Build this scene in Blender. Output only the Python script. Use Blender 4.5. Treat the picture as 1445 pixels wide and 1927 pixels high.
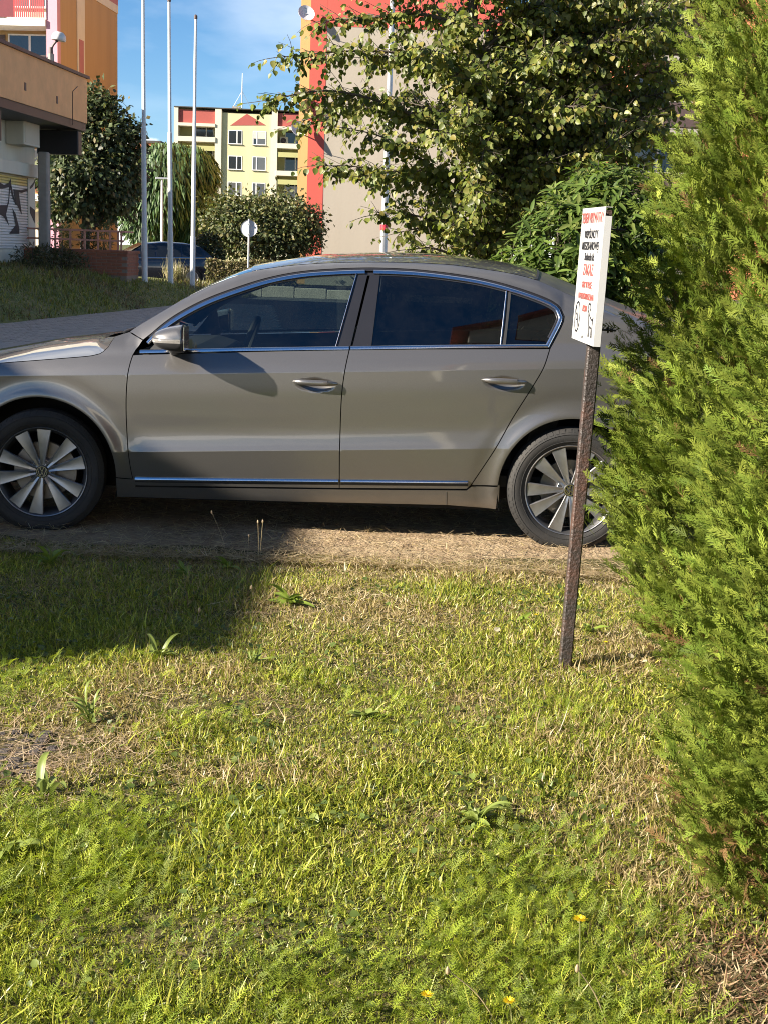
import bpy, bmesh, math, random
import numpy as np
from mathutils import Vector, Matrix
from mathutils.geometry import delaunay_2d_cdt

for o in list(bpy.data.objects):
    bpy.data.objects.remove(o)
scene = bpy.context.scene
COL = scene.collection
R_ = math.radians
random.seed(7)
rng = np.random.default_rng(7)

# ------------------------------------------------------------------ camera
F_PX, W_PX, H_PX = 2600.0, 1445.0, 1927.0
CAM_H, HORIZON, ROLL = 1.49, 475.0, R_(2.0)
PITCH = math.atan((H_PX / 2 - HORIZON) / F_PX)
cam_d = bpy.data.cameras.new('camera')
cam = bpy.data.objects.new('camera', cam_d)
COL.objects.link(cam)
cam_d.sensor_fit = 'VERTICAL'
cam_d.sensor_height = 36.0
cam_d.lens = F_PX / H_PX * 36.0
cam_d.clip_start, cam_d.clip_end = 0.05, 3000
cam.matrix_world = (Matrix.Translation((0, 0, CAM_H)) @ Matrix.Rotation(math.pi / 2 - PITCH, 4, 'X')
                    @ Matrix.Rotation(ROLL, 4, 'Z'))
scene.camera = cam

# ------------------------------------------------------------------ sun, sky, exposure
SUN_EL = R_(26.2)
SUN_TRAVEL = Vector((0.91 * math.cos(SUN_EL), 0.414 * math.cos(SUN_EL), -math.sin(SUN_EL))).normalized()
sun_d = bpy.data.lights.new('sun', 'SUN')
sun_d.energy = 4.6
sun_d.angle = R_(0.53)
sun_d.color = (1.0, 0.90, 0.76)
sun = bpy.data.objects.new('sun', sun_d)
sun.rotation_euler = SUN_TRAVEL.to_track_quat('-Z', 'Y').to_euler()
sun.location = (-20, -9, 12)
COL.objects.link(sun)

world = bpy.data.worlds.new('World')
scene.world = world
world.use_nodes = True
wn, wl = world.node_tree.nodes, world.node_tree.links
wn.clear()
w_out = wn.new('ShaderNodeOutputWorld')
w_bg = wn.new('ShaderNodeBackground')
w_bg.inputs['Strength'].default_value = 0.052
sky = wn.new('ShaderNodeTexSky')
sky.sky_type = 'NISHITA'
sky.sun_disc = False
sky.sun_elevation = SUN_EL
sky.sun_rotation = math.atan2(-SUN_TRAVEL.x, -SUN_TRAVEL.y) % (2 * math.pi)
sky.altitude = 300
sky.air_density = 0.8
sky.dust_density = 0.15
sky.ozone_density = 3.0
w_hs = wn.new('ShaderNodeHueSaturation')
w_hs.inputs['Saturation'].default_value = 1.22
w_hs.inputs['Value'].default_value = 0.84
wl.new(sky.outputs[0], w_hs.inputs['Color'])
w_tc = wn.new('ShaderNodeTexCoord')
w_map = wn.new('ShaderNodeMapping')
w_map.inputs['Scale'].default_value = (7, 7, 16)
w_map.inputs['Location'].default_value = (8.58, 3.14, 2.22)
wl.new(w_tc.outputs['Generated'], w_map.inputs['Vector'])
w_nz = wn.new('ShaderNodeTexNoise')
w_nz.inputs['Scale'].default_value = 1.0
w_nz.inputs['Detail'].default_value = 9
w_nz.inputs['Roughness'].default_value = 0.55
wl.new(w_map.outputs[0], w_nz.inputs['Vector'])
w_sep = wn.new('ShaderNodeSeparateXYZ')
wl.new(w_tc.outputs['Generated'], w_sep.inputs[0])
w_band = wn.new('ShaderNodeMapRange')          # cumulus all round, low over the horizon
w_band.inputs['From Min'].default_value = 0.03
w_band.inputs['From Max'].default_value = 0.115
w_band.inputs['To Min'].default_value = 0.15
w_band.inputs['To Max'].default_value = -0.16
wl.new(w_sep.outputs['Z'], w_band.inputs['Value'])
w_add = wn.new('ShaderNodeMath')
w_add.operation = 'ADD'
wl.new(w_nz.outputs['Fac'], w_add.inputs[0])
wl.new(w_band.outputs[0], w_add.inputs[1])
w_ramp = wn.new('ShaderNodeMapRange')
w_ramp.inputs['From Min'].default_value = 0.53
w_ramp.inputs['From Max'].default_value = 0.61
w_ramp.interpolation_type = 'SMOOTHSTEP'
wl.new(w_add.outputs[0], w_ramp.inputs['Value'])
# thin streaks higher up, spread beyond the view to lighten the shade
w_zz = wn.new('ShaderNodeMath')                # a high thin layer: direction / height gives its plane
w_zz.operation = 'ADD'
w_zz.inputs[1].default_value = 0.10
wl.new(w_sep.outputs['Z'], w_zz.inputs[0])
w_div = wn.new('ShaderNodeVectorMath')
w_div.operation = 'DIVIDE'
wl.new(w_tc.outputs['Generated'], w_div.inputs[0])
w_cmb = wn.new('ShaderNodeCombineXYZ')
for k_ in range(3):
    wl.new(w_zz.outputs[0], w_cmb.inputs[k_])
wl.new(w_cmb.outputs[0], w_div.inputs[1])
w_map2 = wn.new('ShaderNodeMapping')
w_map2.inputs['Scale'].default_value = (1.1, 0.7, 0.0)
w_map2.inputs['Location'].default_value = (5.89, 4.13, 0.0)
wl.new(w_div.outputs[0], w_map2.inputs['Vector'])
w_nz2 = wn.new('ShaderNodeTexNoise')
w_nz2.inputs['Scale'].default_value = 1.0
w_nz2.inputs['Detail'].default_value = 7
wl.new(w_map2.outputs[0], w_nz2.inputs['Vector'])
w_r2 = wn.new('ShaderNodeMapRange')
w_r2.inputs['From Min'].default_value = 0.50
w_r2.inputs['From Max'].default_value = 0.74
w_r2.inputs['To Max'].default_value = 0.6
wl.new(w_nz2.outputs['Fac'], w_r2.inputs['Value'])
w_max = wn.new('ShaderNodeMath')
w_max.operation = 'MAXIMUM'
w_max.use_clamp = True
wl.new(w_ramp.outputs[0], w_max.inputs[0])
w_fade = wn.new('ShaderNodeMapRange')          # the thin layer dissolves towards the horizon
w_fade.inputs['From Min'].default_value = 0.06
w_fade.inputs['From Max'].default_value = 0.30
wl.new(w_sep.outputs['Z'], w_fade.inputs['Value'])
w_mul = wn.new('ShaderNodeMath')
w_mul.operation = 'MULTIPLY'
wl.new(w_r2.outputs[0], w_mul.inputs[0])
wl.new(w_fade.outputs[0], w_mul.inputs[1])
wl.new(w_mul.outputs[0], w_max.inputs[1])
w_mix = wn.new('ShaderNodeMix')
w_mix.data_type = 'RGBA'
wl.new(w_max.outputs[0], w_mix.inputs['Factor'])
wl.new(w_hs.outputs[0], w_mix.inputs[6])
w_mix.inputs[7].default_value = (13.0, 12.6, 12.0, 1)  # cloud brightness raised to lighten the shade
wl.new(w_mix.outputs[2], w_bg.inputs['Color'])
wl.new(w_bg.outputs[0], w_out.inputs['Surface'])

scene.view_settings.view_transform = 'Standard'
scene.view_settings.look = 'None'
scene.view_settings.exposure = 1.86
scene.view_settings.gamma = 1.0
scene.view_settings.use_curve_mapping = False
scene.render.engine = 'CYCLES'
cy = scene.cycles
cy.max_bounces = 8
cy.diffuse_bounces = 3
cy.glossy_bounces = 4
cy.transmission_bounces = 6
cy.transparent_max_bounces = 10
cy.use_denoising = True
cy.denoising_input_passes = 'RGB_ALBEDO_NORMAL'
cy.denoising_prefilter = 'NONE'
cy.filter_width = 1.0
cy.use_adaptive_sampling = False
cy.sample_clamp_indirect = 6.0
cy.caustics_reflective = False
cy.caustics_refractive = False

# ------------------------------------------------------------------ where a point of the photograph lies
_fw = np.array([0, math.cos(PITCH), -math.sin(PITCH)])
_up = np.array([0, math.sin(PITCH), math.cos(PITCH)])
_rt = np.array([1.0, 0, 0])
_R = math.cos(ROLL) * _rt + math.sin(ROLL) * _up
_U = -math.sin(ROLL) * _rt + math.cos(ROLL) * _up
_O = np.array([0, 0, CAM_H])


def ray(px, py):
    return _fw + (px - W_PX / 2) / F_PX * _R - (py - H_PX / 2) / F_PX * _U


def P(px, py, Y):
    d = ray(px, py)
    return _O + d * (Y / d[1])


def G(px, py, z=0.0):
    d = ray(px, py)
    return _O + d * ((z - CAM_H) / d[2])


# ------------------------------------------------------------------ objects
def new_obj(name, data, parent=None):
    o = bpy.data.objects.new(name, data)
    COL.objects.link(o)
    if parent is not None:
        o.parent = parent
    return o


def tag(o, label=None, cat=None, group=None, kind=None):
    if label:
        o['label'] = label
    if cat:
        o['category'] = cat
    if group:
        o['group'] = group
    if kind:
        o['kind'] = kind
    return o


def thing(name, label, cat, loc=(0, 0, 0), rz=0.0, group=None):
    o = new_obj(name, None)
    o.empty_display_size = 0.2
    o.location = loc
    o.rotation_euler = (0, 0, rz)
    return tag(o, label, cat, group)


def copy_tree(o, parent=None):
    c = o.copy()
    COL.objects.link(c)
    c.parent = parent
    for ch in [k for k in o.children]:
        copy_tree(ch, c)
    return c


class MB:
    """collects shapes, then links them as one mesh object"""

    def __init__(s):
        s.v, s.f = [], []

    def add(s, vs, fs):
        n = len(s.v)
        s.v += [tuple(map(float, p)) for p in vs]
        s.f += [tuple(i + n for i in f) for f in fs]
        return s

    def box(s, x0, x1, y0, y1, z0, z1):
        vs = [(x, y, z) for z in (z0, z1) for y in (y0, y1) for x in (x0, x1)]
        return s.add(vs, [(0, 2, 3, 1), (4, 5, 7, 6), (0, 1, 5, 4), (2, 6, 7, 3), (0, 4, 6, 2), (1, 3, 7, 5)])

    def bbox(s, x0, x1, y0, y1, z0, z1, b=0.01):
        """box with chamfered vertical and top edges"""
        def ring(i, z):
            return [(x0 + i + c, y0 + i, z) for c in (b,)] + [(x1 - i - b, y0 + i, z), (x1 - i, y0 + i + b, z), (x1 - i, y1 - i - b, z),
                    (x1 - i - b, y1 - i, z), (x0 + i + b, y1 - i, z), (x0 + i, y1 - i - b, z), (x0 + i, y0 + i + b, z)]
        vs = ring(0, z0) + ring(0, z1 - b) + ring(b * 0.8, z1)
        fs = [tuple(range(7, -1, -1)), tuple(range(16, 24))]
        for k in range(2):
            for i in range(8):
                j = (i + 1) % 8
                fs.append((k * 8 + i, k * 8 + j, k * 8 + 8 + j, k * 8 + 8 + i))
        return s.add(vs, fs)

    def prism(s, pts, a, b, axis='y'):
        """polygon pts extruded from a to b along an axis"""
        n = len(pts)

        def mk(p, t):
            return {'y': (p[0], t, p[1]), 'x': (t, p[0], p[1]), 'z': (p[0], p[1], t)}[axis]
        vs = [mk(p, a) for p in pts] + [mk(p, b) for p in pts]
        fs = [tuple(range(n)), tuple(range(2 * n - 1, n - 1, -1))]
        for i in range(n):
            j = (i + 1) % n
            fs.append((j, i, n + i, n + j))
        return s.add(vs, fs)

    def tube(s, pts, rad, n=8, cap=True):
        pts = [Vector(p) for p in pts]
        rad = rad if hasattr(rad, '__len__') else [rad] * len(pts)
        vs, fs = [], []
        prev = None
        for i, p in enumerate(pts):
            t = (pts[min(i + 1, len(pts) - 1)] - pts[max(i - 1, 0)]).normalized()
            if prev is None:
                a = Vector((0, 0, 1)) if abs(t.z) < 0.9 else Vector((1, 0, 0))
                u = t.cross(a).normalized()
            else:
                u = (prev - t * prev.dot(t)).normalized()
            prev = u
            w = t.cross(u)
            for k in range(n):
                an = 2 * math.pi * k / n
                vs.append(p + (u * math.cos(an) + w * math.sin(an)) * rad[i])
        for i in range(len(pts) - 1):
            for k in range(n):
                j = (k + 1) % n
                fs.append((i * n + k, i * n + j, (i + 1) * n + j, (i + 1) * n + k))
        if cap:
            fs.append(tuple(range(n - 1, -1, -1)))
            fs.append(tuple((len(pts) - 1) * n + k for k in range(n)))
        return s.add(vs, fs)

    def lathe(s, prof, n=32, axis='z', c=(0, 0, 0), cap=False):
        """prof: (radius, height) pairs turned about an axis"""
        vs, fs = [], []
        for r, h in prof:
            for k in range(n):
                a = 2 * math.pi * k / n
                q = (r * math.cos(a), r * math.sin(a), h)
                if axis == 'y':
                    q = (q[0], q[2], q[1])
                if axis == 'x':
                    q = (q[2], q[0], q[1])
                vs.append((q[0] + c[0], q[1] + c[1], q[2] + c[2]))
        for i in range(len(prof) - 1):
            for k in range(n):
                j = (k + 1) % n
                fs.append((i * n + k, i * n + j, (i + 1) * n + j, (i + 1) * n + k))
        if cap:
            fs.append(tuple(range(n)))
            fs.append(tuple((len(prof) - 1) * n + k for k in range(n)))
        return s.add(vs, fs)

    def grid(s, rows):
        """rows of points of equal length"""
        n = len(rows[0])
        vs = [p for r in rows for p in r]
        fs = [(i * n + k, i * n + k + 1, (i + 1) * n + k + 1, (i + 1) * n + k) for i in range(len(rows) - 1) for k in range(n - 1)]
        return s.add(vs, fs)

    def build(s, name, m, parent=None, smooth=False, bevel=0, recalc=True, angle=40):
        me = bpy.data.meshes.new(name)
        me.from_pydata(s.v, [], s.f)
        if recalc:
            bm = bmesh.new()
            bm.from_mesh(me)
            bmesh.ops.remove_doubles(bm, verts=bm.verts, dist=1e-5)
            bmesh.ops.recalc_face_normals(bm, faces=bm.faces)
            if bevel:
                bmesh.ops.bevel(bm, geom=[e for e in bm.edges if len(e.link_faces) == 2 and e.calc_face_angle() > 0.6],
                                offset=bevel, segments=2, affect='EDGES', profile=0.5, clamp_overlap=True)
            bm.to_mesh(me)
            bm.free()
        me.materials.append(m)
        if smooth:
            me.polygons.foreach_set('use_smooth', [True] * len(me.polygons))
            if angle and angle < 170:
                me.set_sharp_from_angle(angle=R_(angle))
        return new_obj(name, me, parent)


# ------------------------------------------------------------------ materials
def _nt(name):
    m = bpy.data.materials.new(name)
    m.use_nodes = True
    nt = m.node_tree
    return m, nt, nt.nodes, nt.links, nt.nodes['Principled BSDF']


def pmat(name, col, rough=0.6, metal=0.0, vary=0.12, scale=4.0, bump=0.0, bscale=None, spec=0.5, coat=0.0, streak=False, dirt=None,
         rvary=0.0):
    """a plain surface whose colour wanders a little; dirt = (colour, amount)"""
    m, nt, n, l, p = _nt(name)
    p.inputs['Roughness'].default_value = rough
    p.inputs['Metallic'].default_value = metal
    p.inputs['Specular IOR Level'].default_value = spec
    p.inputs['Coat Weight'].default_value = coat
    tc = n.new('ShaderNodeTexCoord')
    mp = n.new('ShaderNodeMapping')
    l.new(tc.outputs['Object'], mp.inputs['Vector'])
    if streak:
        mp.inputs['Scale'].default_value = (1, 1, 0.12)
    nz = n.new('ShaderNodeTexNoise')
    nz.inputs['Scale'].default_value = scale
    nz.inputs['Detail'].default_value = 8
    nz.inputs['Roughness'].default_value = 0.62
    l.new(mp.outputs[0], nz.inputs['Vector'])
    mr = n.new('ShaderNodeMapRange')
    mr.inputs['From Min'].default_value = 0.25
    mr.inputs['From Max'].default_value = 0.75
    mr.inputs['To Min'].default_value = 1 - vary
    mr.inputs['To Max'].default_value = 1 + vary
    l.new(nz.outputs['Fac'], mr.inputs['Value'])
    vm = n.new('ShaderNodeVectorMath')
    vm.operation = 'SCALE'
    vm.inputs[0].default_value = col[:3]
    l.new(mr.outputs[0], vm.inputs['Scale'])
    src = vm.outputs[0]
    if dirt:
        nz3 = n.new('ShaderNodeTexNoise')
        nz3.inputs['Scale'].default_value = scale * 0.45
        nz3.inputs['Detail'].default_value = 10
        nz3.inputs['Roughness'].default_value = 0.7
        l.new(mp.outputs[0], nz3.inputs['Vector'])
        r3 = n.new('ShaderNodeMapRange')
        r3.inputs['From Min'].default_value = 0.46
        r3.inputs['From Max'].default_value = 0.72
        r3.inputs['To Max'].default_value = dirt[1]
        l.new(nz3.outputs['Fac'], r3.inputs['Value'])
        mx = n.new('ShaderNodeMix')
        mx.data_type = 'RGBA'
        l.new(r3.outputs[0], mx.inputs['Factor'])
        l.new(src, mx.inputs[6])
        mx.inputs[7].default_value = (*dirt[0], 1)
        src = mx.outputs[2]
    l.new(src, p.inputs['Base Color'])
    if rvary:
        r4 = n.new('ShaderNodeMapRange')
        r4.inputs['To Min'].default_value = max(0, rough - rvary)
        r4.inputs['To Max'].default_value = rough + rvary
        l.new(nz.outputs['Fac'], r4.inputs['Value'])
        l.new(r4.outputs[0], p.inputs['Roughness'])
    if bump:
        nb = n.new('ShaderNodeTexNoise')
        nb.inputs['Scale'].default_value = bscale or scale * 12
        nb.inputs['Detail'].default_value = 6
        l.new(tc.outputs['Object'], nb.inputs['Vector'])
        b = n.new('ShaderNodeBump')
        b.inputs['Strength'].default_value = bump
        b.inputs['Distance'].default_value = 0.01
        l.new(nb.outputs['Fac'], b.inputs['Height'])
        l.new(b.outputs[0], p.inputs['Normal'])
    return m


def leaf_mat(name, trans=0.35, rough=0.45, spec=0.4, tint=(1.15, 1.2, 0.6)):
    """leaf colour comes from each leaf's own 'col' value"""
    m, nt, n, l, p = _nt(name)
    at = n.new('ShaderNodeAttribute')
    at.attribute_name = 'col'
    l.new(at.outputs['Color'], p.inputs['Base Color'])
    p.inputs['Roughness'].default_value = rough
    p.inputs['Specular IOR Level'].default_value = spec
    tr = n.new('ShaderNodeBsdfTranslucent')
    vm = n.new('ShaderNodeVectorMath')
    vm.operation = 'MULTIPLY'
    vm.inputs[1].default_value = tint
    l.new(at.outputs['Color'], vm.inputs[0])
    l.new(vm.outputs[0], tr.inputs['Color'])
    mx = n.new('ShaderNodeMixShader')
    mx.inputs[0].default_value = trans
    l.new(p.outputs[0], mx.inputs[1])
    l.new(tr.outputs[0], mx.inputs[2])
    l.new(mx.outputs[0], n['Material Output'].inputs['Surface'])
    return m


# ------------------------------------------------------------------ many small pieces in one mesh
def frames(direction, normal):
    """rotation matrices with local +Y along direction and local +Z towards normal"""
    y = direction / (np.linalg.norm(direction, axis=1, keepdims=True) + 1e-9)
    z = normal - y * np.sum(normal * y, axis=1, keepdims=True)
    z /= np.linalg.norm(z, axis=1, keepdims=True) + 1e-9
    x = np.cross(y, z)
    return np.stack([x, y, z], axis=2)


def scatter(name, protos, pos, rot, scl, col, mat, parent=None, which=None, kind=None):
    """protos: list of (verts, tris, shade); col (N,3); shade multiplies the colour along the piece"""
    pos = np.asarray(pos, float)
    N = len(pos)
    scl = np.asarray(scl, float)
    if scl.ndim == 1:
        scl = np.repeat(scl[:, None], 3, axis=1)
    which = rng.integers(0, len(protos), N) if which is None else which
    Vs, Fs, Cs, off = [], [], [], 0
    for k, (v, f, sh) in enumerate(protos):
        idx = np.nonzero(which == k)[0]
        if not len(idx):
            continue
        v = np.asarray(v, float)
        f = np.asarray(f, int)
        sh = np.asarray(sh, float)
        vv = v[None] * scl[idx][:, None, :]
        vv = np.einsum('nij,nvj->nvi', rot[idx], vv) + pos[idx][:, None, :]
        ff = f[None] + (np.arange(len(idx)) * len(v))[:, None, None] + off
        cc = col[idx][:, None, :] * (sh[None, :, None] if sh.ndim == 1 else sh[None])
        Vs.append(vv.reshape(-1, 3))
        Fs.append(ff.reshape(-1, 3))
        Cs.append(cc.reshape(-1, 3))
        off += len(idx) * len(v)
    V, Fc, C = np.concatenate(Vs), np.concatenate(Fs), np.concatenate(Cs)
    me = bpy.data.meshes.new(name)
    me.vertices.add(len(V))
    me.vertices.foreach_set('co', V.astype(np.float32).ravel())
    me.loops.add(len(Fc) * 3)
    me.loops.foreach_set('vertex_index', Fc.astype(np.int32).ravel())
    me.polygons.add(len(Fc))
    me.polygons.foreach_set('loop_start', (np.arange(len(Fc)) * 3).astype(np.int32))
    me.update()
    ca = me.color_attributes.new('col', 'FLOAT_COLOR', 'POINT')
    ca.data.foreach_set('color', np.concatenate([np.clip(C, 0, 1), np.ones((len(C), 1))], axis=1).astype(np.float32).ravel())
    me.materials.append(mat)
    o = new_obj(name, me, parent)
    if kind:
        o['kind'] = kind
    return o


def mixcol(cols, n, jitter=0.15, w=None):
    c = np.array(cols)[rng.choice(len(cols), n, p=w)]
    return c * (1 + rng.normal(0, jitter, (n, 1))).clip(0.4, 1.8)


def vnoise(x, y, s, seed=0):
    """smooth value noise 0..1"""
    x, y = np.asarray(x) * s + seed * 17.3, np.asarray(y) * s + seed * 7.7
    xi, yi = np.floor(x).astype(int), np.floor(y).astype(int)
    fx, fy = x - xi, y - yi
    fx, fy = fx * fx * (3 - 2 * fx), fy * fy * (3 - 2 * fy)

    def h(a, b):
        t = np.sin(a * 127.1 + b * 311.7 + seed * 74.7) * 43758.5453
        return t - np.floor(t)
    return (h(xi, yi) * (1 - fx) + h(xi + 1, yi) * fx) * (1 - fy) + (h(xi, yi + 1) * (1 - fx) + h(xi + 1, yi + 1) * fx) * fy


def rand_dir(n):
    v = rng.normal(size=(n, 3))
    return v / np.linalg.norm(v, axis=1, keepdims=True)
# ================================================================== materials of the place
M = {}
M['cream'] = pmat('cream_plaster', (0.66, 0.62, 0.50), 0.85, vary=0.10, scale=1.5, bump=0.2, streak=True, dirt=((0.30, 0.27, 0.2), 0.35))
M['shop_orange'] = pmat('shop_orange_plaster', (0.92, 0.48, 0.21), 0.88, vary=0.10, scale=2.2, bump=0.3, bscale=30, dirt=((0.60, 0.29, 0.14), 0.4))
M['ochre'] = pmat('ochre_plaster', (0.42, 0.275, 0.125), 0.88, vary=0.08, scale=1.2, bump=0.2, streak=True, dirt=((0.30, 0.19, 0.09), 0.35))
M['pink'] = pmat('pink_plaster', (0.58, 0.30, 0.36), 0.88, vary=0.06, scale=1.2, bump=0.2)
M['rose'] = pmat('rose_plaster', (0.42, 0.17, 0.17), 0.88, vary=0.06, scale=1.2, bump=0.2)
M['offwhite'] = pmat('offwhite_plaster', (0.62, 0.57, 0.45), 0.85, vary=0.06, scale=1.5, bump=0.15)
M['yellow'] = pmat('yellow_plaster', (0.60, 0.54, 0.32), 0.88, vary=0.08, scale=0.8, bump=0.2, streak=True, dirt=((0.45, 0.40, 0.2), 0.35))
M['olive'] = pmat('olive_plaster', (0.42, 0.40, 0.17), 0.88, vary=0.08, scale=0.8, bump=0.2)
M['brick_red'] = pmat('red_plaster', (0.36, 0.085, 0.07), 0.88, vary=0.08, scale=1.0, bump=0.2, dirt=((0.30, 0.08, 0.06), 0.3))
M['gable_red'] = pmat('gable_red_plaster', (0.46, 0.08, 0.06), 0.88, vary=0.06, scale=0.8, bump=0.2, streak=True, dirt=((0.45, 0.1, 0.08), 0.3))
M['gable_orange'] = pmat('gable_orange_plaster', (0.56, 0.31, 0.12), 0.88, vary=0.06, scale=0.8, bump=0.2, streak=True)
M['beige'] = pmat('beige_plaster', (0.335, 0.295, 0.24), 0.9, vary=0.07, scale=0.5, bump=0.25, bscale=8, streak=True, dirt=((0.30, 0.25, 0.20), 0.4))
M['salmon'] = pmat('salmon_plaster', (0.66, 0.22, 0.11), 0.88, vary=0.06, scale=0.8, bump=0.2)
M['white_paint'] = pmat('white_painted_metal', (0.66, 0.67, 0.66), 0.45, vary=0.06, scale=6, bump=0.05, dirt=((0.42, 0.40, 0.36), 0.35))
M['white_frame'] = pmat('white_window_frame', (0.72, 0.72, 0.70), 0.5, vary=0.04, scale=3)
M['black_box'] = pmat('black_sign_box', (0.012, 0.012, 0.014), 0.5, vary=0.2, scale=3)
M['dark_metal_and_shade'] = pmat('dark_brown_metal_and_shade', (0.07, 0.045, 0.04), 0.55, vary=0.2, scale=6)
M['concrete'] = pmat('weathered_concrete', (0.33, 0.30, 0.26), 0.9, vary=0.15, scale=5, bump=0.4, dirt=((0.18, 0.16, 0.13), 0.4))
M['galv'] = pmat('galvanised_steel', (0.45, 0.46, 0.47), 0.42, metal=0.6, vary=0.12, scale=14, dirt=((0.3, 0.29, 0.27), 0.3))
M['rail_red'] = pmat('weathered_red_rail', (0.58, 0.27, 0.19), 0.65, vary=0.2, scale=8, dirt=((0.5, 0.30, 0.22), 0.5))
M['balcony_red'] = pmat('red_balcony_slat', (0.46, 0.045, 0.05), 0.55, vary=0.1, scale=4)
M['balcony_dark'] = pmat('dark_red_balcony_panel', (0.14, 0.012, 0.022), 0.6, vary=0.1, scale=4)
M['brick'] = pmat('red_brick', (0.30, 0.115, 0.065), 0.9, vary=0.25, scale=9, bump=0.5, bscale=60)
M['mortar'] = pmat('mortar', (0.24, 0.19, 0.15), 0.95, vary=0.15, scale=12, bump=0.4)
M['paver'] = pmat('grey_concrete_paver', (0.43, 0.375, 0.315), 0.88, vary=0.22, scale=3.0, bump=0.5, bscale=120)
M['joint'] = pmat('sandy_joint', (0.10, 0.095, 0.085), 0.95, vary=0.2, scale=6, bump=0.4)
M['bark'] = pmat('bark', (0.085, 0.068, 0.055), 0.92, vary=0.3, scale=14, bump=0.8, bscale=60)
M['dishgrey'] = pmat('satellite_dish_grey', (0.55, 0.56, 0.57), 0.5, vary=0.05, scale=4)
M['asphalt'] = pmat('asphalt', (0.055, 0.055, 0.058), 0.9, vary=0.2, scale=4, bump=0.3, bscale=150)
M['roofing'] = pmat('roofing_felt', (0.06, 0.055, 0.05), 0.9, vary=0.2, scale=2, bump=0.2)
M['sticker'] = pmat('red_sticker', (0.55, 0.03, 0.05), 0.5, vary=0.1, scale=20)
M['bulb_glass'] = pmat('lamp_cover', (0.62, 0.60, 0.56), 0.3, vary=0.04, scale=6)
M['graffiti'] = pmat('black_spray_paint', (0.03, 0.03, 0.033), 0.7, vary=0.2, scale=9)
M['slat_white'] = pmat('white_shutter_slat', (0.72, 0.69, 0.65), 0.5, vary=0.06, scale=3)
M['slat_yellow'] = pmat('yellow_shutter_slat', (0.70, 0.56, 0.19), 0.5, vary=0.06, scale=3)


def window_glass(name, tint=(0.02, 0.025, 0.03)):
    m, nt, n, l, p = _nt(name)
    p.inputs['Base Color'].default_value = (*tint, 1)
    p.inputs['Roughness'].default_value = 0.04
    p.inputs['Specular IOR Level'].default_value = 0.9
    return m


M['pane'] = window_glass('house_window_glass')
M['pane2'] = window_glass('curtained_window_glass', (0.10, 0.10, 0.10))
M['leaf_far'] = leaf_mat('distant_foliage', 0.25, 0.5)
M['leaf'] = leaf_mat('broad_leaf', 0.45, 0.42, 0.35)
M['grassblade'] = leaf_mat('grass_blade', 0.38, 0.42, 0.45, (1.15, 1.2, 0.6))


def ground_mat(name, cols, scales, bump=0.6):
    m, nt, n, l, p = _nt(name)
    p.inputs['Roughness'].default_value = 0.95
    p.inputs['Specular IOR Level'].default_value = 0.1
    tc = n.new('ShaderNodeTexCoord')
    prev = None
    for i, (c, s) in enumerate(zip(cols, scales)):
        if i == 0:
            rgb = n.new('ShaderNodeRGB')
            rgb.outputs[0].default_value = (*c, 1)
            prev = rgb.outputs[0]
            continue
        nz = n.new('ShaderNodeTexNoise')
        nz.inputs['Scale'].default_value = s
        nz.inputs['Detail'].default_value = 9
        nz.inputs['Roughness'].default_value = 0.7
        l.new(tc.outputs['Object'], nz.inputs['Vector'])
        mr = n.new('ShaderNodeMapRange')
        mr.inputs['From Min'].default_value = 0.42
        mr.inputs['From Max'].default_value = 0.6
        l.new(nz.outputs['Fac'], mr.inputs['Value'])
        mx = n.new('ShaderNodeMix')
        mx.data_type = 'RGBA'
        l.new(mr.outputs[0], mx.inputs['Factor'])
        l.new(prev, mx.inputs[6])
        mx.inputs[7].default_value = (*c, 1)
        prev = mx.outputs[2]
    l.new(prev, p.inputs['Base Color'])
    nb = n.new('ShaderNodeTexNoise')
    nb.inputs['Scale'].default_value = 45
    nb.inputs['Detail'].default_value = 8
    l.new(tc.outputs['Object'], nb.inputs['Vector'])
    b = n.new('ShaderNodeBump')
    b.inputs['Strength'].default_value = bump
    b.inputs['Distance'].default_value = 0.03
    l.new(nb.outputs['Fac'], b.inputs['Height'])
    l.new(b.outputs[0], p.inputs['Normal'])
    return m


M['ground_far'] = ground_mat('far_ground', [(0.10, 0.12, 0.04), (0.16, 0.14, 0.08), (0.07, 0.09, 0.03)], [1, 0.2, 2.0])
M['lawn_soil'] = ground_mat('lawn_soil', [(0.085, 0.075, 0.035), (0.15, 0.115, 0.06), (0.06, 0.065, 0.022)], [1, 3.0, 9.0])
M['straw_soil'] = ground_mat('straw_covered_soil', [(0.30, 0.22, 0.145), (0.21, 0.15, 0.095), (0.35, 0.27, 0.175)], [1, 2.5, 14.0])
M['bank_soil'] = ground_mat('bank_soil', [(0.19, 0.20, 0.075), (0.26, 0.21, 0.11), (0.14, 0.165, 0.055)], [1, 1.2, 6.0])

# ================================================================== ground, lawn, straw strip, road, bank
g = MB()
g.add([(-700, -300, -0.03), (700, -300, -0.03), (700, 1500, -0.03), (-700, 1500, -0.03)], [(0, 1, 2, 3)])
tag(g.build('ground', M['ground_far'], recalc=False), kind='structure')


def lawn_z(x, y):
    return 0.03 * (vnoise(x, y, 1.3, 3) - 0.5) + 0.012 * (vnoise(x, y, 5.0, 5) - 0.5)


xs, ys = np.linspace(-9.5, 9.5, 150), np.linspace(-14, 7.2, 150)
g = MB()
g.grid([[(x, y, float(lawn_z(x, y))) for x in xs] for y in ys])
tag(g.build('lawn', M['lawn_soil'], smooth=True, recalc=False, angle=0), kind='structure')

STRAW_Y = 6.62


def straw_edge(x):
    return STRAW_Y + 0.16 * (vnoise(x, 0.0, 1.4, 8) - 0.5) + 0.05 * (vnoise(x, 0.0, 6.0, 9) - 0.5) - 0.02 * x


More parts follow.
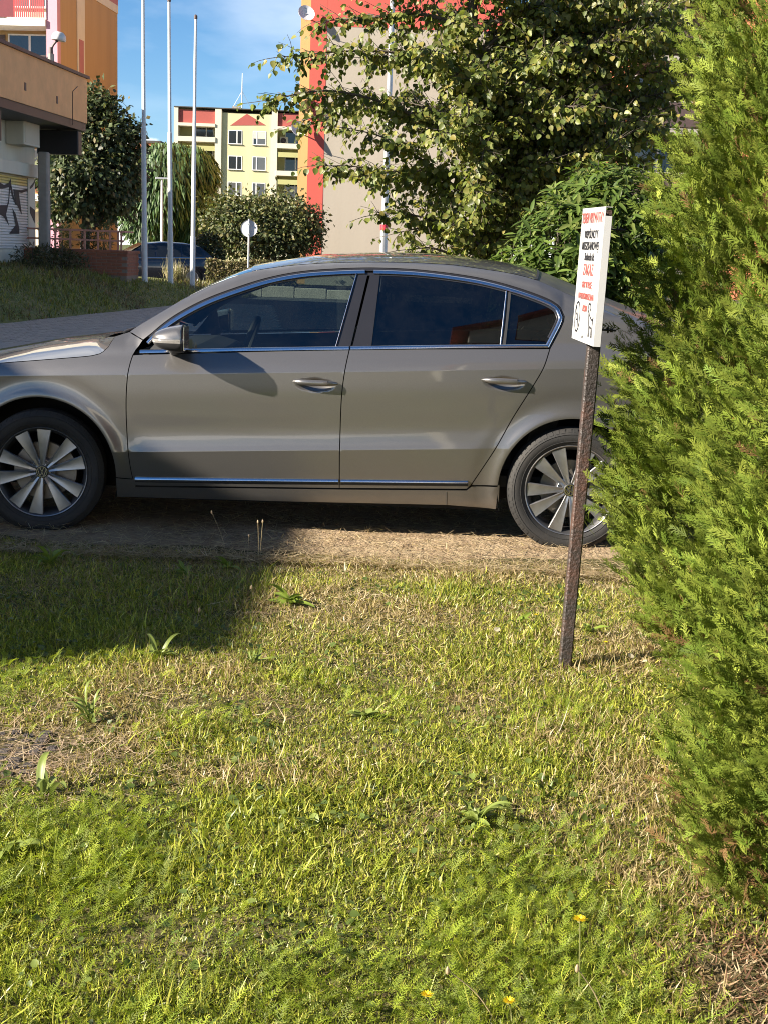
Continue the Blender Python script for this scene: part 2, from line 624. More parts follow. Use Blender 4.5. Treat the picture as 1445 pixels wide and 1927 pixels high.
xs = np.linspace(-9.5, 9.5, 190)
g = MB()
g.grid([[(x, float(straw_edge(x)) * (1 - t) + 10.2 * t, -0.03 + 0.055 * min(1.0, t * 9) + 0.012 * float(vnoise(x, t * 5, 3.0, 4))) for x in xs] for t in (0, .02, .04, .06, .08, .1, .13, .16, .2, .25, .3, .36, .43, .5, .6, .7, .8, .9, 1)])
tag(g.build('dirt_strip', M['straw_soil'], smooth=True, recalc=False, angle=0), kind='structure')


def edge_x(y):          # far edge of the paved road
    return -6.94 + (y - 24.72) * 0.151


g = MB()
g.add([(-30, 9.9, -0.006), (40, 9.9, -0.006), (40, 60, -0.006), (-30, 60, -0.006)], [(0, 1, 2, 3)])
road = tag(g.build('road', M['joint'], recalc=False), kind='structure')

# concrete pavers in running bond
pv = []
row = 0
y = 15.0
while y < 37:
    x = -11.0 + (row % 2) * 0.1
    while x < -0.10 * y + 0.4:
        if x + 0.1 > edge_x(y) - 0.3:
            pv.append((x, y))
        x += 0.204
    y += 0.104
    row += 1


def seen_on_road(p):
    lim = -0.2777 * p[1] - 0.3
    return lim < p[0] < -0.148 * p[1] - 0.1 and p[1] > 17.6


vis = sorted([p for p in pv if seen_on_road(p)], key=lambda p: p[1])[:300]
vset = set(vis)
paver_mb = MB().bbox(-0.0985, 0.0985, -0.0485, 0.0485, -0.012, 0.010, 0.004)
pm = paver_mb.build('paver', M['paver'], road)
me_p = pm.data
bpy.data.objects.remove(pm)
for (x, y) in vis:
    o = new_obj('paver', me_p, road)
    o.location = (x + 0.1, y + 0.05, random.uniform(-0.002, 0.002))
rest = [p for p in pv if p not in vset]
pvv = np.array([v for v in paver_mb.v])
pvv = np.array(MB().box(-0.0985, 0.0985, -0.0485, 0.0485, -0.012, 0.010).v)
tri = []
for f in MB().box(0, 1, 0, 1, 0, 1).f[1:]:
    for k in range(1, len(f) - 1):
        tri.append((f[0], f[k], f[k + 1]))
n = len(rest)
pp = np.array([(x + 0.1, y + 0.05, random.uniform(-0.002, 0.002)) for x, y in rest])
scatter('paving_beyond', [(pvv, tri, np.ones(len(pvv)))], pp, np.repeat(np.eye(3)[None], n, 0), np.ones(n), np.full((n, 3), 0.2), M['paver'], road, kind='stuff')


def bank_z(x, y):
    e = np.maximum(edge_x(y) - x, 0) + 0 * y
    fall = 1 - 0.5 * np.clip((y - 36.0) / 4.5, 0, 1)
    return 0.012 + (0.5 * (1 - np.exp(-e / 0.75)) + 0.13 * np.minimum(e, 3.4)) * fall + 0.05 * (vnoise(x, y, 0.9, 2) - 0.5) * np.minimum(e, 1)


g = MB()
ys = np.linspace(14, 43.5, 90)
es = np.concatenate([np.linspace(0, 2.5, 22), np.linspace(2.9, 12, 14)])
g.grid([[(edge_x(y) - e + 0.05 * math.sin(y * 2.3) * (e < .01), y, float(bank_z(edge_x(y) - e, y))) for e in es] for y in ys])
tag(g.build('grass_bank', M['bank_soil'], smooth=True, recalc=True, angle=0), kind='structure')

# pale kerb and parking road beyond the bank
g = MB()
g.add([(-16, 43.4, 0.004), (14, 43.4, 0.004), (14, 52.5, 0.004), (-16, 52.5, 0.004)], [(0, 1, 2, 3)])
tag(g.build('parking_road', M['asphalt'], recalc=False), kind='structure')
kerb = MB()
for k in range(14):
    a = -9.0 + k * 1.0
    kerb.bbox(a, a + 0.985, 43.42, 43.72, -0.1, 0.34 - 0.03 * max(0, k - 5), 0.02)
M['pale_conc'] = pmat('pale_concrete', (0.48, 0.42, 0.34), 0.9, vary=0.12, scale=3, bump=0.3)
tag(kerb.build('kerb', M['pale_conc']), kind='structure')

# ================================================================== the long shop pavilion
RZ = math.atan2(-0.086, 1)
SH0 = Vector((-7.81, 36.0, 0))
shop = thing('shop_pavilion', 'low shop building with orange fascia, graffitied roller shutter and cream wall', 'building', SH0, RZ)
_sx = Vector((math.cos(RZ), math.sin(RZ), 0))
_sy = Vector((-math.sin(RZ), math.cos(RZ), 0))


def shop_at(px, py, lx):
    """point of the plane local x = lx behind pixel, in shop coordinates"""
    d = Vector(ray(px, py))
    o = Vector((0, 0, CAM_H)) - SH0
    t = (lx - o.dot(_sx)) / d.dot(_sx)
    q = o + d * t
    return Vector((q.dot(_sx), q.dot(_sy), q.z))


WX = -1.15
MB().box(-12, 0, -35.75, 0, 4.42, 5.5).build('fascia', M['shop_orange'], shop)
MB().box(-12.05, 0.06, -35.8, 0.05, 5.5, 5.57).build('coping', M['dark_metal_and_shade'], shop)
MB().box(-12, -0.03, -35.27, -0.03, 4.22, 4.42).build('soffit_band', M['black_box'], shop)
wall_end = shop_at(67, 380, WX).y
MB().box(-11.5, WX, -35.2, wall_end, 0.0, 4.22).build('wall', M['cream'], shop)
for (px, py) in ((48, 163), (108, 188)):
    q = shop_at(px, py, 0.0)
    MB().box(-0.02, 0.012, q.y - 0.05, q.y + 0.05, q.z - 0.085, q.z + 0.085).build('vent_slot', M['dark_metal_and_shade'], shop)
cr = MB()
q0, q1, q2 = shop_at(137, 172, 0), shop_at(137, 235, 0), shop_at(146, 163, 0)
cr.tube([(0.008, q2.y, q2.z), (0.008, q0.y, q0.z), (0.008, q1.y, q1.z)], 0.010, 5)
cr.build('roof_cable', M['dark_metal_and_shade'], shop)
# roller shutter: housing, slats
a, b = shop_at(-60, 310, WX + 0.02), shop_at(69, 310, WX + 0.02)
hz0, hz1 = shop_at(30, 328, WX + 0.2).z, shop_at(30, 303, WX + 0.2).z
MB().bbox(WX, WX + 0.22, a.y, b.y - 0.1, hz0, hz1, 0.02).build('shutter_housing', M['cream'], shop)
s0, s1 = shop_at(-70, 400, WX + 0.04).y, shop_at(54, 400, WX + 0.04).y
zt = hz0 - 0.02
slat = MB().prism([(0, 0), (0.028, 0.012), (0.028, 0.050), (0, 0.062)], s0, s1 - 0.02, 'y')
zsplit = shop_at(30, 352, WX + 0.05).z
sl_me = {}
for key in ('slat_white', 'slat_yellow'):
    o = slat.build('shutter_slat', M[key], shop)
    sl_me[key] = o.data
    bpy.data.objects.remove(o)
z = zt - 0.07
while z > 1.25:
    o = new_obj('shutter_slat', sl_me['slat_yellow' if z > zsplit else 'slat_white'], shop)
    o.location = (WX + 0.002, 0, z)
    z -= 0.066
MB().box(WX, WX + 0.05, s1 - 0.02, s1 + 0.05, 1.2, zt).build('shutter_guide', M['cream'], shop)
# spray-painted shapes
def graf(pts, lx=WX + 0.036):
    q = [shop_at(px, py, lx) for px, py in pts]
    MB().prism([(p.y, p.z) for p in q], lx, lx + 0.004, 'x').build('graffiti_mark', M['graffiti'], shop)


graf([(-10, 344), (0, 343), (8, 348), (17, 345), (21, 336), (22, 352), (14, 353), (6, 355), (-10, 354)])
graf([(26, 356), (40, 358), (55, 354), (55, 358), (42, 363), (36, 362), (38, 378), (42, 404), (31, 382), (27, 366)])
graf([(20, 350), (22, 348), (26, 368), (33, 386), (30, 385), (23, 368)])
graf([(-8, 392), (2, 386), (16, 386), (12, 404), (18, 425), (8, 408), (-8, 398)])
graf([(24, 392), (30, 402), (37, 430), (37, 440), (18, 440), (30, 424)])
graf([(18, 352), (20, 352), (17, 384), (14, 388), (17, 372)])
graf([(57, 352), (64, 343), (67, 336), (67, 342), (62, 352), (57, 356)], WX + 0.003)
graf([(57, 388), (67, 396), (67, 404), (66, 420), (57, 400)], WX + 0.003)
# sign boxes hanging under the soffit, a lit box on the wall
q0, q1 = shop_at(76, 246, WX + 0.3), shop_at(76, 289, WX + 0.3)
yb = -0.55
MB().bbox(WX + 0.02, -0.06, yb, yb + 0.30, 3.62, 4.2, 0.02).build('projecting_sign_box', M['black_box'], shop)
MB().box(WX + 0.5, WX + 0.56, yb + 0.1, yb + 0.16, 4.2, 4.24).build('sign_bracket', M['dark_metal_and_shade'], shop)
MB().bbox(WX + 0.05, -0.14, -5.9, -5.6, 3.55, 4.2, 0.02).build('projecting_sign_box', M['black_box'], shop)
q0 = shop_at(46, 240, -0.7)
q1 = shop_at(76, 282, -0.7)
lb = MB().bbox(WX, -0.7, q0.y, q1.y, q1.z + 0.05, q1.z + 0.63, 0.02).build('wall_light_box', M['cream'], shop)
MB().box(-0.702, -0.69, q0.y + 0.06, q1.y - 0.06, q1.z + 0.10, q1.z + 0.58).build('box_cover', M['offwhite'], lb)
q = shop_at(84, 360, -0.62)
MB().bbox(-0.74, -0.50, q.y - 0.12, q.y + 0.12, 0.9, 3.60, 0.03).build('column', M['concrete'], shop)

# terrace in front of it, held by a low brick wall with a railing
YB = 34.6
bw_r = P(240, 472, YB)
bw_l = P(20, 466, YB)
zt, zb = float(bw_r[2]), 0.62
bw = thing('brick_terrace_wall', 'low red brick retaining wall at the end of the shop terrace', 'wall', (float(bw_r[0]), YB, 0))
L = float(bw_r[0] - bw_l[0]) + 0.6
MB().box(-L, -0.012, 0.012, 1.6, 0.2, zt - 0.07).build('terrace_core', M['mortar'], bw)
MB().bbox(-L - 0.02, 0.02, -0.02, 1.7, zt - 0.07, zt, 0.01).build('coping_slab', M['brick'], bw)
o = MB().bbox(-0.12, 0.12, 0, 0.06, 0, 0.066, 0.005).build('brick', M['brick'], bw)
bme = o.data
bpy.data.objects.remove(o)
nr = 7
for r in range(nr):
    z = zt - 0.07 - (r + 1) * 0.077
    x = -0.125 - (r % 2) * 0.125
    while x > -min(L, 3.1):
        o = new_obj('brick', bme, bw)
        o.location = (x, random.uniform(-0.006, 0.004), z)
        x -= 0.251
for r in range(nr):
    z = zt - 0.07 - (r + 1) * 0.077
    yy = 0.135 + (r % 2) * 0.1
    while yy < 1.5:
        o = new_obj('brick', bme, bw)
        o.location = (random.uniform(-0.004, 0.006), yy, z)
        o.rotation_euler = (0, 0, math.pi / 2)
        yy += 0.251
rl = thing('terrace_railing', 'weathered red metal railing above the brick terrace wall', 'railing', (float(bw_r[0]), YB, zt))
zr = float(P(180, 434, YB + 0.2)[2]) - zt
for px in (7, 42, 75, 105, 133, 160, 185, 208, 229):
    x = float(P(px, 450, YB + 0.2)[0] - bw_r[0])
    MB().box(x - 0.022, x + 0.022, 0.18, 0.224, 0, zr).build('post', M['rail_red'], rl)
for zz in (zr, zr * 0.5):
    MB().box(-L - 1.5, -0.12, 0.172, 0.232, zz - 0.022, zz + 0.022).build('rail', M['rail_red'], rl)
for px in (88, 155, 223):
    x = float(P(px, 450, YB + 1.4)[0] - bw_r[0])
    MB().box(x - 0.022, x + 0.022, 1.38, 1.424, 0, zr).build('post', M['rail_red'], rl)
MB().box(-2.2, -0.1, 1.375, 1.43, zr - 0.02, zr + 0.02).build('rail', M['rail_red'], rl)
MB().box(-0.15, -0.105, 0.2, 1.4, zr - 0.02, zr + 0.02).build('rail', M['rail_red'], rl)

# lamp on the shop roof
d = ray(97, 137)
tt = (5.56 - CAM_H) / d[2]
lp = Vector(_O + d * tt)
lp = Vector(P(97, 137, 34.0))
rlamp = thing('roof_lamp', 'curved lamp with pale domed head on the roof of the shop', 'lamp', (lp.x, lp.y, 5.57))
hgt = float(P(100, 76, 34.0)[2]) - 5.57
MB().tube([(0, 0, 0), (0, 0, 0.25)], 0.075, 8).build('base', M['concrete'], rlamp)
MB().tube([(0, 0, 0.2), (0.0, 0, 0.4), (0.01, 0, hgt * 0.62), (0.05, 0, hgt * 0.8), (0.12, 0, hgt * 0.95), (0.16, 0, hgt)],
          [0.06, 0.045, 0.03, 0.026, 0.026, 0.03], 8).build('arm', M['dark_metal_and_shade'], rlamp, smooth=True)
h = MB()
prof = [(0.0, 0.20), (0.09, 0.19), (0.15, 0.13), (0.17, 0.04), (0.16, 0.0), (0.0, 0.0)]
h.lathe([(max(r, 0.001), z) for r, z in prof], 16, c=(0, 0, 0))
o = h.build('lamp_head', M['bulb_glass'], rlamp, smooth=True)
o.location = (0.18, 0, hgt)
o.scale = (1.0, 1.4, 1.0)
o.rotation_euler = (0, R_(8), 0)


# ================================================================== apartment blocks
def window(parent, x, z, w, h, y=0.0, split=0.55, pane='pane', blind=0.0, sill=True):
    """window in a wall facing local -Y at depth y"""
    f = MB()
    t = 0.07
    f.box(x, x + w, y - 0.03, y + 0.05, z, z + t).box(x, x + w, y - 0.03, y + 0.05, z + h - t, z + h)
    f.box(x, x + t, y - 0.03, y + 0.05, z + t, z + h - t).box(x + w - t, x + w, y - 0.03, y + 0.05, z + t, z + h - t)
    xm = x + w * split
    f.box(xm - t * 0.8, xm + t * 0.8, y - 0.03, y + 0.05, z + t, z + h - t)
    fo = f.build('window', M['white_frame'], parent)
    MB().box(x + t, xm - t * 0.8, y - 0.005, y + 0.03, z + t, z + h - t).build('pane', M[pane], fo)
    MB().box(xm + t * 0.8, x + w - t, y - 0.005, y + 0.03, z + t, z + h - t).build('pane', M['pane2' if pane == 'pane' and blind else pane], fo)
    if blind:
        MB().box(x + t, x + w - t, y - 0.012, y - 0.006, z + h - t - blind, z + h - t).build('blind', M['offwhite'], fo)
    if sill:
        MB().box(x - 0.05, x + w + 0.05, y - 0.12, y, z - 0.05, z - 0.002).build('sill', M['concrete'], fo)
    return fo


def loggia(parent, x0, x1, zfloor, hfloor, depth, m_back, m_par, m_slab, win=True, slats=None, h_par=1.05, y0=0.0, wx=None):
    """one storey of recessed balcony"""
    MB().box(x0, x1, y0 + depth, y0 + depth + 0.1, zfloor, zfloor + hfloor).build('balcony_wall', m_back, parent)
    MB().box(x0 - 0.02, x1 + 0.02, y0 - 0.18, y0 + depth, zfloor - 0.22, zfloor).build('balcony_slab', m_slab, parent)
    if slats is None:
        MB().box(x0 + 0.03, x1 - 0.03, y0 - 0.14, y0 - 0.08, zfloor + 0.08, zfloor + h_par).build('balcony_parapet', m_par, parent)
        MB().box(x0, x1, y0 - 0.16, y0 - 0.06, zfloor + h_par, zfloor + h_par + 0.05).build('handrail', m_slab, parent)
    if win:
        a = x0 + 0.35 if wx is None else wx
        window(parent, a, zfloor + 0.85, min(2.1, x1 - a - 0.2), 1.45, y0 + depth - 0.03, 0.62)


# ---- block on the left: balconies to the street, ochre gable end
d1 = 70.0
c0 = P(112, 447, d1)
bl = thing('ochre_apartment_block', 'tall ochre apartment block with pink corner strip and red slatted balconies', 'building', (float(c0[0]), d1, 0), RZ)
sc = d1 / F_PX
GD = 10.4
MB().box(-28, -0.55, 1.6, GD - 0.002, 0, 19.0).build('wall', M['cream'], bl)
MB().box(-0.545, 0.0, 0.0, 0.5, 0, 19.0).build('corner_pier', M['pink'], bl)
MB().box(-0.55, 0.0, 0.505, GD, 0, 13.98).build('gable_wall', M['ochre'], bl)
MB().box(-0.55, 0.03, 0.505, GD, 14.4, 19.0).build('gable_top', M['rose'], bl)
MB().box(-0.55, 0.035, 0.505, GD + 0.01, 13.98, 14.4).build('gable_band', M['offwhite'], bl)


def bl_y(px):           # local y on the gable plane behind a pixel column
    dd = Vector(ray(px, 200))
    o = Vector((0, 0, CAM_H)) - Vector((float(c0[0]), d1, 0))
    t = -o.dot(_sx) / dd.dot(_sx)
    return (o + dd * t).dot(_sy)


ya, yb_ = bl_y(146), bl_y(160)
MB().box(0.001, 0.04, ya, yb_, 9.2, 13.98).build('gable_strip', M['offwhite'], bl)
MB().box(0.04, 0.055, ya + (yb_ - ya) * 0.22, ya + (yb_ - ya) * 0.8, 10.0, 11.6).build('gable_panel', M['rose'], bl)
xl = float(P(-40, 300, d1)[0] - c0[0])
for k, zf in enumerate((12.02, 9.27, 6.5, 3.75)):
    x0, x1 = xl - 0.2, -0.56
    MB().box(x0, x1, 1.55, 1.6, zf, zf + 2.7).build('balcony_wall', M['ochre'] if k else M['cream'], bl)
    MB().box(x0, x1, -0.12, 1.55, zf - 0.34, zf - 0.02).build('balcony_slab', M['white_frame'], bl)
    window(bl, x1 - 2.45, zf + 0.75, 2.0, 1.5, 1.53, 0.55, 'pane' if k else 'pane2')
    MB().box(x1 - 3.35, x1 - 2.6, 1.50, 1.56, zf, zf + 2.2).build('balcony_door', M['dark_metal_and_shade'], bl)
    xm = x0 + (x1 - x0) * 0.56
    MB().box(x0, xm, -0.10, -0.07, zf + 0.05, zf + 0.98).build('balcony_panel', M['balcony_dark'], bl)
    nsl = 15
    o = MB().box(0, 0.062, -0.10, -0.07, zf + 0.05, zf + 0.98).build('balcony_slat', M['balcony_red'], bl)
    sme = o.data
    bpy.data.objects.remove(o)
    for i in range(nsl):
        o = new_obj('balcony_slat', sme, bl)
        o.location = (xm + 0.01 + i * (x1 - xm - 0.04) / nsl, 0, 0)
    MB().box(x0, x1, -0.105, -0.055, zf + 1.0, zf + 1.05).build('handrail', M['dark_metal_and_shade'], bl)

# ---- yellow block in the distance
YD = 150.0
ky = YD / F_PX
y0c = P(327, 458, YD)
yb = thing('yellow_apartment_block', 'pale yellow apartment block with red gabled parapet panels and recessed balconies, far behind', 'building',
           (float(y0c[0]), YD, 0), R_(3))
kx = ky / math.cos(R_(3))


def yx(px):
    dd = ray(px, 300)
    ux = np.array([math.cos(R_(3)), math.sin(R_(3))])
    # solve  t*d = o + s*ux
    A = np.array([[dd[0], -ux[0]], [dd[1], -ux[1]]])
    t, s = np.linalg.solve(A, np.array([y0c[0], YD]))
    return float(s)


def yz(px, py):
    dd = ray(px, py)
    ux = np.array([math.cos(R_(3)), math.sin(R_(3))])
    A = np.array([[dd[0], -ux[0]], [dd[1], -ux[1]]])
    t, s = np.linalg.solve(A, np.array([y0c[0], YD]))
    return float(CAM_H + t * dd[2])


xa, xb, xc, xd = yx(336), yx(405), yx(417), yx(511)
xe, xf = yx(522), yx(575)
ztop = yz(430, 212)
MB().box(0, xf + 14, 1.8, 12, 0, ztop - 0.6).build('rear_wall', M['olive'], yb)
MB().box(xc, xd, 0.0, 1.8, 0, ztop).build('wall', M['yellow'], yb)
for a, b in ((0.0, xa), (xb, xc), (xd, xe)):
    MB().box(a + 0.001, b - 0.001, -0.25, 1.8, 0, ztop + 0.35).build('pier', M['offwhite'], yb)
MB().box(xf, xf + 6, 0.0, 1.8, 0, ztop).build('wall', M['yellow'], yb)
zr0 = yz(370, 232)
for a, b in ((xa, xb), (xe, xf)):
    MB().box(a, b, -0.05, 0.3, zr0, ztop + 0.15).build('parapet_panel', M['brick_red'], yb)
    MB().box(a - 0.02, b + 0.02, -0.35, 1.8, zr0 - 0.3, zr0).build('balcony_slab', M['offwhite'], yb)
MB().box(0, xf + 6.2, -0.3, 12.1, ztop + 0.35, ztop + 0.45).build('roof', M['roofing'], yb)
MB().prism([(xc + 0.9, yz(430, 236)), (xd - 0.6, yz(505, 236)), ((xc + xd) / 2, yz(465, 214))], -0.02, 0.06, 'y').build('gable_panel', M['brick_red'], yb)
for i, py in enumerate((272, 320, 369, 418, 466)):
    for (pa, pb) in ((430, 456), (476, 501)):
        zz = yz(465, py)
        window(yb, yx(pa), zz, yx(pb) - yx(pa), 1.42, 0.0, 0.62 if pa < 460 else 0.3, 'pane' if (i + pa) % 3 else 'pane2', blind=0.7 if (i == 0 and pa > 460) else 0.0)
fl = 2.81
zf = yz(370, 262)
for i in range(5):
    for a, b in ((xa, xb), (xe, xf)):
        z0 = zf - i * fl - (0.0 if a == xa else 0.35)
        MB().box(a - 0.05, b + 0.05, -0.35, 1.75, z0 - 0.25, z0 + 0.25).build('balcony_slab', M['offwhite'], yb)
        MB().box(a + 0.02, b - 0.02, -0.2, -0.1, z0 - 1.4 + 0.25, z0 - 0.9 + 0.25).build('balcony_parapet', M['olive'], yb)
        window(yb, b - 2.2, z0 + 0.35, 1.9, 1.5, 1.76, 0.6, sill=False)
ac = MB().bbox(xe + 0.2, xe + 1.1, 1.3, 1.7, zf - 0.1, zf + 0.7, 0.04).build('air_conditioner', M['offwhite'], yb)
MB().lathe([(0.30, 1.29), (0.30, 1.27), (0.02, 1.27)], 14, 'y', c=(xe + 0.6, 0, zf + 0.3)).build('fan_grille', M['dark_metal_and_shade'], ac)
ch = MB().box(yx(433), yx(447), 3, 4, ztop + 0.45, ztop + 0.95).build('chimney', M['concrete'], yb)
ms = MB()
xm = yx(451)
zm = yz(451, 130)
ms.tube([(xm, 3.4, ztop + 0.4), (xm, 3.4, zm)], [0.07, 0.035], 6)
ms.tube([(xm, 3.4, ztop + 2.6), (xm - 1.2, 3.4, ztop + 0.45)], 0.018, 4).tube([(xm, 3.4, ztop + 2.6), (xm + 1.2, 3.4, ztop + 0.45)], 0.018, 4)
ms.build('antenna_mast', M['galv'], yb)

# ---- the gable with the red strip in the middle
GY = 62.0
g0 = P(557, 487, GY)
gb = thing('red_striped_apartment_block', 'apartment block with beige gable wall, red band and orange corner strip', 'building', (float(g0[0]), GY, 0))


def gx(px, py):
    return float(P(px, py, GY)[0] - g0[0])


def gz(px, py):
    return float(P(px, py, GY)[2])


o1, r1 = gx(577, 400), gx(607, 400)
rt = gx(940, 200)
MB().box(0, o1, 0.0, 0.3, 0, 15.5).build('corner_strip', M['gable_orange'], gb)
MB().box(o1, r1, -0.012, 0.3, 1.0, 15.5).build('red_strip', M['gable_red'], gb)
MB().box(o1, r1, 0.0, 0.3, -0.05, 1.0).build('plinth', M['beige'], gb)
zred = gz(640, 50)
MB().box(r1, rt, 0.0, 0.3, -0.05, zred).build('gable_wall', M['beige'], gb)
MB().box(r1, rt, -0.010, 0.3, zred, 15.5).build('gable_top', M['gable_red'], gb)
MB().box(0.02, rt - 0.02, 0.3, 32, -0.05, 15.4).build('side_wall', M['gable_orange'], gb)
MB().box(-0.1, rt + 0.1, -0.1, 32.1, 15.5, 15.75).build('roof', M['roofing'], gb)
for n_, (px, py, rr) in enumerate(((577, 25, 0.36), (563, 243, 0.36), (559, 184, 0.33))):
    q = P(px, py, GY - 0.45)
    ds = thing('satellite_dish', ['pale satellite dish high on the orange corner strip of the striped block',
                                  'pale satellite dish low on the orange corner strip of the striped block',
                                  'pale satellite dish seen edge-on at the corner of the striped block'][n_], 'satellite dish',
               (float(q[0]), GY - 0.45, float(q[2])), 0, 'satellite dishes on the striped block')
    dm = MB()
    dm.lathe([(0.01, 0.10), (rr * 0.4, 0.075), (rr * 0.75, 0.03), (rr, -0.03), (rr, -0.045), (rr * 0.7, 0.015), (0.01, 0.08)], 20, 'y')
    dob = dm.build('dish', M['dishgrey'], ds, smooth=True)
    dob.rotation_euler = (R_(-25), 0, R_((20, 25, -60)[n_]))
    MB().tube([(0, 0.02, 0), (0.0, 0.45, -0.12)], 0.025, 6).build('bracket', M['galv'], ds)
    MB().tube([(0, -0.05, -rr), (0.02, -0.40, -0.12)], 0.014, 5).build('receiver_arm', M['galv'], ds)

# ---- block on the right behind the tree
RY = 60.0
r0 = P(1080, 470, RY)
rb = thing('salmon_apartment_block', 'salmon apartment block with shaded balconies seen through the tree', 'building', (float(r0[0]), RY, 0))
w1 = float(P(1177, 280, RY)[0] - r0[0])
MB().box(0.5, w1, 0, 0.4, 4.4, 16).build('wall', M['salmon'], rb)
MB().box(0.5, w1, 0, 0.4, -0.05, 4.4).build('lower_wall', M['gable_orange'], rb)
MB().box(0.5, 14, 1.9, 12, -0.05, 15.9).build('rear_wall', M['gable_orange'], rb)
MB().box(0.4, 14.2, -0.1, 12.1, 16, 16.2).build('roof', M['roofing'], rb)
for i in range(5):
    loggia(rb, w1 + 0.01, w1 + 4.2, 1.2 + i * 2.9, 2.7, 1.8, M['dark_metal_and_shade'], M['dark_metal_and_shade'], M['concrete'])  # dark back walls and parapets: the tree's shade put into the colour
MB().box(w1 + 4.2, 14, 0, 1.9, -0.05, 16).build('wall', M['salmon'], rb)
# ---- small block far behind the dark tree
q = P(250, 300, 190)
fb = thing('far_salmon_block', 'small salmon block far behind the trees by the flagpoles', 'building', (float(q[0]), 190, 0))
MB().box(0, 3.6, 0, 10, 0, float(P(260, 268, 190)[2])).build('wall', M['salmon'], fb)
MB().box(-0.2, 3.8, -0.2, 10.2, float(P(260, 268, 190)[2]), float(P(260, 268, 190)[2]) + 0.3).build('roof', M['roofing'], fb)
window(fb, 1.0, 9.0, 1.5, 1.4)
# ---- house behind the photographer (shows in the car's windows)
hb = thing('gabled_house', 'tall beige gabled house with salmon lower wall standing behind the photographer', 'house', (3.9, -5.0, 0), R_(180))
MB().prism([(-3.2, 0), (3.2, 0), (3.2, 12.6), (0, 15.4), (-3.2, 12.6)], 0, 9, 'y').build('wall', M['cream'], hb)
MB().prism([(-3.5, 12.35), (0, 15.5), (3.5, 12.35), (3.5, 12.6), (0, 15.8), (-3.5, 12.6)], -0.4, 9.4, 'y').build('roof', M['brick_red'], hb)
MB().box(-3.15, 2.6, -0.03, -0.002, 0.0, 11.6).build('lower_wall', M['salmon'], hb)
for xx in (-2.7, 1.0):
    for zz in (1.0, 4.2, 7.4):
        window(hb, xx, zz, 1.7, 1.4, -0.04)

# ================================================================== poles, lamps, signs in the distance
for k, (pxb, pyb, pxt, pyt, yy, rad) in enumerate(((273, 526, 270, -12, 36.0, 0.062), (322, 512, 319, 0, 38.6, 0.062), (363, 521, 369, 33, 40.7, 0.062))):
    b_, t_ = P(pxb, pyb, yy), P(pxt, pyt, yy)
    bz = float(bank_z(b_[0], yy))
    lab = ['white flagpole nearest the brick wall, thickest of the three', 'white flagpole in the middle, in front of the dark car',
           'shortest white flagpole, beside the pale kerb'][k]
    fp = thing('flagpole', lab, 'flagpole', (float(b_[0]), yy, bz - 0.05), 0, 'white flagpoles on the grass bank')
    h = float(t_[2]) - bz
    dx = float(t_[0] - b_[0])
    MB().tube([(0, 0, 0), (dx * 0.2, 0, h * 0.2)], [rad * 1.25, rad * 1.2], 12).build('lower_pole', M['white_paint'], fp, smooth=True)
    MB().tube([(dx * 0.2, 0, h * 0.2), (dx * 0.55, 0, h * 0.55)], [rad * 1.02, rad], 12).build('pole', M['white_paint'], fp, smooth=True)
    MB().tube([(dx * 0.55, 0, h * 0.55), (dx, 0, h)], [rad * 0.8, rad * 0.6], 12).build('upper_pole', M['white_paint'], fp, smooth=True)
    MB().lathe([(0.001, 0.0), (rad * 0.8, 0.01), (rad * 0.8, 0.10), (0.001, 0.14)], 10, c=(dx, 0, h)).build('cap', M['dark_metal_and_shade'], fp)

b_, t_ = P(305, 470, 62), P(305, 337, 62)
sl = thing('street_lamp', 'slim street lamp with flat double head before the willow', 'street lamp', (float(b_[0]), 62, 0))
h = float(t_[2])
MB().tube([(0, 0, 0), (0, 0, h)], [0.07, 0.05], 8).build('pole', M['white_paint'], sl, smooth=True)
MB().bbox(-0.28, 0.28, -0.1, 0.1, h, h + 0.07, 0.02).build('lamp_head', M['galv'], sl)

q = P(469, 430, 48)
rs = thing('round_road_sign', 'back of a round grey road sign on a thin post', 'road sign', (float(q[0]), 48, 0))
zc = float(q[2])
MB().tube([(0, 0, 0), (0.0, 0, zc + 0.32)], 0.035, 8).build('post', M['galv'], rs, smooth=True)
MB().lathe([(0.001, 0.05), (0.27, 0.05), (0.285, 0.035), (0.285, 0.06), (0.27, 0.075), (0.001, 0.075)], 28, 'y', c=(0, 0, zc)).build('sign_plate', M['dishgrey'], rs, smooth=True)
MB().box(-0.03, 0.03, -0.05, 0.049, zc - 0.22, zc - 0.17).box(-0.03, 0.03, -0.05, 0.049, zc + 0.12, zc + 0.17).build('clamp', M['galv'], rs)

b_, t_ = P(721, 478, 22), P(741, -60, 22)
lpst = thing('lamp_post', 'tall silver lamp post with a red sticker rising behind the car roof', 'lamp post', (float(G(720, 500, 0)[0]) * 0 + float(b_[0]), 22, 0))
dx = float(t_[0] - b_[0])
h = float(t_[2])
MB().tube([(-dx * 0.3, 0, 0), (0, 0, float(b_[2])), (dx * 0.5, 0, h * 0.6), (dx, 0, h + 0.6)], [0.068, 0.062, 0.045, 0.036], 16).build('pole', M['galv'], lpst, smooth=True)
q = P(722.5, 428, 22)
k = (float(q[2]) - float(b_[2])) / (h - float(b_[2]))
MB().lathe([(0.0615, -0.045), (0.0615, 0.045)], 16, c=(dx * k * 0.95, 0, float(q[2]))).build('sticker', M['sticker'], lpst, smooth=True)
MB().tube([(dx, 0, h + 0.5), (dx, -0.5, h + 0.75), (dx, -0.9, h + 0.8)], 0.03, 8).build('arm', M['galv'], lpst)
MB().bbox(dx - 0.11, dx + 0.11, -1.5, -0.85, h + 0.74, h + 0.86, 0.03).build('lamp_head', M['dishgrey'], lpst)
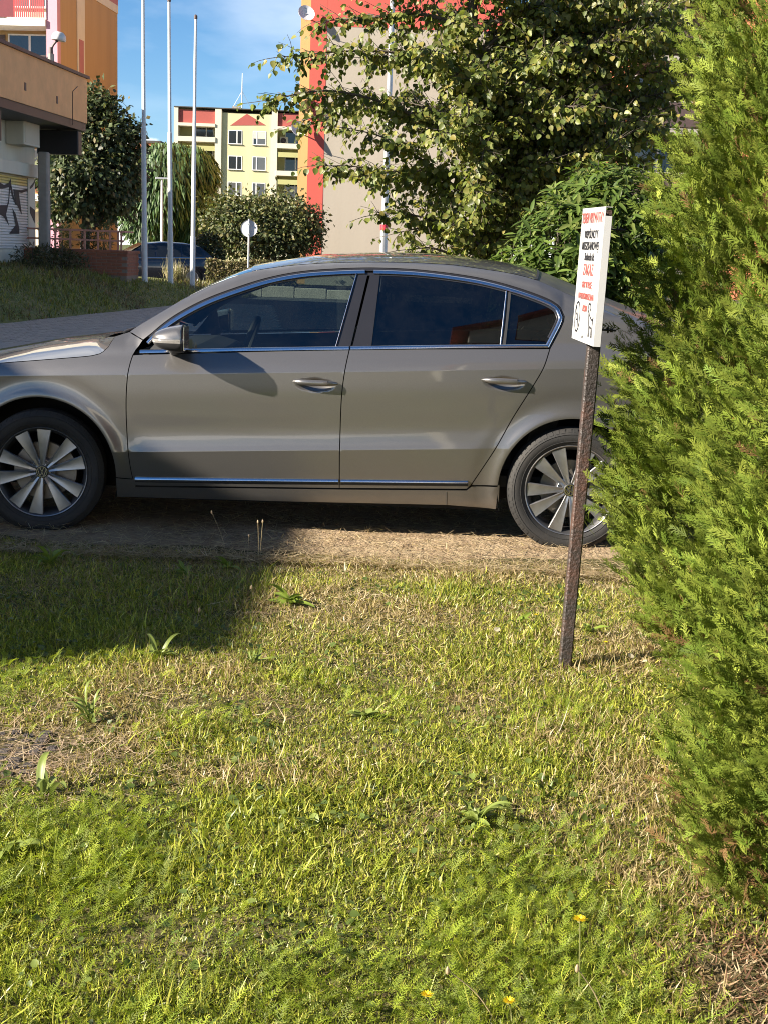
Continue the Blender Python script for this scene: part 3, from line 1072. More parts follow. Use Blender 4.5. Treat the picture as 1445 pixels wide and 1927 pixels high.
# ================================================================== the parked saloon
def paint_mat():
    m, nt, n, l, p = _nt('grey_beige_metallic_paint')
    tc = n.new('ShaderNodeTexCoord')
    fl = n.new('ShaderNodeTexNoise')
    fl.inputs['Scale'].default_value = 900
    fl.inputs['Detail'].default_value = 2
    l.new(tc.outputs['Object'], fl.inputs['Vector'])
    mr = n.new('ShaderNodeMapRange')
    mr.inputs['From Min'].default_value = 0.3
    mr.inputs['From Max'].default_value = 0.7
    mr.inputs['To Min'].default_value = 0.86
    mr.inputs['To Max'].default_value = 1.14
    l.new(fl.outputs['Fac'], mr.inputs['Value'])
    vm = n.new('ShaderNodeVectorMath')
    vm.operation = 'SCALE'
    vm.inputs[0].default_value = (0.182, 0.176, 0.171)
    l.new(mr.outputs[0], vm.inputs['Scale'])
    # road dust, thicker low on the body, in uneven patches
    nz = n.new('ShaderNodeTexNoise')
    nz.inputs['Scale'].default_value = 7
    nz.inputs['Detail'].default_value = 9
    nz.inputs['Roughness'].default_value = 0.7
    l.new(tc.outputs['Object'], nz.inputs['Vector'])
    sx = n.new('ShaderNodeSeparateXYZ')
    l.new(tc.outputs['Object'], sx.inputs[0])
    zr = n.new('ShaderNodeMapRange')
    zr.inputs['From Min'].default_value = 0.2
    zr.inputs['From Max'].default_value = 0.75
    zr.inputs['To Min'].default_value = 0.5
    zr.inputs['To Max'].default_value = 0.06
    l.new(sx.outputs['Z'], zr.inputs['Value'])
    mu = n.new('ShaderNodeMath')
    mu.operation = 'MULTIPLY'
    l.new(nz.outputs['Fac'], mu.inputs[0])
    l.new(zr.outputs[0], mu.inputs[1])
    mx = n.new('ShaderNodeMix')
    mx.data_type = 'RGBA'
    l.new(mu.outputs[0], mx.inputs['Factor'])
    l.new(vm.outputs[0], mx.inputs[6])
    mx.inputs[7].default_value = (0.145, 0.130, 0.112, 1)
    l.new(mx.outputs[2], p.inputs['Base Color'])
    p.inputs['Metallic'].default_value = 0.74
    p.inputs['Roughness'].default_value = 0.34
    p.inputs['Coat Weight'].default_value = 1.0
    p.inputs['Coat IOR'].default_value = 1.5
    cr = n.new('ShaderNodeMapRange')
    cr.inputs['To Min'].default_value = 0.03
    cr.inputs['To Max'].default_value = 0.22
    l.new(mu.outputs[0], cr.inputs['Value'])
    l.new(cr.outputs[0], p.inputs['Coat Roughness'])
    return m


def car_glass(name, tint):
    m, nt, n, l, p = _nt(name)
    n.remove(p)
    tr = n.new('ShaderNodeBsdfTransparent')
    tr.inputs['Color'].default_value = (*tint, 1)
    gl = n.new('ShaderNodeBsdfGlossy')
    gl.inputs['Roughness'].default_value = 0.015
    gl.inputs['Color'].default_value = (0.95, 0.98, 1.0, 1)
    fr = n.new('ShaderNodeFresnel')
    fr.inputs['IOR'].default_value = 1.62
    mu = n.new('ShaderNodeMath')
    mu.operation = 'MULTIPLY'
    mu.inputs[1].default_value = 1.35
    mu.use_clamp = True
    l.new(fr.outputs[0], mu.inputs[0])
    mx = n.new('ShaderNodeMixShader')
    l.new(mu.outputs[0], mx.inputs[0])
    l.new(tr.outputs[0], mx.inputs[1])
    l.new(gl.outputs[0], mx.inputs[2])
    # thin film of dust
    df = n.new('ShaderNodeBsdfDiffuse')
    df.inputs['Color'].default_value = (0.35, 0.34, 0.32, 1)
    tc = n.new('ShaderNodeTexCoord')
    nz = n.new('ShaderNodeTexNoise')
    nz.inputs['Scale'].default_value = 6
    nz.inputs['Detail'].default_value = 10
    nz.inputs['Roughness'].default_value = 0.75
    l.new(tc.outputs['Object'], nz.inputs['Vector'])
    mr = n.new('ShaderNodeMapRange')
    mr.inputs['From Min'].default_value = 0.4
    mr.inputs['From Max'].default_value = 0.8
    mr.inputs['To Max'].default_value = 0.012
    l.new(nz.outputs['Fac'], mr.inputs['Value'])
    m2 = n.new('ShaderNodeMixShader')
    l.new(mr.outputs[0], m2.inputs[0])
    l.new(mx.outputs[0], m2.inputs[1])
    l.new(df.outputs[0], m2.inputs[2])
    l.new(m2.outputs[0], n['Material Output'].inputs['Surface'])
    return m


M['paint'] = paint_mat()
M['glass_front'] = car_glass('door_glass', (0.36, 0.43, 0.42))
M['glass_rear'] = car_glass('dark_tinted_glass', (0.07, 0.08, 0.085))
M['dusty_glass'] = pmat('dusty_rear_screen', (0.075, 0.07, 0.05), 0.45, vary=0.4, scale=9, coat=0.25, dirt=((0.16, 0.14, 0.09), 0.6))
M['glass_screen'] = car_glass('windscreen_glass', (0.70, 0.78, 0.74))
M['chrome'] = pmat('bright_trim', (0.72, 0.73, 0.76), 0.16, metal=1.0, vary=0.05, scale=10)
M['trim_black'] = pmat('gloss_black_trim', (0.016, 0.016, 0.019), 0.28, vary=0.1, scale=8, coat=0.3)
M['plastic'] = pmat('black_plastic', (0.02, 0.02, 0.021), 0.6, vary=0.15, scale=20)
M['rubber'] = pmat('tyre_rubber', (0.014, 0.0135, 0.013), 0.75, vary=0.25, scale=12, bump=0.15, bscale=160, dirt=((0.06, 0.05, 0.04), 0.4))
M['alloy'] = pmat('brushed_alloy', (0.33, 0.33, 0.34), 0.34, metal=0.85, vary=0.12, scale=18, dirt=((0.16, 0.15, 0.14), 0.45), rvary=0.12)
M['alloy_dark'] = pmat('dark_wheel_barrel', (0.05, 0.05, 0.052), 0.5, metal=0.5, vary=0.2, scale=14)
M['disc'] = pmat('brake_disc_steel', (0.22, 0.20, 0.18), 0.45, metal=0.8, vary=0.2, scale=20)
M['lens'] = pmat('clear_lens', (0.62, 0.62, 0.60), 0.1, vary=0.08, scale=40, coat=0.6)
M['indicator_lens'] = pmat('smoked_clear_lens', (0.22, 0.21, 0.20), 0.15, vary=0.2, scale=60, coat=0.6)
M['red_lens'] = pmat('red_lamp_lens', (0.35, 0.012, 0.015), 0.12, vary=0.05, scale=10, coat=0.8)
M['interior'] = pmat('dark_cabin_plastic', (0.035, 0.034, 0.033), 0.7, vary=0.1, scale=10)
M['seat_cloth'] = pmat('grey_seat_cloth', (0.11, 0.105, 0.10), 0.9, vary=0.15, scale=20, bump=0.2)
M['headlining'] = pmat('pale_headlining', (0.45, 0.43, 0.40), 0.95, vary=0.05, scale=10)
M['well'] = pmat('wheel_well', (0.010, 0.0095, 0.009), 0.95, vary=0.2, scale=10)

YC = 7.885
XM = -0.41
XF, XR, WZ, TR = -1.765, 0.948, 0.322, 0.322
RF, RR = 0.384, 0.369


def pchip_lut(t, y, n=300):
    t, y = np.array(t, float), np.array(y, float)
    h, dlt = np.diff(t), np.diff(y) / np.diff(t)
    d = np.zeros(len(t))
    for i in range(1, len(t) - 1):
        if dlt[i - 1] * dlt[i] > 0:
            w1, w2 = 2 * h[i] + h[i - 1], h[i] + 2 * h[i - 1]
            d[i] = (w1 + w2) / (w1 / dlt[i - 1] + w2 / dlt[i])
    d[0], d[-1] = dlt[0], dlt[-1]
    q = np.linspace(0, 1, n)
    i = np.clip(np.searchsorted(t, q) - 1, 0, len(h) - 1)
    s = (q - t[i]) / h[i]
    v = ((1 + 2 * s) * (1 - s) ** 2 * y[i] + s * (1 - s) ** 2 * h[i] * d[i] + s * s * (3 - 2 * s) * y[i + 1] + s * s * (s - 1) * h[i] * d[i + 1])
    return q, v


LUT_LOW = pchip_lut([0, .2, .45, .75, 1], [.10, .055, .030, .012, .0])
LUT_MID = pchip_lut([0, .10, .24, .5, .8, 1], [0, .009, .014, .008, .002, .003])
LUT_UP = pchip_lut([0, .25, .6, 1], [.003, .013, .034, .062])


def z_up(x):
    return 0.8387 + 0.0477 * (x + 1.318)


def z_lo(x):
    return 0.4450 + 0.0443 * (x + 1.272)


def z_belt(x):
    return 0.9425 + 0.0520 * (x + 1.255)


def z_chr(x):
    return 0.3015 + 0.0240 * (x + 1.282)


ZT = ZE = None
HANDLES = []


def sst(a):
    a = np.clip(a, 0, 1)
    return a * a * (3 - 2 * a)


def half_w(x, z):
    x, z = np.asarray(x, float), np.asarray(z, float)
    zl, zu, zb = z_lo(x), z_up(x), z_belt(x)
    low = np.interp((z - 0.15) / (zl - 0.15), *LUT_LOW)
    mid = np.interp((z - zl) / (zu - zl), *LUT_MID)
    upp = np.interp((z - zu) / (zb - zu), *LUT_UP)
    h = np.maximum(z - zb, 0)
    top = 0.062 + 0.40 * h + 0.19 * h * h
    off = np.where(z < zl, low, np.where(z < zu, mid, np.where(z < zb, upp, top)))
    for (cx, cr) in ((XF, RF), (XR, RR)):
        r = np.hypot(x - cx, z - WZ)
        k = sst((r - cr) / 0.20)
        flat = np.where(z < zu, 0.004 + np.where(z < zl, low, 0) * 0.9, off)
        off = flat * (1 - k) + off * k
        off = off - 0.011 * np.exp(-((r - cr - 0.010) / 0.032) ** 2) * (z < zb)
        off = off + 0.004 * np.exp(-((r - cr - 0.095) / 0.04) ** 2) * (z < zu)
    off = off + 0.045 * np.clip((-1.25 - x) / 1.1, 0, 2) ** 2 + 0.055 * np.clip((x - 0.6) / 1.2, 0, 2) ** 2
    for (hx, hz) in HANDLES:
        q = ((x - hx) / 0.105) ** 2 + ((z - hz + 0.01) / 0.036) ** 2
        off = off + 0.020 * np.clip(1 - q, 0, 1) ** 1.5
    if ZT is not None:
        a, b = np.interp(x, *ZT), np.interp(x, *ZE)
        t = np.clip((z - a) / np.maximum(b - a, 0.02), 0, 1.4)
        off = off + np.where(z > zb + 0.01, 0.055 * t * t, 0)
    return 0.905 - off


def S(px, py):
    Y = 6.98
    for _ in range(6):
        p = P(px, py, Y)
        Y = YC - float(half_w(p[0], p[2]))
    return (float(p[0]), float(p[2]))


DLO_TOP = [(258, 665), (270, 650), (290, 629), (318, 606), (350, 586), (390, 566), (440, 547), (504, 527), (567, 515), (630, 510), (695, 508),
           (760, 510), (800, 513), (850, 519), (900, 527), (950, 539), (1000, 555), (1036, 570), (1051, 582), (1057, 596), (1053, 611), (1042, 633), (1031, 654)]
EDGE = [(244, 624), (262, 612), (300, 589), (350, 560), (400, 536), (450, 517), (490, 507), (560, 498), (630, 494), (700, 493), (780, 494),
        (850, 498), (910, 506), (960, 514), (1010, 527), (1060, 549), (1110, 571), (1190, 606), (1260, 640)]
dlo = [S(*p) for p in DLO_TOP]
edg = [S(*p) for p in EDGE]
k = int(np.argmax([p[0] for p in dlo]))
ZT = (np.array([p[0] for p in dlo[:k + 1]]), np.array([p[1] for p in dlo[:k + 1]]))
ex = np.array([p[0] for p in edg])
ZE = (ex, np.array([p[1] for p in edg]))
dlo = [S(*p) for p in DLO_TOP]
edg = [S(*p) for p in EDGE]
ZE = (np.array([p[0] for p in edg]), np.array([p[1] for p in edg]))
HANDLES += [S(594, 721), S(948, 718)]


def spline(pts, step=0.02):
    """Catmull-Rom through 2-D/3-D points, resampled"""
    p = np.array(pts, float)
    q = np.vstack([2 * p[0] - p[1], p, 2 * p[-1] - p[-2]])
    out = []
    for i in range(1, len(q) - 2):
        n = max(1, int(np.linalg.norm(q[i + 1] - q[i]) / step))
        for s in np.arange(n) / n:
            out.append(0.5 * ((2 * q[i]) + (-q[i - 1] + q[i + 1]) * s + (2 * q[i - 1] - 5 * q[i] + 4 * q[i + 1] - q[i + 2]) * s * s
                              + (-q[i - 1] + 3 * q[i] - 3 * q[i + 1] + q[i + 2]) * s ** 3))
    out.append(p[-1])
    return [tuple(map(float, a)) for a in out]


def line(pts, step=0.02):
    out = []
    for a, b in zip(pts[:-1], pts[1:]):
        n = max(1, int(math.dist(a, b) / step))
        out += [tuple(a[k] + (b[k] - a[k]) * s / n for k in range(len(a))) for s in range(n)]
    out.append(tuple(pts[-1]))
    return out


def area2(poly):
    return sum(poly[i - 1][0] * poly[i][1] - poly[i][0] * poly[i - 1][1] for i in range(len(poly)))


def inset(poly, d):
    """move every vertex of a polygon inwards by d"""
    n = len(poly)
    s = 1 if area2(poly) > 0 else -1
    out = []
    for i in range(n):
        a, b, c = np.array(poly[i - 1]), np.array(poly[i]), np.array(poly[(i + 1) % n])
        u, v = b - a, c - b
        u = u / (np.linalg.norm(u) + 1e-9)
        v = v / (np.linalg.norm(v) + 1e-9)
        t = u + v
        t = t / (np.linalg.norm(t) + 1e-9)
        nrm = np.array([-t[1], t[0]]) * s
        k = 1.0 / max(0.4, abs(float(np.dot(nrm, np.array([-u[1], u[0]]) * s))))
        out.append(tuple(b + nrm * d * k))
    return out


def inside(poly, x, z):
    c = np.zeros(len(x), bool)
    for i in range(len(poly)):
        (x1, z1), (x2, z2) = poly[i - 1], poly[i]
        hit = ((z1 > z) != (z2 > z)) & (x < (x2 - x1) * (z - z1) / (z2 - z1 + 1e-12) + x1)
        c ^= hit
    return c


def near_edge(poly, x, z, d):
    m = np.full(len(x), 1e9)
    for i in range(len(poly)):
        a, b = np.array(poly[i - 1]), np.array(poly[i])
        ab = b - a
        L2 = float(ab @ ab) + 1e-12
        t = np.clip(((x - a[0]) * ab[0] + (z - a[1]) * ab[1]) / L2, 0, 1)
        m = np.minimum(m, np.hypot(x - a[0] - t * ab[0], z - a[1] - t * ab[1]))
    return m < d


car = thing('parked_saloon', 'grey beige metallic saloon parked across the dry straw strip', 'car', (XM, YC, 0))


FAR = {}


def far_copy(o, parent):
    """the same piece on the car's far side"""
    p2 = FAR.get(parent.name)
    o2 = new_obj(o.name.split('.')[0], o.data, p2 or parent)
    if p2 is None:
        o2.scale = (1, -1, 1)
    FAR[o.name] = o2
    return o2


def clean(poly):
    out = []
    for p in poly:
        if not out or math.dist(p, out[-1]) > 0.004:
            out.append(p)
    if math.dist(out[0], out[-1]) < 0.004:
        out.pop()
    return out


def panel(name, poly, mat, parent=None, drop=0.0, gap=0.0025, fold=0.014, step=0.03, creases=True, extra=None, far=True, wf=half_w):
    """body panel: the outline filled and laid on the body's side surface"""
    parent = parent or car
    poly = clean(poly)
    if gap:
        poly = inset(poly, gap)
    n = len(poly)
    xs, zs = [p[0] for p in poly], [p[1] for p in poly]
    gx_, gz_ = np.meshgrid(np.arange(min(xs), max(xs), step), np.arange(min(zs), max(zs), step))
    px_, pz_ = gx_.ravel() + 0.3 * step * (np.arange(gx_.size) % 2), gz_.ravel()
    if creases:
        cx = np.arange(min(xs), max(xs), 0.025)
        for fn in (z_lo, z_up):
            for dz in (-0.022, -0.009, -0.0025, 0.0025, 0.009, 0.022):
                px_, pz_ = np.concatenate([px_, cx]), np.concatenate([pz_, fn(cx) + dz])
        for ccx, ccr in ((XF, RF), (XR, RR)):
            for rr_ in (0.006, 0.014, 0.024, 0.036, 0.050, 0.066, 0.084, 0.104, 0.126, 0.150, 0.178):
                aa_ = np.linspace(-0.2, math.pi + 0.2, 90)
                px_, pz_ = np.concatenate([px_, ccx + (ccr + rr_) * np.cos(aa_)]), np.concatenate([pz_, WZ + (ccr + rr_) * np.sin(aa_)])
        base = inside(poly, px_, pz_) & ~near_edge(poly, px_, pz_, 0.005)
        # the plain grid keeps off the crease rows
        ng = gx_.size
        off = np.ones(len(px_), bool)
        for fn in (z_lo, z_up):
            off[:ng] &= np.abs(pz_[:ng] - fn(px_[:ng])) > 0.03
        for ccx, ccr in ((XF, RF), (XR, RR)):
            rr_ = np.hypot(px_[:ng] - ccx, pz_[:ng] - WZ) - ccr
            off[:ng] &= (rr_ > 0.19) | (pz_[:ng] < WZ - 0.05)
        na_ = 2 * 11 * 90
        for fn in (z_lo, z_up):
            off[-na_:] &= np.abs(pz_[-na_:] - fn(px_[-na_:])) > 0.028
        keep = base & off
    else:
        keep = inside(poly, px_, pz_) & ~near_edge(poly, px_, pz_, 0.008)
    pts = [Vector(p) for p in poly] + [Vector((a, b)) for a, b in zip(px_[keep], pz_[keep])]
    if extra:
        ea = np.array(extra)
        kk = inside(poly, ea[:, 0], ea[:, 1])
        pts += [Vector(p) for p in ea[kk]]
    res = delaunay_2d_cdt(pts, [(i, (i + 1) % n) for i in range(n)], [list(range(n))], 1, 1e-6)
    V2, F2, orig = res[0], res[2], res[3]
    x = np.array([v[0] for v in V2])
    z = np.array([v[1] for v in V2])
    e = 0.0015
    w = wf(x, z) - drop
    gxn = (wf(x + e, z) - wf(x - e, z)) / (2 * e)
    gzn = (wf(x, z + e) - wf(x, z - e)) / (2 * e)
    nor = np.stack([-gxn, -np.ones_like(gxn), -gzn], axis=1)     # outward on the near (-Y) side
    nor /= np.linalg.norm(nor, axis=1, keepdims=True)
    verts = [(a - XM, -b, c) for a, b, c in zip(x, w, z)]
    faces = []
    for f in F2:
        f = list(f)
        ar = sum(x[f[i - 1]] * z[f[i]] - x[f[i]] * z[f[i - 1]] for i in range(len(f)))
        faces.append(f if ar > 0 else f[::-1])
    normals = [tuple(q) for q in nor]
    if fold:
        src = {}
        for i, o in enumerate(orig):
            for q in o:
                if q < n:
                    src[q] = i
        loop = [src[i] for i in range(n) if i in src]
        sgn = 1 if area2(poly) > 0 else -1
        b0 = len(verts)
        m_ = len(loop)
        for j, i in enumerate(loop):
            a, c = loop[j - 1], loop[(j + 1) % m_]
            t = np.array([x[c] - x[a], z[c] - z[a]])
            t = t / (np.linalg.norm(t) + 1e-9)
            on = np.array([t[1], -t[0]]) * sgn
            verts.append(verts[i])
            verts.append((verts[i][0] - on[0] * 0.002, verts[i][1] + fold, verts[i][2] - on[1] * 0.002))
            nn = np.array([on[0], -0.45, on[1]])
            nn /= np.linalg.norm(nn)
            normals += [tuple(nn), (float(on[0]), 0.0, float(on[1]))]
        for j in range(m_):
            k2 = (j + 1) % m_
            q = (b0 + 2 * j, b0 + 2 * j + 1, b0 + 2 * k2 + 1, b0 + 2 * k2)
            faces.append(q if sgn > 0 else q[::-1])
    me = bpy.data.meshes.new(name)
    me.from_pydata(verts, [], faces)
    me.polygons.foreach_set('use_smooth', [True] * len(me.polygons))
    me.normals_split_custom_set_from_vertices(normals)
    me.materials.append(mat)
    o = new_obj(name, me, parent)
    if far:
        far_copy(o, parent)
    return o


def strip(name, pts, width, height, mat, parent=None, drop=0.0, closed=False, far=True, wf=half_w, sky=False):
    """a bead of trim that follows the body side"""
    parent = parent or car
    pts = [np.array(p) for p in pts]
    n = len(pts)
    rows = []
    for i, p in enumerate(pts):
        a = pts[i - 1] if (closed or i > 0) else pts[i]
        b = pts[(i + 1) % n] if (closed or i < n - 1) else pts[i]
        t = b - a
        t = t / (np.linalg.norm(t) + 1e-9)
        pr = np.array([-t[1], t[0]])
        r = []
        for s, hh in (((-0.5, -0.006), (-0.5, 0.7), (-0.40, 1.0), (-0.1, 0.86), (0.25, 0.5), (0.5, 0.12), (0.5, -0.006)) if sky else
                      ((-0.5, -0.006), (-0.5, 0.25), (-0.36, 0.85), (0, 1.0), (0.36, 0.85), (0.5, 0.25), (0.5, -0.006))):
            q = p + pr * s * width
            w = float(wf(q[0], q[1])) - drop + (hh * height if hh > 0 else hh)
            r.append((q[0] - XM, -w, q[1]))
        rows.append(r)
    if closed:
        rows.append(rows[0])
    m = MB().grid(rows)
    o = m.build(name, mat, parent, smooth=True, angle=60)
    if far:
        far_copy(o, parent)
    return o


def arc(cx, r, a0, a1, n=40):
    return [(cx + r * math.cos(R_(a)), WZ + r * math.sin(R_(a))) for a in np.linspace(a0, a1, n)]


# ---- outlines (x, z)
pillar_seam = [S(244, 624), S(270, 640)]
door_front = spline([S(*p) for p in ((270, 640), (262, 652), (251, 668), (241, 705), (238, 760), (240, 820), (246, 880), (254, 914))])
hood_line = spline([S(*p) for p in ((217, 634), (211, 641), (204, 653), (194, 662), (174, 669), (107, 675), (0, 683))])
hl_end = hood_line[-1]
hood_line += line([hl_end, (-2.2, hl_end[1] - 0.03), (-2.36, hl_end[1] - 0.065)])[1:]
fx0 = -2.36
sill_front = S(218, 899)
fender = (line([hood_line[0], pillar_seam[0]]) + line(pillar_seam)[1:] + door_front[1:]
          + line([door_front[-1], (door_front[-1][0] + 0.0, z_chr(-1.28) - 0.004), (sill_front[0], z_chr(-1.38) + 0.008)])[1:])
a0 = math.degrees(math.atan2(sill_front[1] - WZ, sill_front[0] - XF))
arcF = arc(XF, RF, a0, 188, 60)
fender += arcF + line([arcF[-1], (fx0, WZ - 0.06), (fx0, hood_line[-1][1])])[1:]
fender += hood_line[::-1][1:]
panel('front_fender', fender, M['paint'])

mid_gap = spline([S(*p) for p in ((658, 657), (649, 700), (643, 750), (640, 830), (639, 919))])
rear_gap = spline([S(*p) for p in ((1034, 656), (1021, 694), (998, 733), (965, 785), (931, 845), (885, 914))])
belt = [S(*p) for p in ((262, 667), (450, 663), (658, 659), (850, 656), (1033, 655))]


def ell(c, rx=0.112, rz=0.042, nx=20, nz=11):
    return [(c[0] + rx * (2 * i / nx - 1), c[1] - 0.01 + rz * (2 * j / nz - 1)) for i in range(nx + 1) for j in range(nz + 1)]


iA = min(range(len(door_front)), key=lambda i: abs(door_front[i][1] - belt[0][1]))
fd = door_front[iA:] + line([door_front[-1], mid_gap[-1]])[1:] + mid_gap[::-1][1:] + line([mid_gap[0], belt[0], door_front[iA]])[1:]
rd = mid_gap + line([mid_gap[-1], (rear_gap[-1][0] - 0.02, z_chr(0.4) - 0.035), rear_gap[-1]])[1:] + rear_gap[::-1][1:] + line([rear_gap[0], mid_gap[0]])[1:]
front_door = panel('front_door', fd, M['paint'], extra=ell(HANDLES[0]))
rear_door = panel('rear_door', rd, M['paint'], extra=ell(HANDLES[1]))

# side frame: windscreen pillar, roof rail, rear pillar, quarter panel
dl = spline(dlo[1:], 0.02)
frame_low = inset(dl + [(0.2, 0.6)], -0.010)[:-1]
frame_low = [pillar_seam[1]] + frame_low[3:-2]
qx1 = 1.72
arcR = arc(XR, RR, 192, -8, 60)
top_rear = [(1.44, 1.10), (qx1, 1.065)]
edge_l = spline([e for e in edg if e[0] < 1.30], 0.03)
side = (line(frame_low) + line([frame_low[-1], rear_gap[0]])[1:] + rear_gap[1:]
        + line([rear_gap[-1], (arcR[0][0] - 0.004, rear_gap[-1][1] + 0.006)])[1:]
        + arcR + line([arcR[-1], (qx1, WZ - 0.02), (qx1, 1.065)])[1:] + line([(qx1, 1.065), top_rear[0], edge_l[-1]])[1:] + edge_l[::-1][1:])
side_frame = panel('side_frame', side, M['paint'])

# sill
sb = [S(*p) for p in ((221, 936), (530, 944), (840, 951), (933, 959))]
sill = (line([sill_front, (-1.29, z_chr(-1.28) - 0.004)]) + line([(-1.285, door_front[-1][1] - 0.004), (mid_gap[-1][0], mid_gap[-1][1] - 0.004), (rear_gap[-1][0] - 0.02, z_chr(0.4) - 0.040),
        (rear_gap[-1][0] + 0.004, rear_gap[-1][1] - 0.002), (arcR[0][0] - 0.006, rear_gap[-1][1] + 0.002)]) + line([(sb[3][0], sb[3][1]), sb[2], sb[1], sb[0], sill_front])[:-1])
sl_o = panel('sill', sill, M['paint'], creases=False, step=0.04)
strip('seam', line([S(840, 926), S(840, 950)]), 0.004, 0.001, M['plastic'], sl_o, far=False)

# dark structure behind the gaps
back = ([(fx0 + 0.05, 0.3), (XF - RF - 0.02, 0.3)] + arc(XF, RF + 0.012, 176, a0, 40) + [(sill_front[0] + 0.01, 0.235), (0.57, 0.235)]
        + arc(XR, RR + 0.012, 192, -8, 40) + [(1.66, 0.36), (1.66, 1.0), (1.3, 1.06), (0.86, 1.045)] + belt[::-1] + [(-1.30, 0.95), (-1.5, 0.90), (fx0 + 0.05, 0.80)])
panel('inner_shell', back, M['well'], drop=0.028, gap=0, fold=0, creases=False, step=0.05)
panel('pillar_backing', [(a, b) for a, b in inset(frame_low + [belt[-1], belt[0]], -0.02)][:len(frame_low)] + inset(dl, 0.022)[::-1],
      M['well'], drop=0.02, gap=0, fold=0, creases=False, step=0.03)

# ---- windows
gp = lambda pts: line([S(*p) for p in pts], 0.025)
panel('front_window', gp([(340, 662), (338, 602), (365, 585), (400, 568), (445, 551), (506, 532), (567, 522), (630, 517), (671, 515), (631, 656)]), M['glass_front'], front_door, drop=0.008, gap=0, fold=0, creases=False, step=0.05)
panel('rear_window', gp([(716, 515), (790, 519), (850, 525), (900, 534), (951, 547), (939, 654), (699, 656)]), M['glass_rear'], rear_door, drop=0.008, gap=0, fold=0, creases=False, step=0.05)
panel('quarter_window', gp([(961, 551), (1000, 563), (1032, 577), (1046, 591), (1045, 606), (1025, 653), (950, 654)]), M['glass_rear'], rear_door, drop=0.008, gap=0, fold=0, creases=False, step=0.05)
panel('corner_trim', gp([(276, 664), (300, 639), (322, 613), (338, 602), (340, 663)]), M['plastic'], front_door, drop=0.004, gap=0, fold=0.01, creases=False, step=0.05)
panel('pillar_trim', gp([(671, 515), (693, 514), (659, 657), (631, 657)]), M['trim_black'], front_door, drop=0.003, gap=0.0015, fold=0.01, creases=False, step=0.05)
panel('pillar_trim', gp([(697, 514), (716, 514), (699, 656), (662, 657)]), M['trim_black'], rear_door, drop=0.003, gap=0.0015, fold=0.01, creases=False, step=0.05)
panel('window_divider', gp([(951, 547), (961, 551), (950, 655), (939, 655)]), M['plastic'], rear_door, drop=0.003, gap=0, fold=0.01, creases=False, step=0.05)
strip('divider_trim', line([S(952, 547), S(940, 655)]), 0.007, 0.004, M['chrome'], rear_door)
strip('pillar_trim_edge', line([S(671, 516), S(631, 656)]), 0.005, 0.004, M['chrome'], front_door)

# bright bead round the windows, black seal outside and inside it
d_in = inset(dl + [(0.2, 0.5)], 0.009)[:-1]
split = min(range(len(d_in)), key=lambda i: abs(d_in[i][0] - S(694, 508)[0]))
strip('window_seal', [tuple(p) for p in inset(dl + [(0.2, 0.5)], -0.003)[:-1]][2:], 0.016, 0.002, M['trim_black'], side_frame, drop=0.006)
strip('window_seal', [tuple(p) for p in inset(dl + [(0.2, 0.5)], 0.021)[:-1]][3:-2], 0.014, 0.002, M['trim_black'], side_frame, drop=0.006)
strip('window_trim', d_in[1:split], 0.021, 0.008, M['chrome'], front_door)
strip('window_trim', d_in[split + 1:], 0.021, 0.008, M['chrome'], rear_door)
bl_ = [S(*p) for p in ((264, 661.5), (450, 657.5), (657, 654.5))]
br_ = [S(*p) for p in ((660, 654.5), (850, 652), (1030, 651))]
strip('belt_trim', line(bl_), 0.019, 0.009, M['chrome'], front_door)
strip('belt_trim', line(br_), 0.019, 0.009, M['chrome'], rear_door)
# sill trims on the doors: bright bead over a dark groove
cx0 = S(255, 902)[0]
mgx = mid_gap[-1][0]
for a, b, par in ((cx0, mgx - 0.006, front_door), (mgx + 0.006, S(880, 905)[0], rear_door)):
    pl = [(x, z_chr(x) + 0.004) for x in np.linspace(a, b, 40)]
    strip('lower_trim', pl, 0.014, 0.012, M['chrome'], par, sky=True)
    strip('lower_groove', [(x, z - 0.017) for x, z in pl], 0.012, 0.001, M['plastic'], par)

# ---- roof, screens, bonnet, boot
def edge_pt(x, z):
    return np.array([x, float(half_w(x, z)), z])


def loft(name, left, centre, mat, pw=2.0, ny=25, parent=None, drop=0.0, smooth=True):
    """surface from the near edge across to the far one; left / centre: matching point lists (x, w, z)"""
    rows = []
    for a, c in zip(left, centre):
        r = []
        for s in np.linspace(-1, 1, ny):
            k = 1 - abs(s) ** pw
            r.append((a[0] + (c[0] - a[0]) * k - XM, a[1] * s, a[2] + (c[2] - a[2]) * k - drop))
        rows.append(r)
    return MB().grid(rows).build(name, mat, parent or car, smooth=True, angle=80)


el3 = [edge_pt(*p) for p in spline(edg, 0.03)]
x_head, x_back = S(478, 509)[0], S(1012, 528)[0]
i_h = min(range(len(el3)), key=lambda i: abs(el3[i][0] - x_head))
i_b = min(range(len(el3)), key=lambda i: abs(el3[i][0] - x_back))
roof_e = el3[i_h:i_b + 1]


def roof_c(p):
    f = 0.55 + 0.45 * sst((p[0] - x_head) / 0.5)
    return np.array([p[0] - 0.03 * sst(1 - (p[0] - x_head) / 0.4) + 0.05 * sst(1 - (x_back - p[0]) / 0.4), 0, p[2] + 0.050 * f])


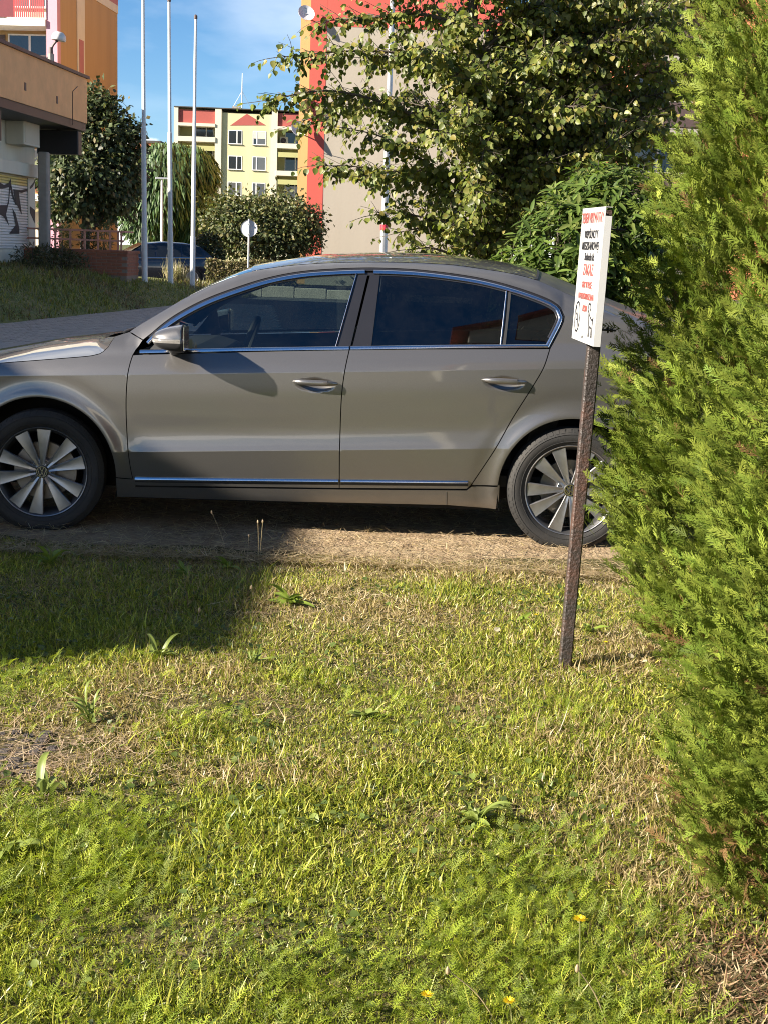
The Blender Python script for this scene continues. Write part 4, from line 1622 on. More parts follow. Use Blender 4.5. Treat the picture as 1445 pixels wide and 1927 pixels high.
roof = loft('roof', roof_e, [roof_c(p) for p in roof_e], M['paint'], 2.3, 41)
ws_e = el3[:i_h + 1]
c_top = roof_c(ws_e[-1])
ws_c = []
for i, p in enumerate(ws_e):
    t_ = i / (len(ws_e) - 1)
    ws_c.append(np.array([p[0] - 0.03 - 0.015 * (1 - t_), 0, p[2] - 0.012 * (1 - t_) + (c_top[2] - ws_e[-1][2]) * t_ ** 2]))
loft('windscreen', ws_e, ws_c, M['glass_screen'], 2.3, 25, drop=0.002)
bk_e = [p for p in el3[i_b:] if p[0] < 1.32] + [edge_pt(1.44, 1.10)]
bk_c = [np.array([p[0] + 0.05 + 0.10 * i / len(bk_e), 0, p[2] + 0.050 * (1 - 0.2 * i / len(bk_e))]) for i, p in enumerate(bk_e)]
loft('rear_screen', bk_e, bk_c, M['dusty_glass'], 2.3, 25, drop=0.002)
e1 = roof_e[-1]
e0 = roof_e[-2]
MB().grid([[(q_[0] - XM + (c_[0] - q_[0]) * (1 - abs(s_) ** 2.3), q_[1] * s_, q_[2] + (c_[2] - q_[2]) * (1 - abs(s_) ** 2.3) + 0.002) for s_ in np.linspace(-0.99, 0.99, 31)]
           for q_, c_ in ((e1 * 0.7 + e0 * 0.3, roof_c(e1) * 0.7 + roof_c(e0) * 0.3), (e1, roof_c(e1)))]).build('rear_screen_seal', M['plastic'], roof)
tl = [edge_pt(1.44, 1.10), edge_pt(1.55, 1.085), edge_pt(qx1, 1.065), np.array([1.92, 0.74, 1.045]), np.array([2.03, 0.66, 1.03])]
loft('boot_lid', tl, [np.array([p[0] + 0.05, 0, p[2] + 0.035]) for p in tl], M['paint'])
# bonnet
h3 = [edge_pt(*p) for p in hood_line] + [np.array([-2.45, 0.80, 0.785]), np.array([-2.53, 0.72, 0.75])]
hc = []
for i, p in enumerate(h3):
    back_ = sst(1 - i / 16)
    xc_ = p[0] - 0.13 * back_ - 0.10 * sst((-2.2 - p[0]) / 0.33)
    hc.append(np.array([xc_, 0, float(np.interp(xc_, [-2.63, -2.35, -2.16, -1.87, -1.60, -1.45], [0.78, 0.845, 0.884, 0.944, 0.984, 0.998]))]))
hl = [p - np.array([0, 0.004, -0.001]) for p in h3]
bonnet = loft('bonnet', hl, hc, M['paint'], 2.6, 41)
# scuttle between bonnet and windscreen, wiper
a3 = [h3[0] + np.array([0, 0, -0.006]), ws_e[0] + np.array([0, 0, -0.010])]
c3 = [hc[0] + np.array([0, 0, -0.012]), ws_c[0] + np.array([0.0, 0, -0.006])]
cowl = loft('scuttle', a3, c3, M['plastic'], 2.3, 25, drop=0.002)
wp = []
for s_ in np.linspace(-0.95, -0.05, 14):
    k = 1 - abs(s_) ** 2.3
    a, c = (a3[0] * 0.35 + a3[1] * 0.65), (c3[0] * 0.35 + c3[1] * 0.65)
    wp.append((a[0] + (c[0] - a[0]) * k - XM, a[1] * s_, a[2] + (c[2] - a[2]) * k + 0.012))
MB().tube(wp, 0.007, 6).build('wiper', M['plastic'], cowl, smooth=True)

# ---- nose and tail
def plan(z, x0, w0, dx, sgn, e=0.62, n=26, f0=0.0, f1=1.0):
    r = []
    for s in np.linspace(f0, f1, n):
        a = (2 * s - 1) * math.pi / 2
        r.append((x0 + sgn * dx * abs(math.cos(a)) ** e - XM, w0 * math.copysign(abs(math.sin(a)) ** e, math.sin(a)), z))
    return r


nose = [(0.19, 0.80, 0.30), (0.24, 0.835, 0.33), (0.34, 0.855, 0.345), (0.46, 0.862, 0.345), (0.56, 0.860, 0.335), (0.64, 0.852, 0.315)]
MB().grid([plan(z, fx0 + 0.003, w, dx, -1) for z, w, dx in nose]).build('front_bumper', M['paint'], car, smooth=True, angle=60)
up = [(0.642, 0.850, 0.31), (0.70, 0.842, 0.285), (0.752, 0.825, 0.25), (0.785, 0.80, 0.20)]
for nm, f0, f1, mt in (('headlamp', 0.0, 0.27, 'lens'), ('grille', 0.275, 0.725, 'plastic'), ('headlamp', 0.73, 1.0, 'lens')):
    MB().grid([plan(z, fx0 + 0.003, w, dx, -1, f0=f0, f1=f1, n=12) for z, w, dx in up]).build(nm, M[mt], car, smooth=True, angle=60)
gr = MB()
for z in (0.665, 0.70, 0.735):
    gr.grid([[(p[0] - 0.006, p[1], p[2]) for p in plan(z + dz, fx0, 0.84, 0.30, -1, f0=0.29, f1=0.71, n=12)] for dz in (0, 0.012)])
gr.build('grille_bar', M['chrome'], car)
tail = [(0.22, 0.80, 0.28), (0.28, 0.82, 0.31), (0.42, 0.83, 0.33), (0.58, 0.832, 0.335), (0.66, 0.83, 0.32)]
MB().grid([plan(z, qx1 - 0.003, w, dx, 1) for z, w, dx in tail]).build('rear_bumper', M['paint'], car, smooth=True, angle=60)
up = [(0.662, 0.83, 0.315), (0.80, 0.825, 0.30), (0.95, 0.80, 0.29), (1.055, 0.77, 0.29)]
for nm, f0, f1, mt in (('tail_lamp', 0.0, 0.24, 'red_lens'), ('boot_panel', 0.245, 0.755, 'paint'), ('tail_lamp', 0.76, 1.0, 'red_lens')):
    MB().grid([plan(z, qx1 - 0.003, w, dx, 1, f0=f0, f1=f1, n=12) for z, w, dx in up]).build(nm, M[mt], car, smooth=True, angle=60)

# ---- underside, wheel wells, cabin
MB().box(-2.25 - XM, -1.4 + 0.0 - XM, -0.52, 0.52, 0.20, 0.6).box(-1.38 - XM, 0.56 - XM, -0.80, 0.80, 0.19, 0.24).box(0.5 - XM, 1.9 - XM, -0.5, 0.5, 0.24, 0.6).build('underbody', M['well'], car)
for cx, cr in ((XF, RF), (XR, RR)):
    wl_ = MB()
    rows = []
    for w in (0.868, 0.80, 0.55):
        rows.append([(cx + (cr + 0.010) * math.cos(R_(a)) - XM, -w, WZ + (cr + 0.010) * math.sin(R_(a))) for a in np.linspace(200, -20, 40)])
    wl_.grid(rows)
    wl_.grid([[(p[0], -0.55, p[2]) for p in rows[-1]], [(cx - XM, -0.549, WZ) for p in rows[-1]]])
    o = wl_.build('wheel_well', M['well'], car)
    far_copy(o, car)
cab = MB().box(-1.25 - XM, 1.35 - XM, -0.72, 0.72, 0.30, 0.36).build('cabin_floor', M['interior'], car)
dash = MB()
dash.prism([(-1.33 - XM, 0.45), (-0.95 - XM, 0.5), (-0.84 - XM, 0.80), (-0.92 - XM, 0.92), (-1.05 - XM, 0.955), (-1.33 - XM, 0.94)], -0.70, 0.70, 'y')
dash.build('dashboard', M['interior'], car, bevel=0.02)
for sx_, nm in ((-0.55, 'front_seat'), (0.42, 'rear_seat')):
    for sy in ((-0.36, 0.36) if nm == 'front_seat' else (-0.38, 0.0, 0.38)):
        w = 0.25 if nm == 'front_seat' else 0.185
        st = MB().prism([(sx_ - 0.28 - XM, 0.38), (sx_ + 0.25 - XM, 0.36), (sx_ + 0.25 - XM, 0.52), (sx_ - 0.28 - XM, 0.58)], sy - w, sy + w, 'y').build(nm, M['seat_cloth'], car, bevel=0.03)
        tx = sx_ + (0.18 if nm == 'front_seat' else 0.30)
        MB().prism([(tx - XM, 0.45), (tx + 0.14 - XM, 0.45), (tx + 0.32 - XM, 1.02), (tx + 0.24 - XM, 1.08), (tx + 0.14 - XM, 1.03)], sy - w, sy + w, 'y').build('backrest', M['seat_cloth'], st, bevel=0.035)
        MB().prism([(tx + 0.20 - XM, 1.10), (tx + 0.30 - XM, 1.08), (tx + 0.35 - XM, 1.24), (tx + 0.27 - XM, 1.27)], sy - 0.12, sy + 0.12, 'y').build('headrest', M['seat_cloth'], st, bevel=0.03)
sw = MB()
sw.tube([(0.185 * math.cos(a) * 0.35, 0.185 * math.sin(a), 0.185 * math.cos(a)) for a in np.linspace(0, 2 * math.pi, 33)], 0.016, 8, cap=False)
sw.tube([(0.0, -0.17, 0), (0, 0.17, 0)], 0.018, 6).tube([(0, 0, 0), (-0.06, 0, -0.17)], 0.02, 6)
o = sw.build('steering_wheel', M['interior'], car, smooth=True)
o.location = (-0.78 - XM, -0.36, 0.93)
MB().lathe([(0.001, -0.5), (0.02, -0.5), (0.02, 0.5), (0.001, 0.5)], 8, 'y', c=(-0.62 - XM, 0, 1.33)).build('sun_visor_rail', M['headlining'], car)
mrr = MB().bbox(-0.93 - XM, -0.90 - XM, -0.12, 0.12, 1.22, 1.29, 0.01).build('inside_mirror', M['interior'], car)
loft('headliner', [p - np.array([0, 0.02, 0.012]) for p in roof_e], [np.array([p[0], 0, p[2] + 0.012]) for p in roof_e], M['headlining'], 2.3, 15)

# ---- door handles
def handle(c, par):
    hx, hz = c
    a, b = MB(), MB()
    rows = []
    L = 0.232
    for s in np.linspace(-1, 1, 25):
        x = hx + s * L / 2
        z = hz + 0.004 - 0.002 * s
        tk = 0.0145 * (1 - abs(s) ** 3.0) ** 0.5 + 0.0008
        w0 = float(half_w(hx + s * 0.128, hz + 0.05)) - 0.004
        out = 0.034 * (1 - abs(s) ** 4) + 0.004
        rows.append([(x - XM, -(w0 + out + 0.010 * math.cos(t) * (1 if math.cos(t) > 0 else 1.0)), z + tk * math.sin(t)) for t in np.linspace(0, 2 * math.pi, 15)])
    a.grid(rows)
    o = a.build('door_handle', M['paint'], par, smooth=True, angle=80)
    far_copy(o, par)
    # lock cap seam
    xs = hx + L * 0.27
    b.box(xs - XM - 0.0016, xs - XM + 0.0016, -(float(half_w(hx, hz + 0.05)) + 0.0405), -(float(half_w(hx, hz + 0.05)) + 0.02), hz - 0.010, hz + 0.016)
    b.build('lock_seam', M['plastic'], o)


handle(HANDLES[0], front_door)
handle(HANDLES[1], rear_door)

# ---- door mirror
def door_mirror(par):
    xr, zc_ = -1.022, 1.035
    secs = [(0.865, 0.62, 0.55), (0.90, 0.80, 0.80), (0.94, 0.93, 0.95), (1.00, 1.0, 1.0), (1.05, 0.98, 0.97), (1.085, 0.86, 0.84), (1.105, 0.62, 0.62), (1.113, 0.25, 0.3), (1.114, 0.01, 0.01)]
    rows = []
    for w, sx_, sz in secs:
        r = []
        for t in np.linspace(0, 2 * math.pi, 37):
            c, s = math.cos(t), math.sin(t)
            dx = -0.150 * abs(c) ** 0.85 if c < 0 else 0.010 * c
            dz = 0.070 * math.copysign(abs(s) ** 0.85, s)
            tilt = -0.18 * dx if s > 0 else -0.05 * dx
            r.append((xr + dx * sx_ - XM, -w, zc_ + dz * sz - abs(dx) * (0.13 if s > 0 else -0.06) * abs(s)))
        rows.append(r)
    full = MB().grid(rows)
    za, zb2 = zc_ + 0.000, zc_ - 0.018
    for nm, mt, lo, hi in (('mirror_cap', 'paint', za, 9), ('indicator', 'indicator_lens', zb2, za), ('mirror_base', 'plastic', -9, zb2)):
        o = full.build(nm, M[mt], par, smooth=True, angle=60)
        bm = bmesh.new()
        bm.from_mesh(o.data)
        for zc2, inner in ((lo, True), (hi, False)):
            bmesh.ops.bisect_plane(bm, geom=bm.verts[:] + bm.edges[:] + bm.faces[:], plane_co=(0, 0, zc2), plane_no=(0, 0, 1), clear_inner=inner, clear_outer=not inner)
        bm.to_mesh(o.data)
        bm.free()
        far_copy(o, par)
    st = MB()
    st.tube([(-1.09 - XM, -0.82, 0.965), (-1.085 - XM, -0.90, 0.978), (-1.075 - XM, -0.96, 0.995)], [0.035, 0.028, 0.022], 10)
    o = st.build('mirror_stem', M['plastic'], par, smooth=True)
    far_copy(o, par)
    mg = MB().box(xr + 0.0105 - XM, xr + 0.014 - XM, -1.07, -0.91, zc_ - 0.055, zc_ + 0.06).build('mirror_glass', M['chrome'], par)
    far_copy(mg, par)


door_mirror(front_door)


# ---- wheels
def make_wheel():
    w = new_obj('wheel', None, car)
    w.empty_display_size = 0.1
    # tyre: lathe about local y, outer face towards -y
    prof = [(0.219, -0.030), (0.226, -0.052), (0.238, -0.066), (0.262, -0.076), (0.285, -0.078), (0.302, -0.072), (0.314, -0.060)]
    tread = []
    for a, b in ((-0.060, -0.038), (-0.030, -0.006), (0.002, 0.026), (0.034, 0.060)):
        tread += [(0.3215 - 0.004 * (abs(a) > 0.05), a), (0.322 - 0.004 * (abs(b) > 0.05), b), (0.313, b + 0.0015), (0.313, b + 0.0065)]
    prof += tread[:-2] + [(0.314, 0.062), (0.29, 0.10), (0.26, 0.13), (0.22, 0.13)]
    m = MB().lathe(prof, 72, 'y')
    ty = m.build('tyre', M['rubber'], w, smooth=True, angle=35)
    # shoulder blocks
    sb_ = MB()
    for k in range(60):
        a = 2 * math.pi * k / 60
        c, s = math.cos(a), math.sin(a)
        def q(r, yy, t):
            return (r * c - t * s, yy, r * s + t * c)
        sb_.add([q(0.300, -0.0745, -0.011), q(0.300, -0.0745, 0.011), q(0.317, -0.062, 0.011), q(0.317, -0.062, -0.011),
                 q(0.300, -0.070, -0.012), q(0.300, -0.070, 0.012), q(0.315, -0.056, 0.012), q(0.315, -0.056, -0.012)],
                [(0, 1, 2, 3), (0, 4, 5, 1), (1, 5, 6, 2), (2, 6, 7, 3), (3, 7, 4, 0)])
    sb_.build('tyre_shoulder', M['rubber'], w)
    # side-wall rings
    MB().lathe([(0.252, -0.0735), (0.254, -0.0758), (0.256, -0.0752)], 64, 'y').lathe([(0.288, -0.0785), (0.290, -0.0800), (0.292, -0.0775)], 64, 'y').build('tyre_ring', M['rubber'], w, smooth=True)
    rim = MB().lathe([(0.215, 0.12), (0.205, 0.06), (0.202, 0.0), (0.212, -0.045), (0.220, -0.060), (0.2315, -0.066), (0.2335, -0.060), (0.232, -0.05)], 72, 'y').build('rim', M['alloy_dark'], w, smooth=True, angle=50)
    MB().lathe([(0.2275, -0.0655), (0.2312, -0.0678), (0.2335, -0.0645), (0.2325, -0.058)], 72, 'y').build('rim_lip', M['alloy'], w, smooth=True)
    # ten spokes in five pairs
    sp = MB()
    n = 9
    rows = []
    for i in range(n):
        t = i / (n - 1)
        r = 0.034 + t * (0.219 - 0.034)
        wd = 0.0115 + 0.0255 * t ** 1.15
        face = -0.050 - 0.012 * math.sin(t * math.pi * 0.55)
        lean = 0.012 * (1 - t) ** 2
        rows.append((r, wd, face))
    vs, fs = [], []
    for r, wd, fc in rows:
        vs += [(-wd, fc + 0.020, r), (-wd, fc + 0.003, r), (-wd + 0.003, fc, r), (0, fc + 0.003, r), (wd - 0.003, fc - 0.001, r), (wd, fc + 0.003, r), (wd, fc + 0.020, r)]
    for i in range(n - 1):
        for k in range(6):
            fs.append((i * 7 + k, i * 7 + k + 1, i * 7 + 7 + k + 1, i * 7 + 7 + k))
        fs.append((i * 7 + 6, i * 7, i * 7 + 7, i * 7 + 13))
    fs += [tuple(range(7)), tuple(range((n - 1) * 7 + 6, (n - 1) * 7 - 1, -1))]
    so = MB().add(vs, fs).build('spoke', M['alloy'], w, smooth=True, angle=30)
    sme_ = so.data
    bpy.data.objects.remove(so)
    for k in range(5):
        for d in (-15.5, 15.5):
            o = new_obj('spoke', sme_, w)
            # local z (radius) turned to the spoke's angle in the x-z plane
            o.rotation_euler = (0, R_(90 - (102 + 72 * k + d)), 0)
    hub = MB().lathe([(0.001, -0.044), (0.058, -0.046), (0.066, -0.040), (0.07, -0.02), (0.07, 0.03)], 40, 'y').build('hub', M['alloy'], w, smooth=True, angle=40)
    for k in range(5):
        a = R_(66 + 72 * k)
        MB().lathe([(0.0135, -0.048), (0.0135, -0.040), (0.0085, -0.040), (0.008, -0.047), (0.001, -0.047)], 14, 'y', c=(0.052 * math.cos(a), 0, 0.052 * math.sin(a))).build('wheel_bolt', M['alloy_dark'], w)
    # centre cap: dark disc, bright ring and the interlocked letters
    cap = MB().lathe([(0.001, -0.056), (0.028, -0.055), (0.033, -0.050), (0.033, -0.04)], 32, 'y').build('centre_cap', M['plastic'], w, smooth=True, angle=40)
    em = MB()
    em.lathe([(0.0245, -0.0555), (0.0245, -0.0585), (0.0285, -0.0585), (0.0285, -0.0545)], 36, 'y')
    def bar(p0, p1, t=0.0042):
        d = np.array(p1) - np.array(p0)
        d = d / np.linalg.norm(d)
        nn = np.array([-d[1], d[0]]) * t / 2
        q = [np.array(p0) - nn, np.array(p1) - nn, np.array(p1) + nn, np.array(p0) + nn]
        em.prism([tuple(a) for a in q], -0.0582, -0.0555, 'y')
    for sg in (-1, 1):
        bar((sg * 0.0105, 0.0225), (0.0, 0.0015))
        bar((sg * 0.0215, 0.0125), (sg * 0.0100, -0.0220))
        bar((sg * 0.0100, -0.0220), (0.0, -0.0015))
    em.build('emblem', M['chrome'], w)
    MB().lathe([(0.07, 0.0), (0.150, 0.0), (0.155, 0.012), (0.150, 0.024), (0.07, 0.024)], 40, 'y').build('brake_disc', M['disc'], w, smooth=True, angle=40)
    cal = MB()
    rows = []
    for a in np.linspace(-25, 35, 8):
        c, s = math.cos(R_(a)), math.sin(R_(a))
        rows.append([(r * c, yy, r * s) for r, yy in ((0.11, -0.018), (0.17, -0.018), (0.175, 0.04), (0.105, 0.04), (0.11, -0.018))])
    cal.grid(rows).build('brake_caliper', M['disc'], w)
    return w


wf_ = make_wheel()
wf_.location = (XF - XM, -0.826, WZ)
wf_.rotation_euler = (0, 0, R_(4))
wr_ = copy_tree(wf_, car)
wr_.location = (XR - XM, -0.826, WZ)
wr_.rotation_euler = (0, R_(-22), 0)
for src, xx in ((wf_, XF), (wr_, XR)):
    w2 = copy_tree(src, car)
    w2.location = (xx - XM, 0.826, WZ)
    w2.rotation_euler = (0, 0.3, math.pi)
# ================================================================== notice board on its post
M['sign_white'] = pmat('weathered_white_enamel', (0.46, 0.46, 0.455), 0.4, vary=0.03, scale=6, dirt=((0.5, 0.46, 0.4), 0.18), bump=0.02)
M['sign_black'] = pmat('black_lettering', (0.012, 0.012, 0.016), 0.6, vary=0.2, scale=40)
M['sign_red'] = pmat('faded_red_lettering', (0.30, 0.07, 0.06), 0.6, vary=0.2, scale=40)
M['rust_post'] = pmat('black_paint_over_rust', (0.035, 0.028, 0.025), 0.5, vary=0.3, scale=14, bump=0.6, bscale=90, dirt=((0.16, 0.062, 0.035), 0.7))

px0 = np.array(P(1091, 960, 4.92))
post_b = G(1065, 1268, 0.0)
pb = Vector((float(post_b[0]), 4.92, -0.08))
pt = Vector(P(1117, 640, 4.92))
pdir = (pt - Vector((pb.x, 4.92, 0.0))) / (pt.z)
post = thing('notice_board', 'white upright notice board with red and black lettering on a rusty square post', 'notice board', (pb.x, 4.92, 0))
vs = []
HS = 0.0225
for z in (-0.08, 1.66):
    cx, cy_ = pdir.x * z, pdir.y * z
    b_ = 0.005
    for (a, b) in ((-HS + b_, -HS), (HS - b_, -HS), (HS, -HS + b_), (HS, HS - b_), (HS - b_, HS), (-HS + b_, HS), (-HS, HS - b_), (-HS, -HS + b_)):
        vs.append((cx + a, cy_ + b, z))
MB().add(vs, [tuple(range(7, -1, -1)), tuple(range(8, 16))] + [(i, (i + 1) % 8, 8 + (i + 1) % 8, 8 + i) for i in range(8)]).build('post', M['rust_post'], post)

# board frame: origin at its centre, u along the board towards the camera, n towards the sun side
bz0, bz1 = 1.205, 1.665
ycen = 4.86
cB = Vector((pb.x + pdir.x * 1.43 - HS - 0.016, ycen, (bz0 + bz1) / 2)) - Vector((pb.x, 4.92, 0))
uB = Vector((0.055, -1.0, -0.01)).normalized()
vB = Vector((pdir.x, pdir.y - 0.0, 1.0)).normalized()
nB = vB.cross(uB).normalized()
if nB.x > 0:
    nB = -nB
BW, BH, BT = 0.40, bz1 - bz0, 0.024


def bp(u, v, n_):
    return tuple(cB + uB * u + vB * v + nB * n_)


m = MB()
hw, hh = BW / 2, BH / 2
# tray: face with four folded flanges
m.add([bp(-hw, -hh, BT / 2), bp(hw, -hh, BT / 2), bp(hw, hh, BT / 2), bp(-hw, hh, BT / 2)], [(0, 1, 2, 3)])
ft = 0.0015
board = MB()
def bbox_uvn(mb, u0, u1, v0, v1, n0, n1):
    vs = [bp(u, v, n_) for n_ in (n0, n1) for v in (v0, v1) for u in (u0, u1)]
    mb.add(vs, [(0, 2, 3, 1), (4, 5, 7, 6), (0, 1, 5, 4), (2, 6, 7, 3), (0, 4, 6, 2), (1, 3, 7, 5)])


bbox_uvn(board, -hw, hw, -hh, hh, BT / 2 - 0.002, BT / 2)
bo = board.build('board_face', M['sign_white'], post, bevel=0.0)
fl = MB()
bbox_uvn(fl, hw - 0.002, hw, -hh, hh - 0.03, -BT / 2, BT / 2 - 0.002)
bbox_uvn(fl, -hw, -hw + 0.002, -hh, hh - 0.03, -BT / 2, BT / 2 - 0.002)
bbox_uvn(fl, -hw + 0.002, hw - 0.002, -hh, -hh + 0.002, -BT / 2, BT / 2 - 0.002)
bbox_uvn(fl, -hw + 0.002, hw - 0.002, hh - 0.002, hh, -BT / 2, BT / 2 - 0.002)
fl.build('board_flange', M['sign_white'], post)
for v in (-hh + 0.05, hh - 0.07):
    bt = MB()
    q0 = Vector(bp(0.06, v, BT / 2 + 0.002))
    q1 = q0 - nB * 0.105
    bt.tube([q1, q1 + nB * 0.06], 0.004, 6).tube([q1 + nB * 0.012, q1 + nB * 0.02], 0.008, 6).tube([q1 + nB * 0.026, q1 + nB * 0.03], 0.011, 8)
    bt.build('bolt', M['plastic'], post)


def put_text(body, v, size, mat, squeeze=1.0, u=0.0, parent=None):
    cu = bpy.data.curves.new('lettering', 'FONT')
    cu.body = body
    cu.size = size
    cu.align_x = 'CENTER'
    cu.align_y = 'CENTER'
    cu.extrude = 0.0004
    cu.offset = 0.0006
    tmp = bpy.data.objects.new('lettering_tmp', cu)
    COL.objects.link(tmp)
    bpy.context.view_layer.update()
    dg = bpy.context.evaluated_depsgraph_get()
    me = bpy.data.meshes.new_from_object(tmp.evaluated_get(dg))
    bpy.data.objects.remove(tmp)
    me.materials.clear()
    me.materials.append(mat)
    o = new_obj('lettering', me, parent or bo)
    # text x runs from the far edge to the near one (left to right for someone facing the board)
    R = Matrix((uB * squeeze, vB, nB)).transposed().to_4x4()
    R.translation = Vector(bp(u, v, BT / 2 + 0.0012))
    o.matrix_local = R
    return o


put_text('TEREN PRYWATNY', hh - 0.036, 0.050, M['sign_red'], 0.86)
put_text('WSPÓLNOTY', hh - 0.092, 0.038, M['sign_black'], 1.0)
put_text('MIESZKANIOWEJ', hh - 0.131, 0.038, M['sign_black'], 1.0)
put_text('Stolarska 8c', hh - 0.168, 0.036, M['sign_black'], 0.95)
put_text('ZAKAZ', hh - 0.213, 0.056, M['sign_red'], 0.95)
put_text('GRY W PIŁKĘ', hh - 0.264, 0.030, M['sign_red'], 0.95)
put_text('I WYPROWADZANIA', hh - 0.304, 0.030, M['sign_red'], 0.95)
put_text('PSÓW', hh - 0.345, 0.030, M['sign_red'], 0.95)


def draw(pts, w=0.005, closed=False):
    w = w * 1.4
    mb = MB()
    p = [Vector((a, b)) for a, b in pts]
    if closed:
        p.append(p[0])
    for a, b in zip(p[:-1], p[1:]):
        d = (b - a).normalized()
        nn = Vector((-d.y, d.x)) * w / 2
        d = d * w * 0.4
        c = [a - nn - d, b - nn + d, b + nn + d, a + nn - d]
        mb.add([bp(q.x, q.y, BT / 2 + 0.0013) for q in c], [(0, 1, 2, 3)])
    return mb.build('drawing', M['sign_black'], bo, recalc=False)


cu_, cv_ = -0.125, -0.148
draw([(cu_ + 0.045 * math.cos(a), cv_ + 0.052 * math.sin(a)) for a in np.linspace(0, 2 * math.pi, 22)[:-1]], 0.0045, True)
draw([(cu_ - 0.03, cv_ + 0.036), (cu_ + 0.03, cv_ - 0.036)], 0.005)
draw([(cu_ - 0.012 + 0.015 * math.cos(a), cv_ + 0.012 * math.sin(a)) for a in np.linspace(0, 2 * math.pi, 10)[:-1]], 0.003, True)
dg_ = [(0.045, -0.085), (0.065, -0.08), (0.078, -0.085), (0.086, -0.097), (0.078, -0.104), (0.074, -0.12), (0.10, -0.13), (0.125, -0.135), (0.14, -0.125), (0.136, -0.142),
       (0.132, -0.155), (0.136, -0.19), (0.122, -0.19), (0.118, -0.162), (0.09, -0.158), (0.086, -0.19), (0.074, -0.19), (0.074, -0.155), (0.06, -0.135), (0.058, -0.112), (0.042, -0.104)]
draw([(a + 0.02, b - 0.012) for a, b in dg_], 0.004, True)
MB().tube([bp(0.0, -hh + 0.018, BT / 2), bp(0.0, -hh + 0.018, BT / 2 + 0.003)], 0.005, 8).build('screw', M['plastic'], bo)

# ================================================================== dark estate car beyond the bank
M['suv_paint'] = pmat('dark_blue_car_paint', (0.018, 0.022, 0.035), 0.25, metal=0.3, vary=0.1, scale=10, coat=1.0)
q = P(300, 500, 52)
suv = thing('dark_estate_car', 'dark blue estate car parked beyond the grass bank behind the flagpoles', 'car', (float(q[0]) - 0.35, 52.3, 0), R_(22))


def lerp(x, xs, ys):
    return float(np.interp(x, xs, ys))


st = np.linspace(-2.3, 2.3, 41)
top_x = [-2.3, -2.1, -1.25, -1.05, -0.35, 0.3, 1.2, 1.75, 2.15, 2.3]
top_z = [0.80, 0.93, 1.05, 1.12, 1.52, 1.60, 1.57, 1.47, 1.12, 0.95]
rows = []
for x in st:
    zt_ = lerp(x, top_x, top_z)
    zb_ = min(zt_ - 0.02, lerp(x, [-2.3, -1.2, 2.3], [0.80, 0.98, 1.06]))
    e = 1 - 0.22 * (abs(x) / 2.3) ** 6
    wb = 0.90 * e
    wt = wb - 0.30 * min(1, max(0, (zt_ - zb_)) / 0.55)
    half = [(-wb * 0.93, 0.25), (-wb, 0.45), (-wb, 0.70), (-wb * 0.97, zb_), (-wt, zt_ - 0.03), (-wt * 0.8, zt_), (0, zt_ + 0.02)]
    r = [(x, a, b) for a, b in half] + [(x, -a, b) for a, b in half[::-1][1:]]
    rows.append(r)
bd = MB().grid(rows)
bd.add([p for p in rows[0]], [tuple(range(len(rows[0])))])
bd.add([p for p in rows[-1]], [tuple(range(len(rows[-1])))])
bd.build('body', M['suv_paint'], suv, smooth=True, angle=35)
M['suv_glass'] = window_glass('dark_car_glass', (0.01, 0.012, 0.015))
M['suv_screen'] = window_glass('pale_windscreen_glass', (0.10, 0.13, 0.12))  # paler base colour than the side windows


def suv_pt(x, t, off=0.012):
    """point on the window band, t from belt to roof"""
    zt_ = lerp(x, top_x, top_z) - 0.03
    zb_ = lerp(x, [-2.3, -1.2, 2.3], [0.80, 0.98, 1.06])
    wb = 0.90 * (1 - 0.22 * (abs(x) / 2.3) ** 6) * 0.97
    wt = 0.90 - 0.30 * min(1, max(0, (zt_ + 0.03 - zb_)) / 0.55)
    return (x, -(wb + (wt - wb) * t) - off, zb_ + (zt_ - zb_) * t)


for x0, x1 in ((-0.85, -0.02), (0.04, 0.95), (1.02, 1.75)):
    xs_ = np.linspace(x0, x1, 8)
    MB().grid([[suv_pt(x, 0.05) for x in xs_], [suv_pt(x, 0.45) for x in xs_], [suv_pt(x, 0.88) for x in xs_]]).build('side_window', M['suv_glass'], suv)
    MB().grid([[(x, -y_, z_) for x, y_, z_ in [suv_pt(x, t) for x in xs_]] for t in (0.05, 0.45, 0.88)]).build('side_window', M['suv_glass'], suv)
MB().grid([[(x, s * (0.82 - 0.24 * t), lerp(x, top_x, top_z) + 0.026) for s in np.linspace(-1, 1, 9)] for x, t in ((-1.02, 0.0), (-0.7, 0.5), (-0.38, 1.0))]).build('windscreen', M['suv_screen'], suv)
MB().tube([suv_pt(x, 0.0, 0.02) for x in np.linspace(-0.95, 1.85, 14)], 0.024, 6).build('belt_trim', M['chrome'], suv)
MB().tube([suv_pt(x, 1.0, 0.0) for x in np.linspace(-0.3, 1.6, 12)], 0.02, 6).build('roof_rail', M['chrome'], suv)
MB().bbox(-0.98, -0.82, -1.06, -0.86, 0.98, 1.12, 0.03).build('door_mirror', M['suv_paint'], suv)
MB().box(2.18, 2.30, -0.84, -0.55, 0.85, 1.05).build('tail_lamp', M['red_lens'], suv)
for x in (-1.4, 1.35):
    for s in (-1, 1):
        wo = new_obj('wheel', None, suv)
        wo.location = (x, s * 0.82, 0.33)
        MB().lathe([(0.22, -0.1), (0.32, -0.1), (0.335, -0.07), (0.335, 0.07), (0.32, 0.1), (0.22, 0.1)], 28, 'y').build('tyre', M['rubber'], wo, smooth=True)
        MB().lathe([(0.001, -0.105), (0.21, -0.10), (0.225, -0.112), (0.23, -0.095)], 24, 'y').build('rim', M['alloy'], wo, smooth=True)
        MB().lathe([(0.34, -0.09 * s * s), (0.40, -0.09)], 28, 'y').build('arch_lining', M['well'], wo)
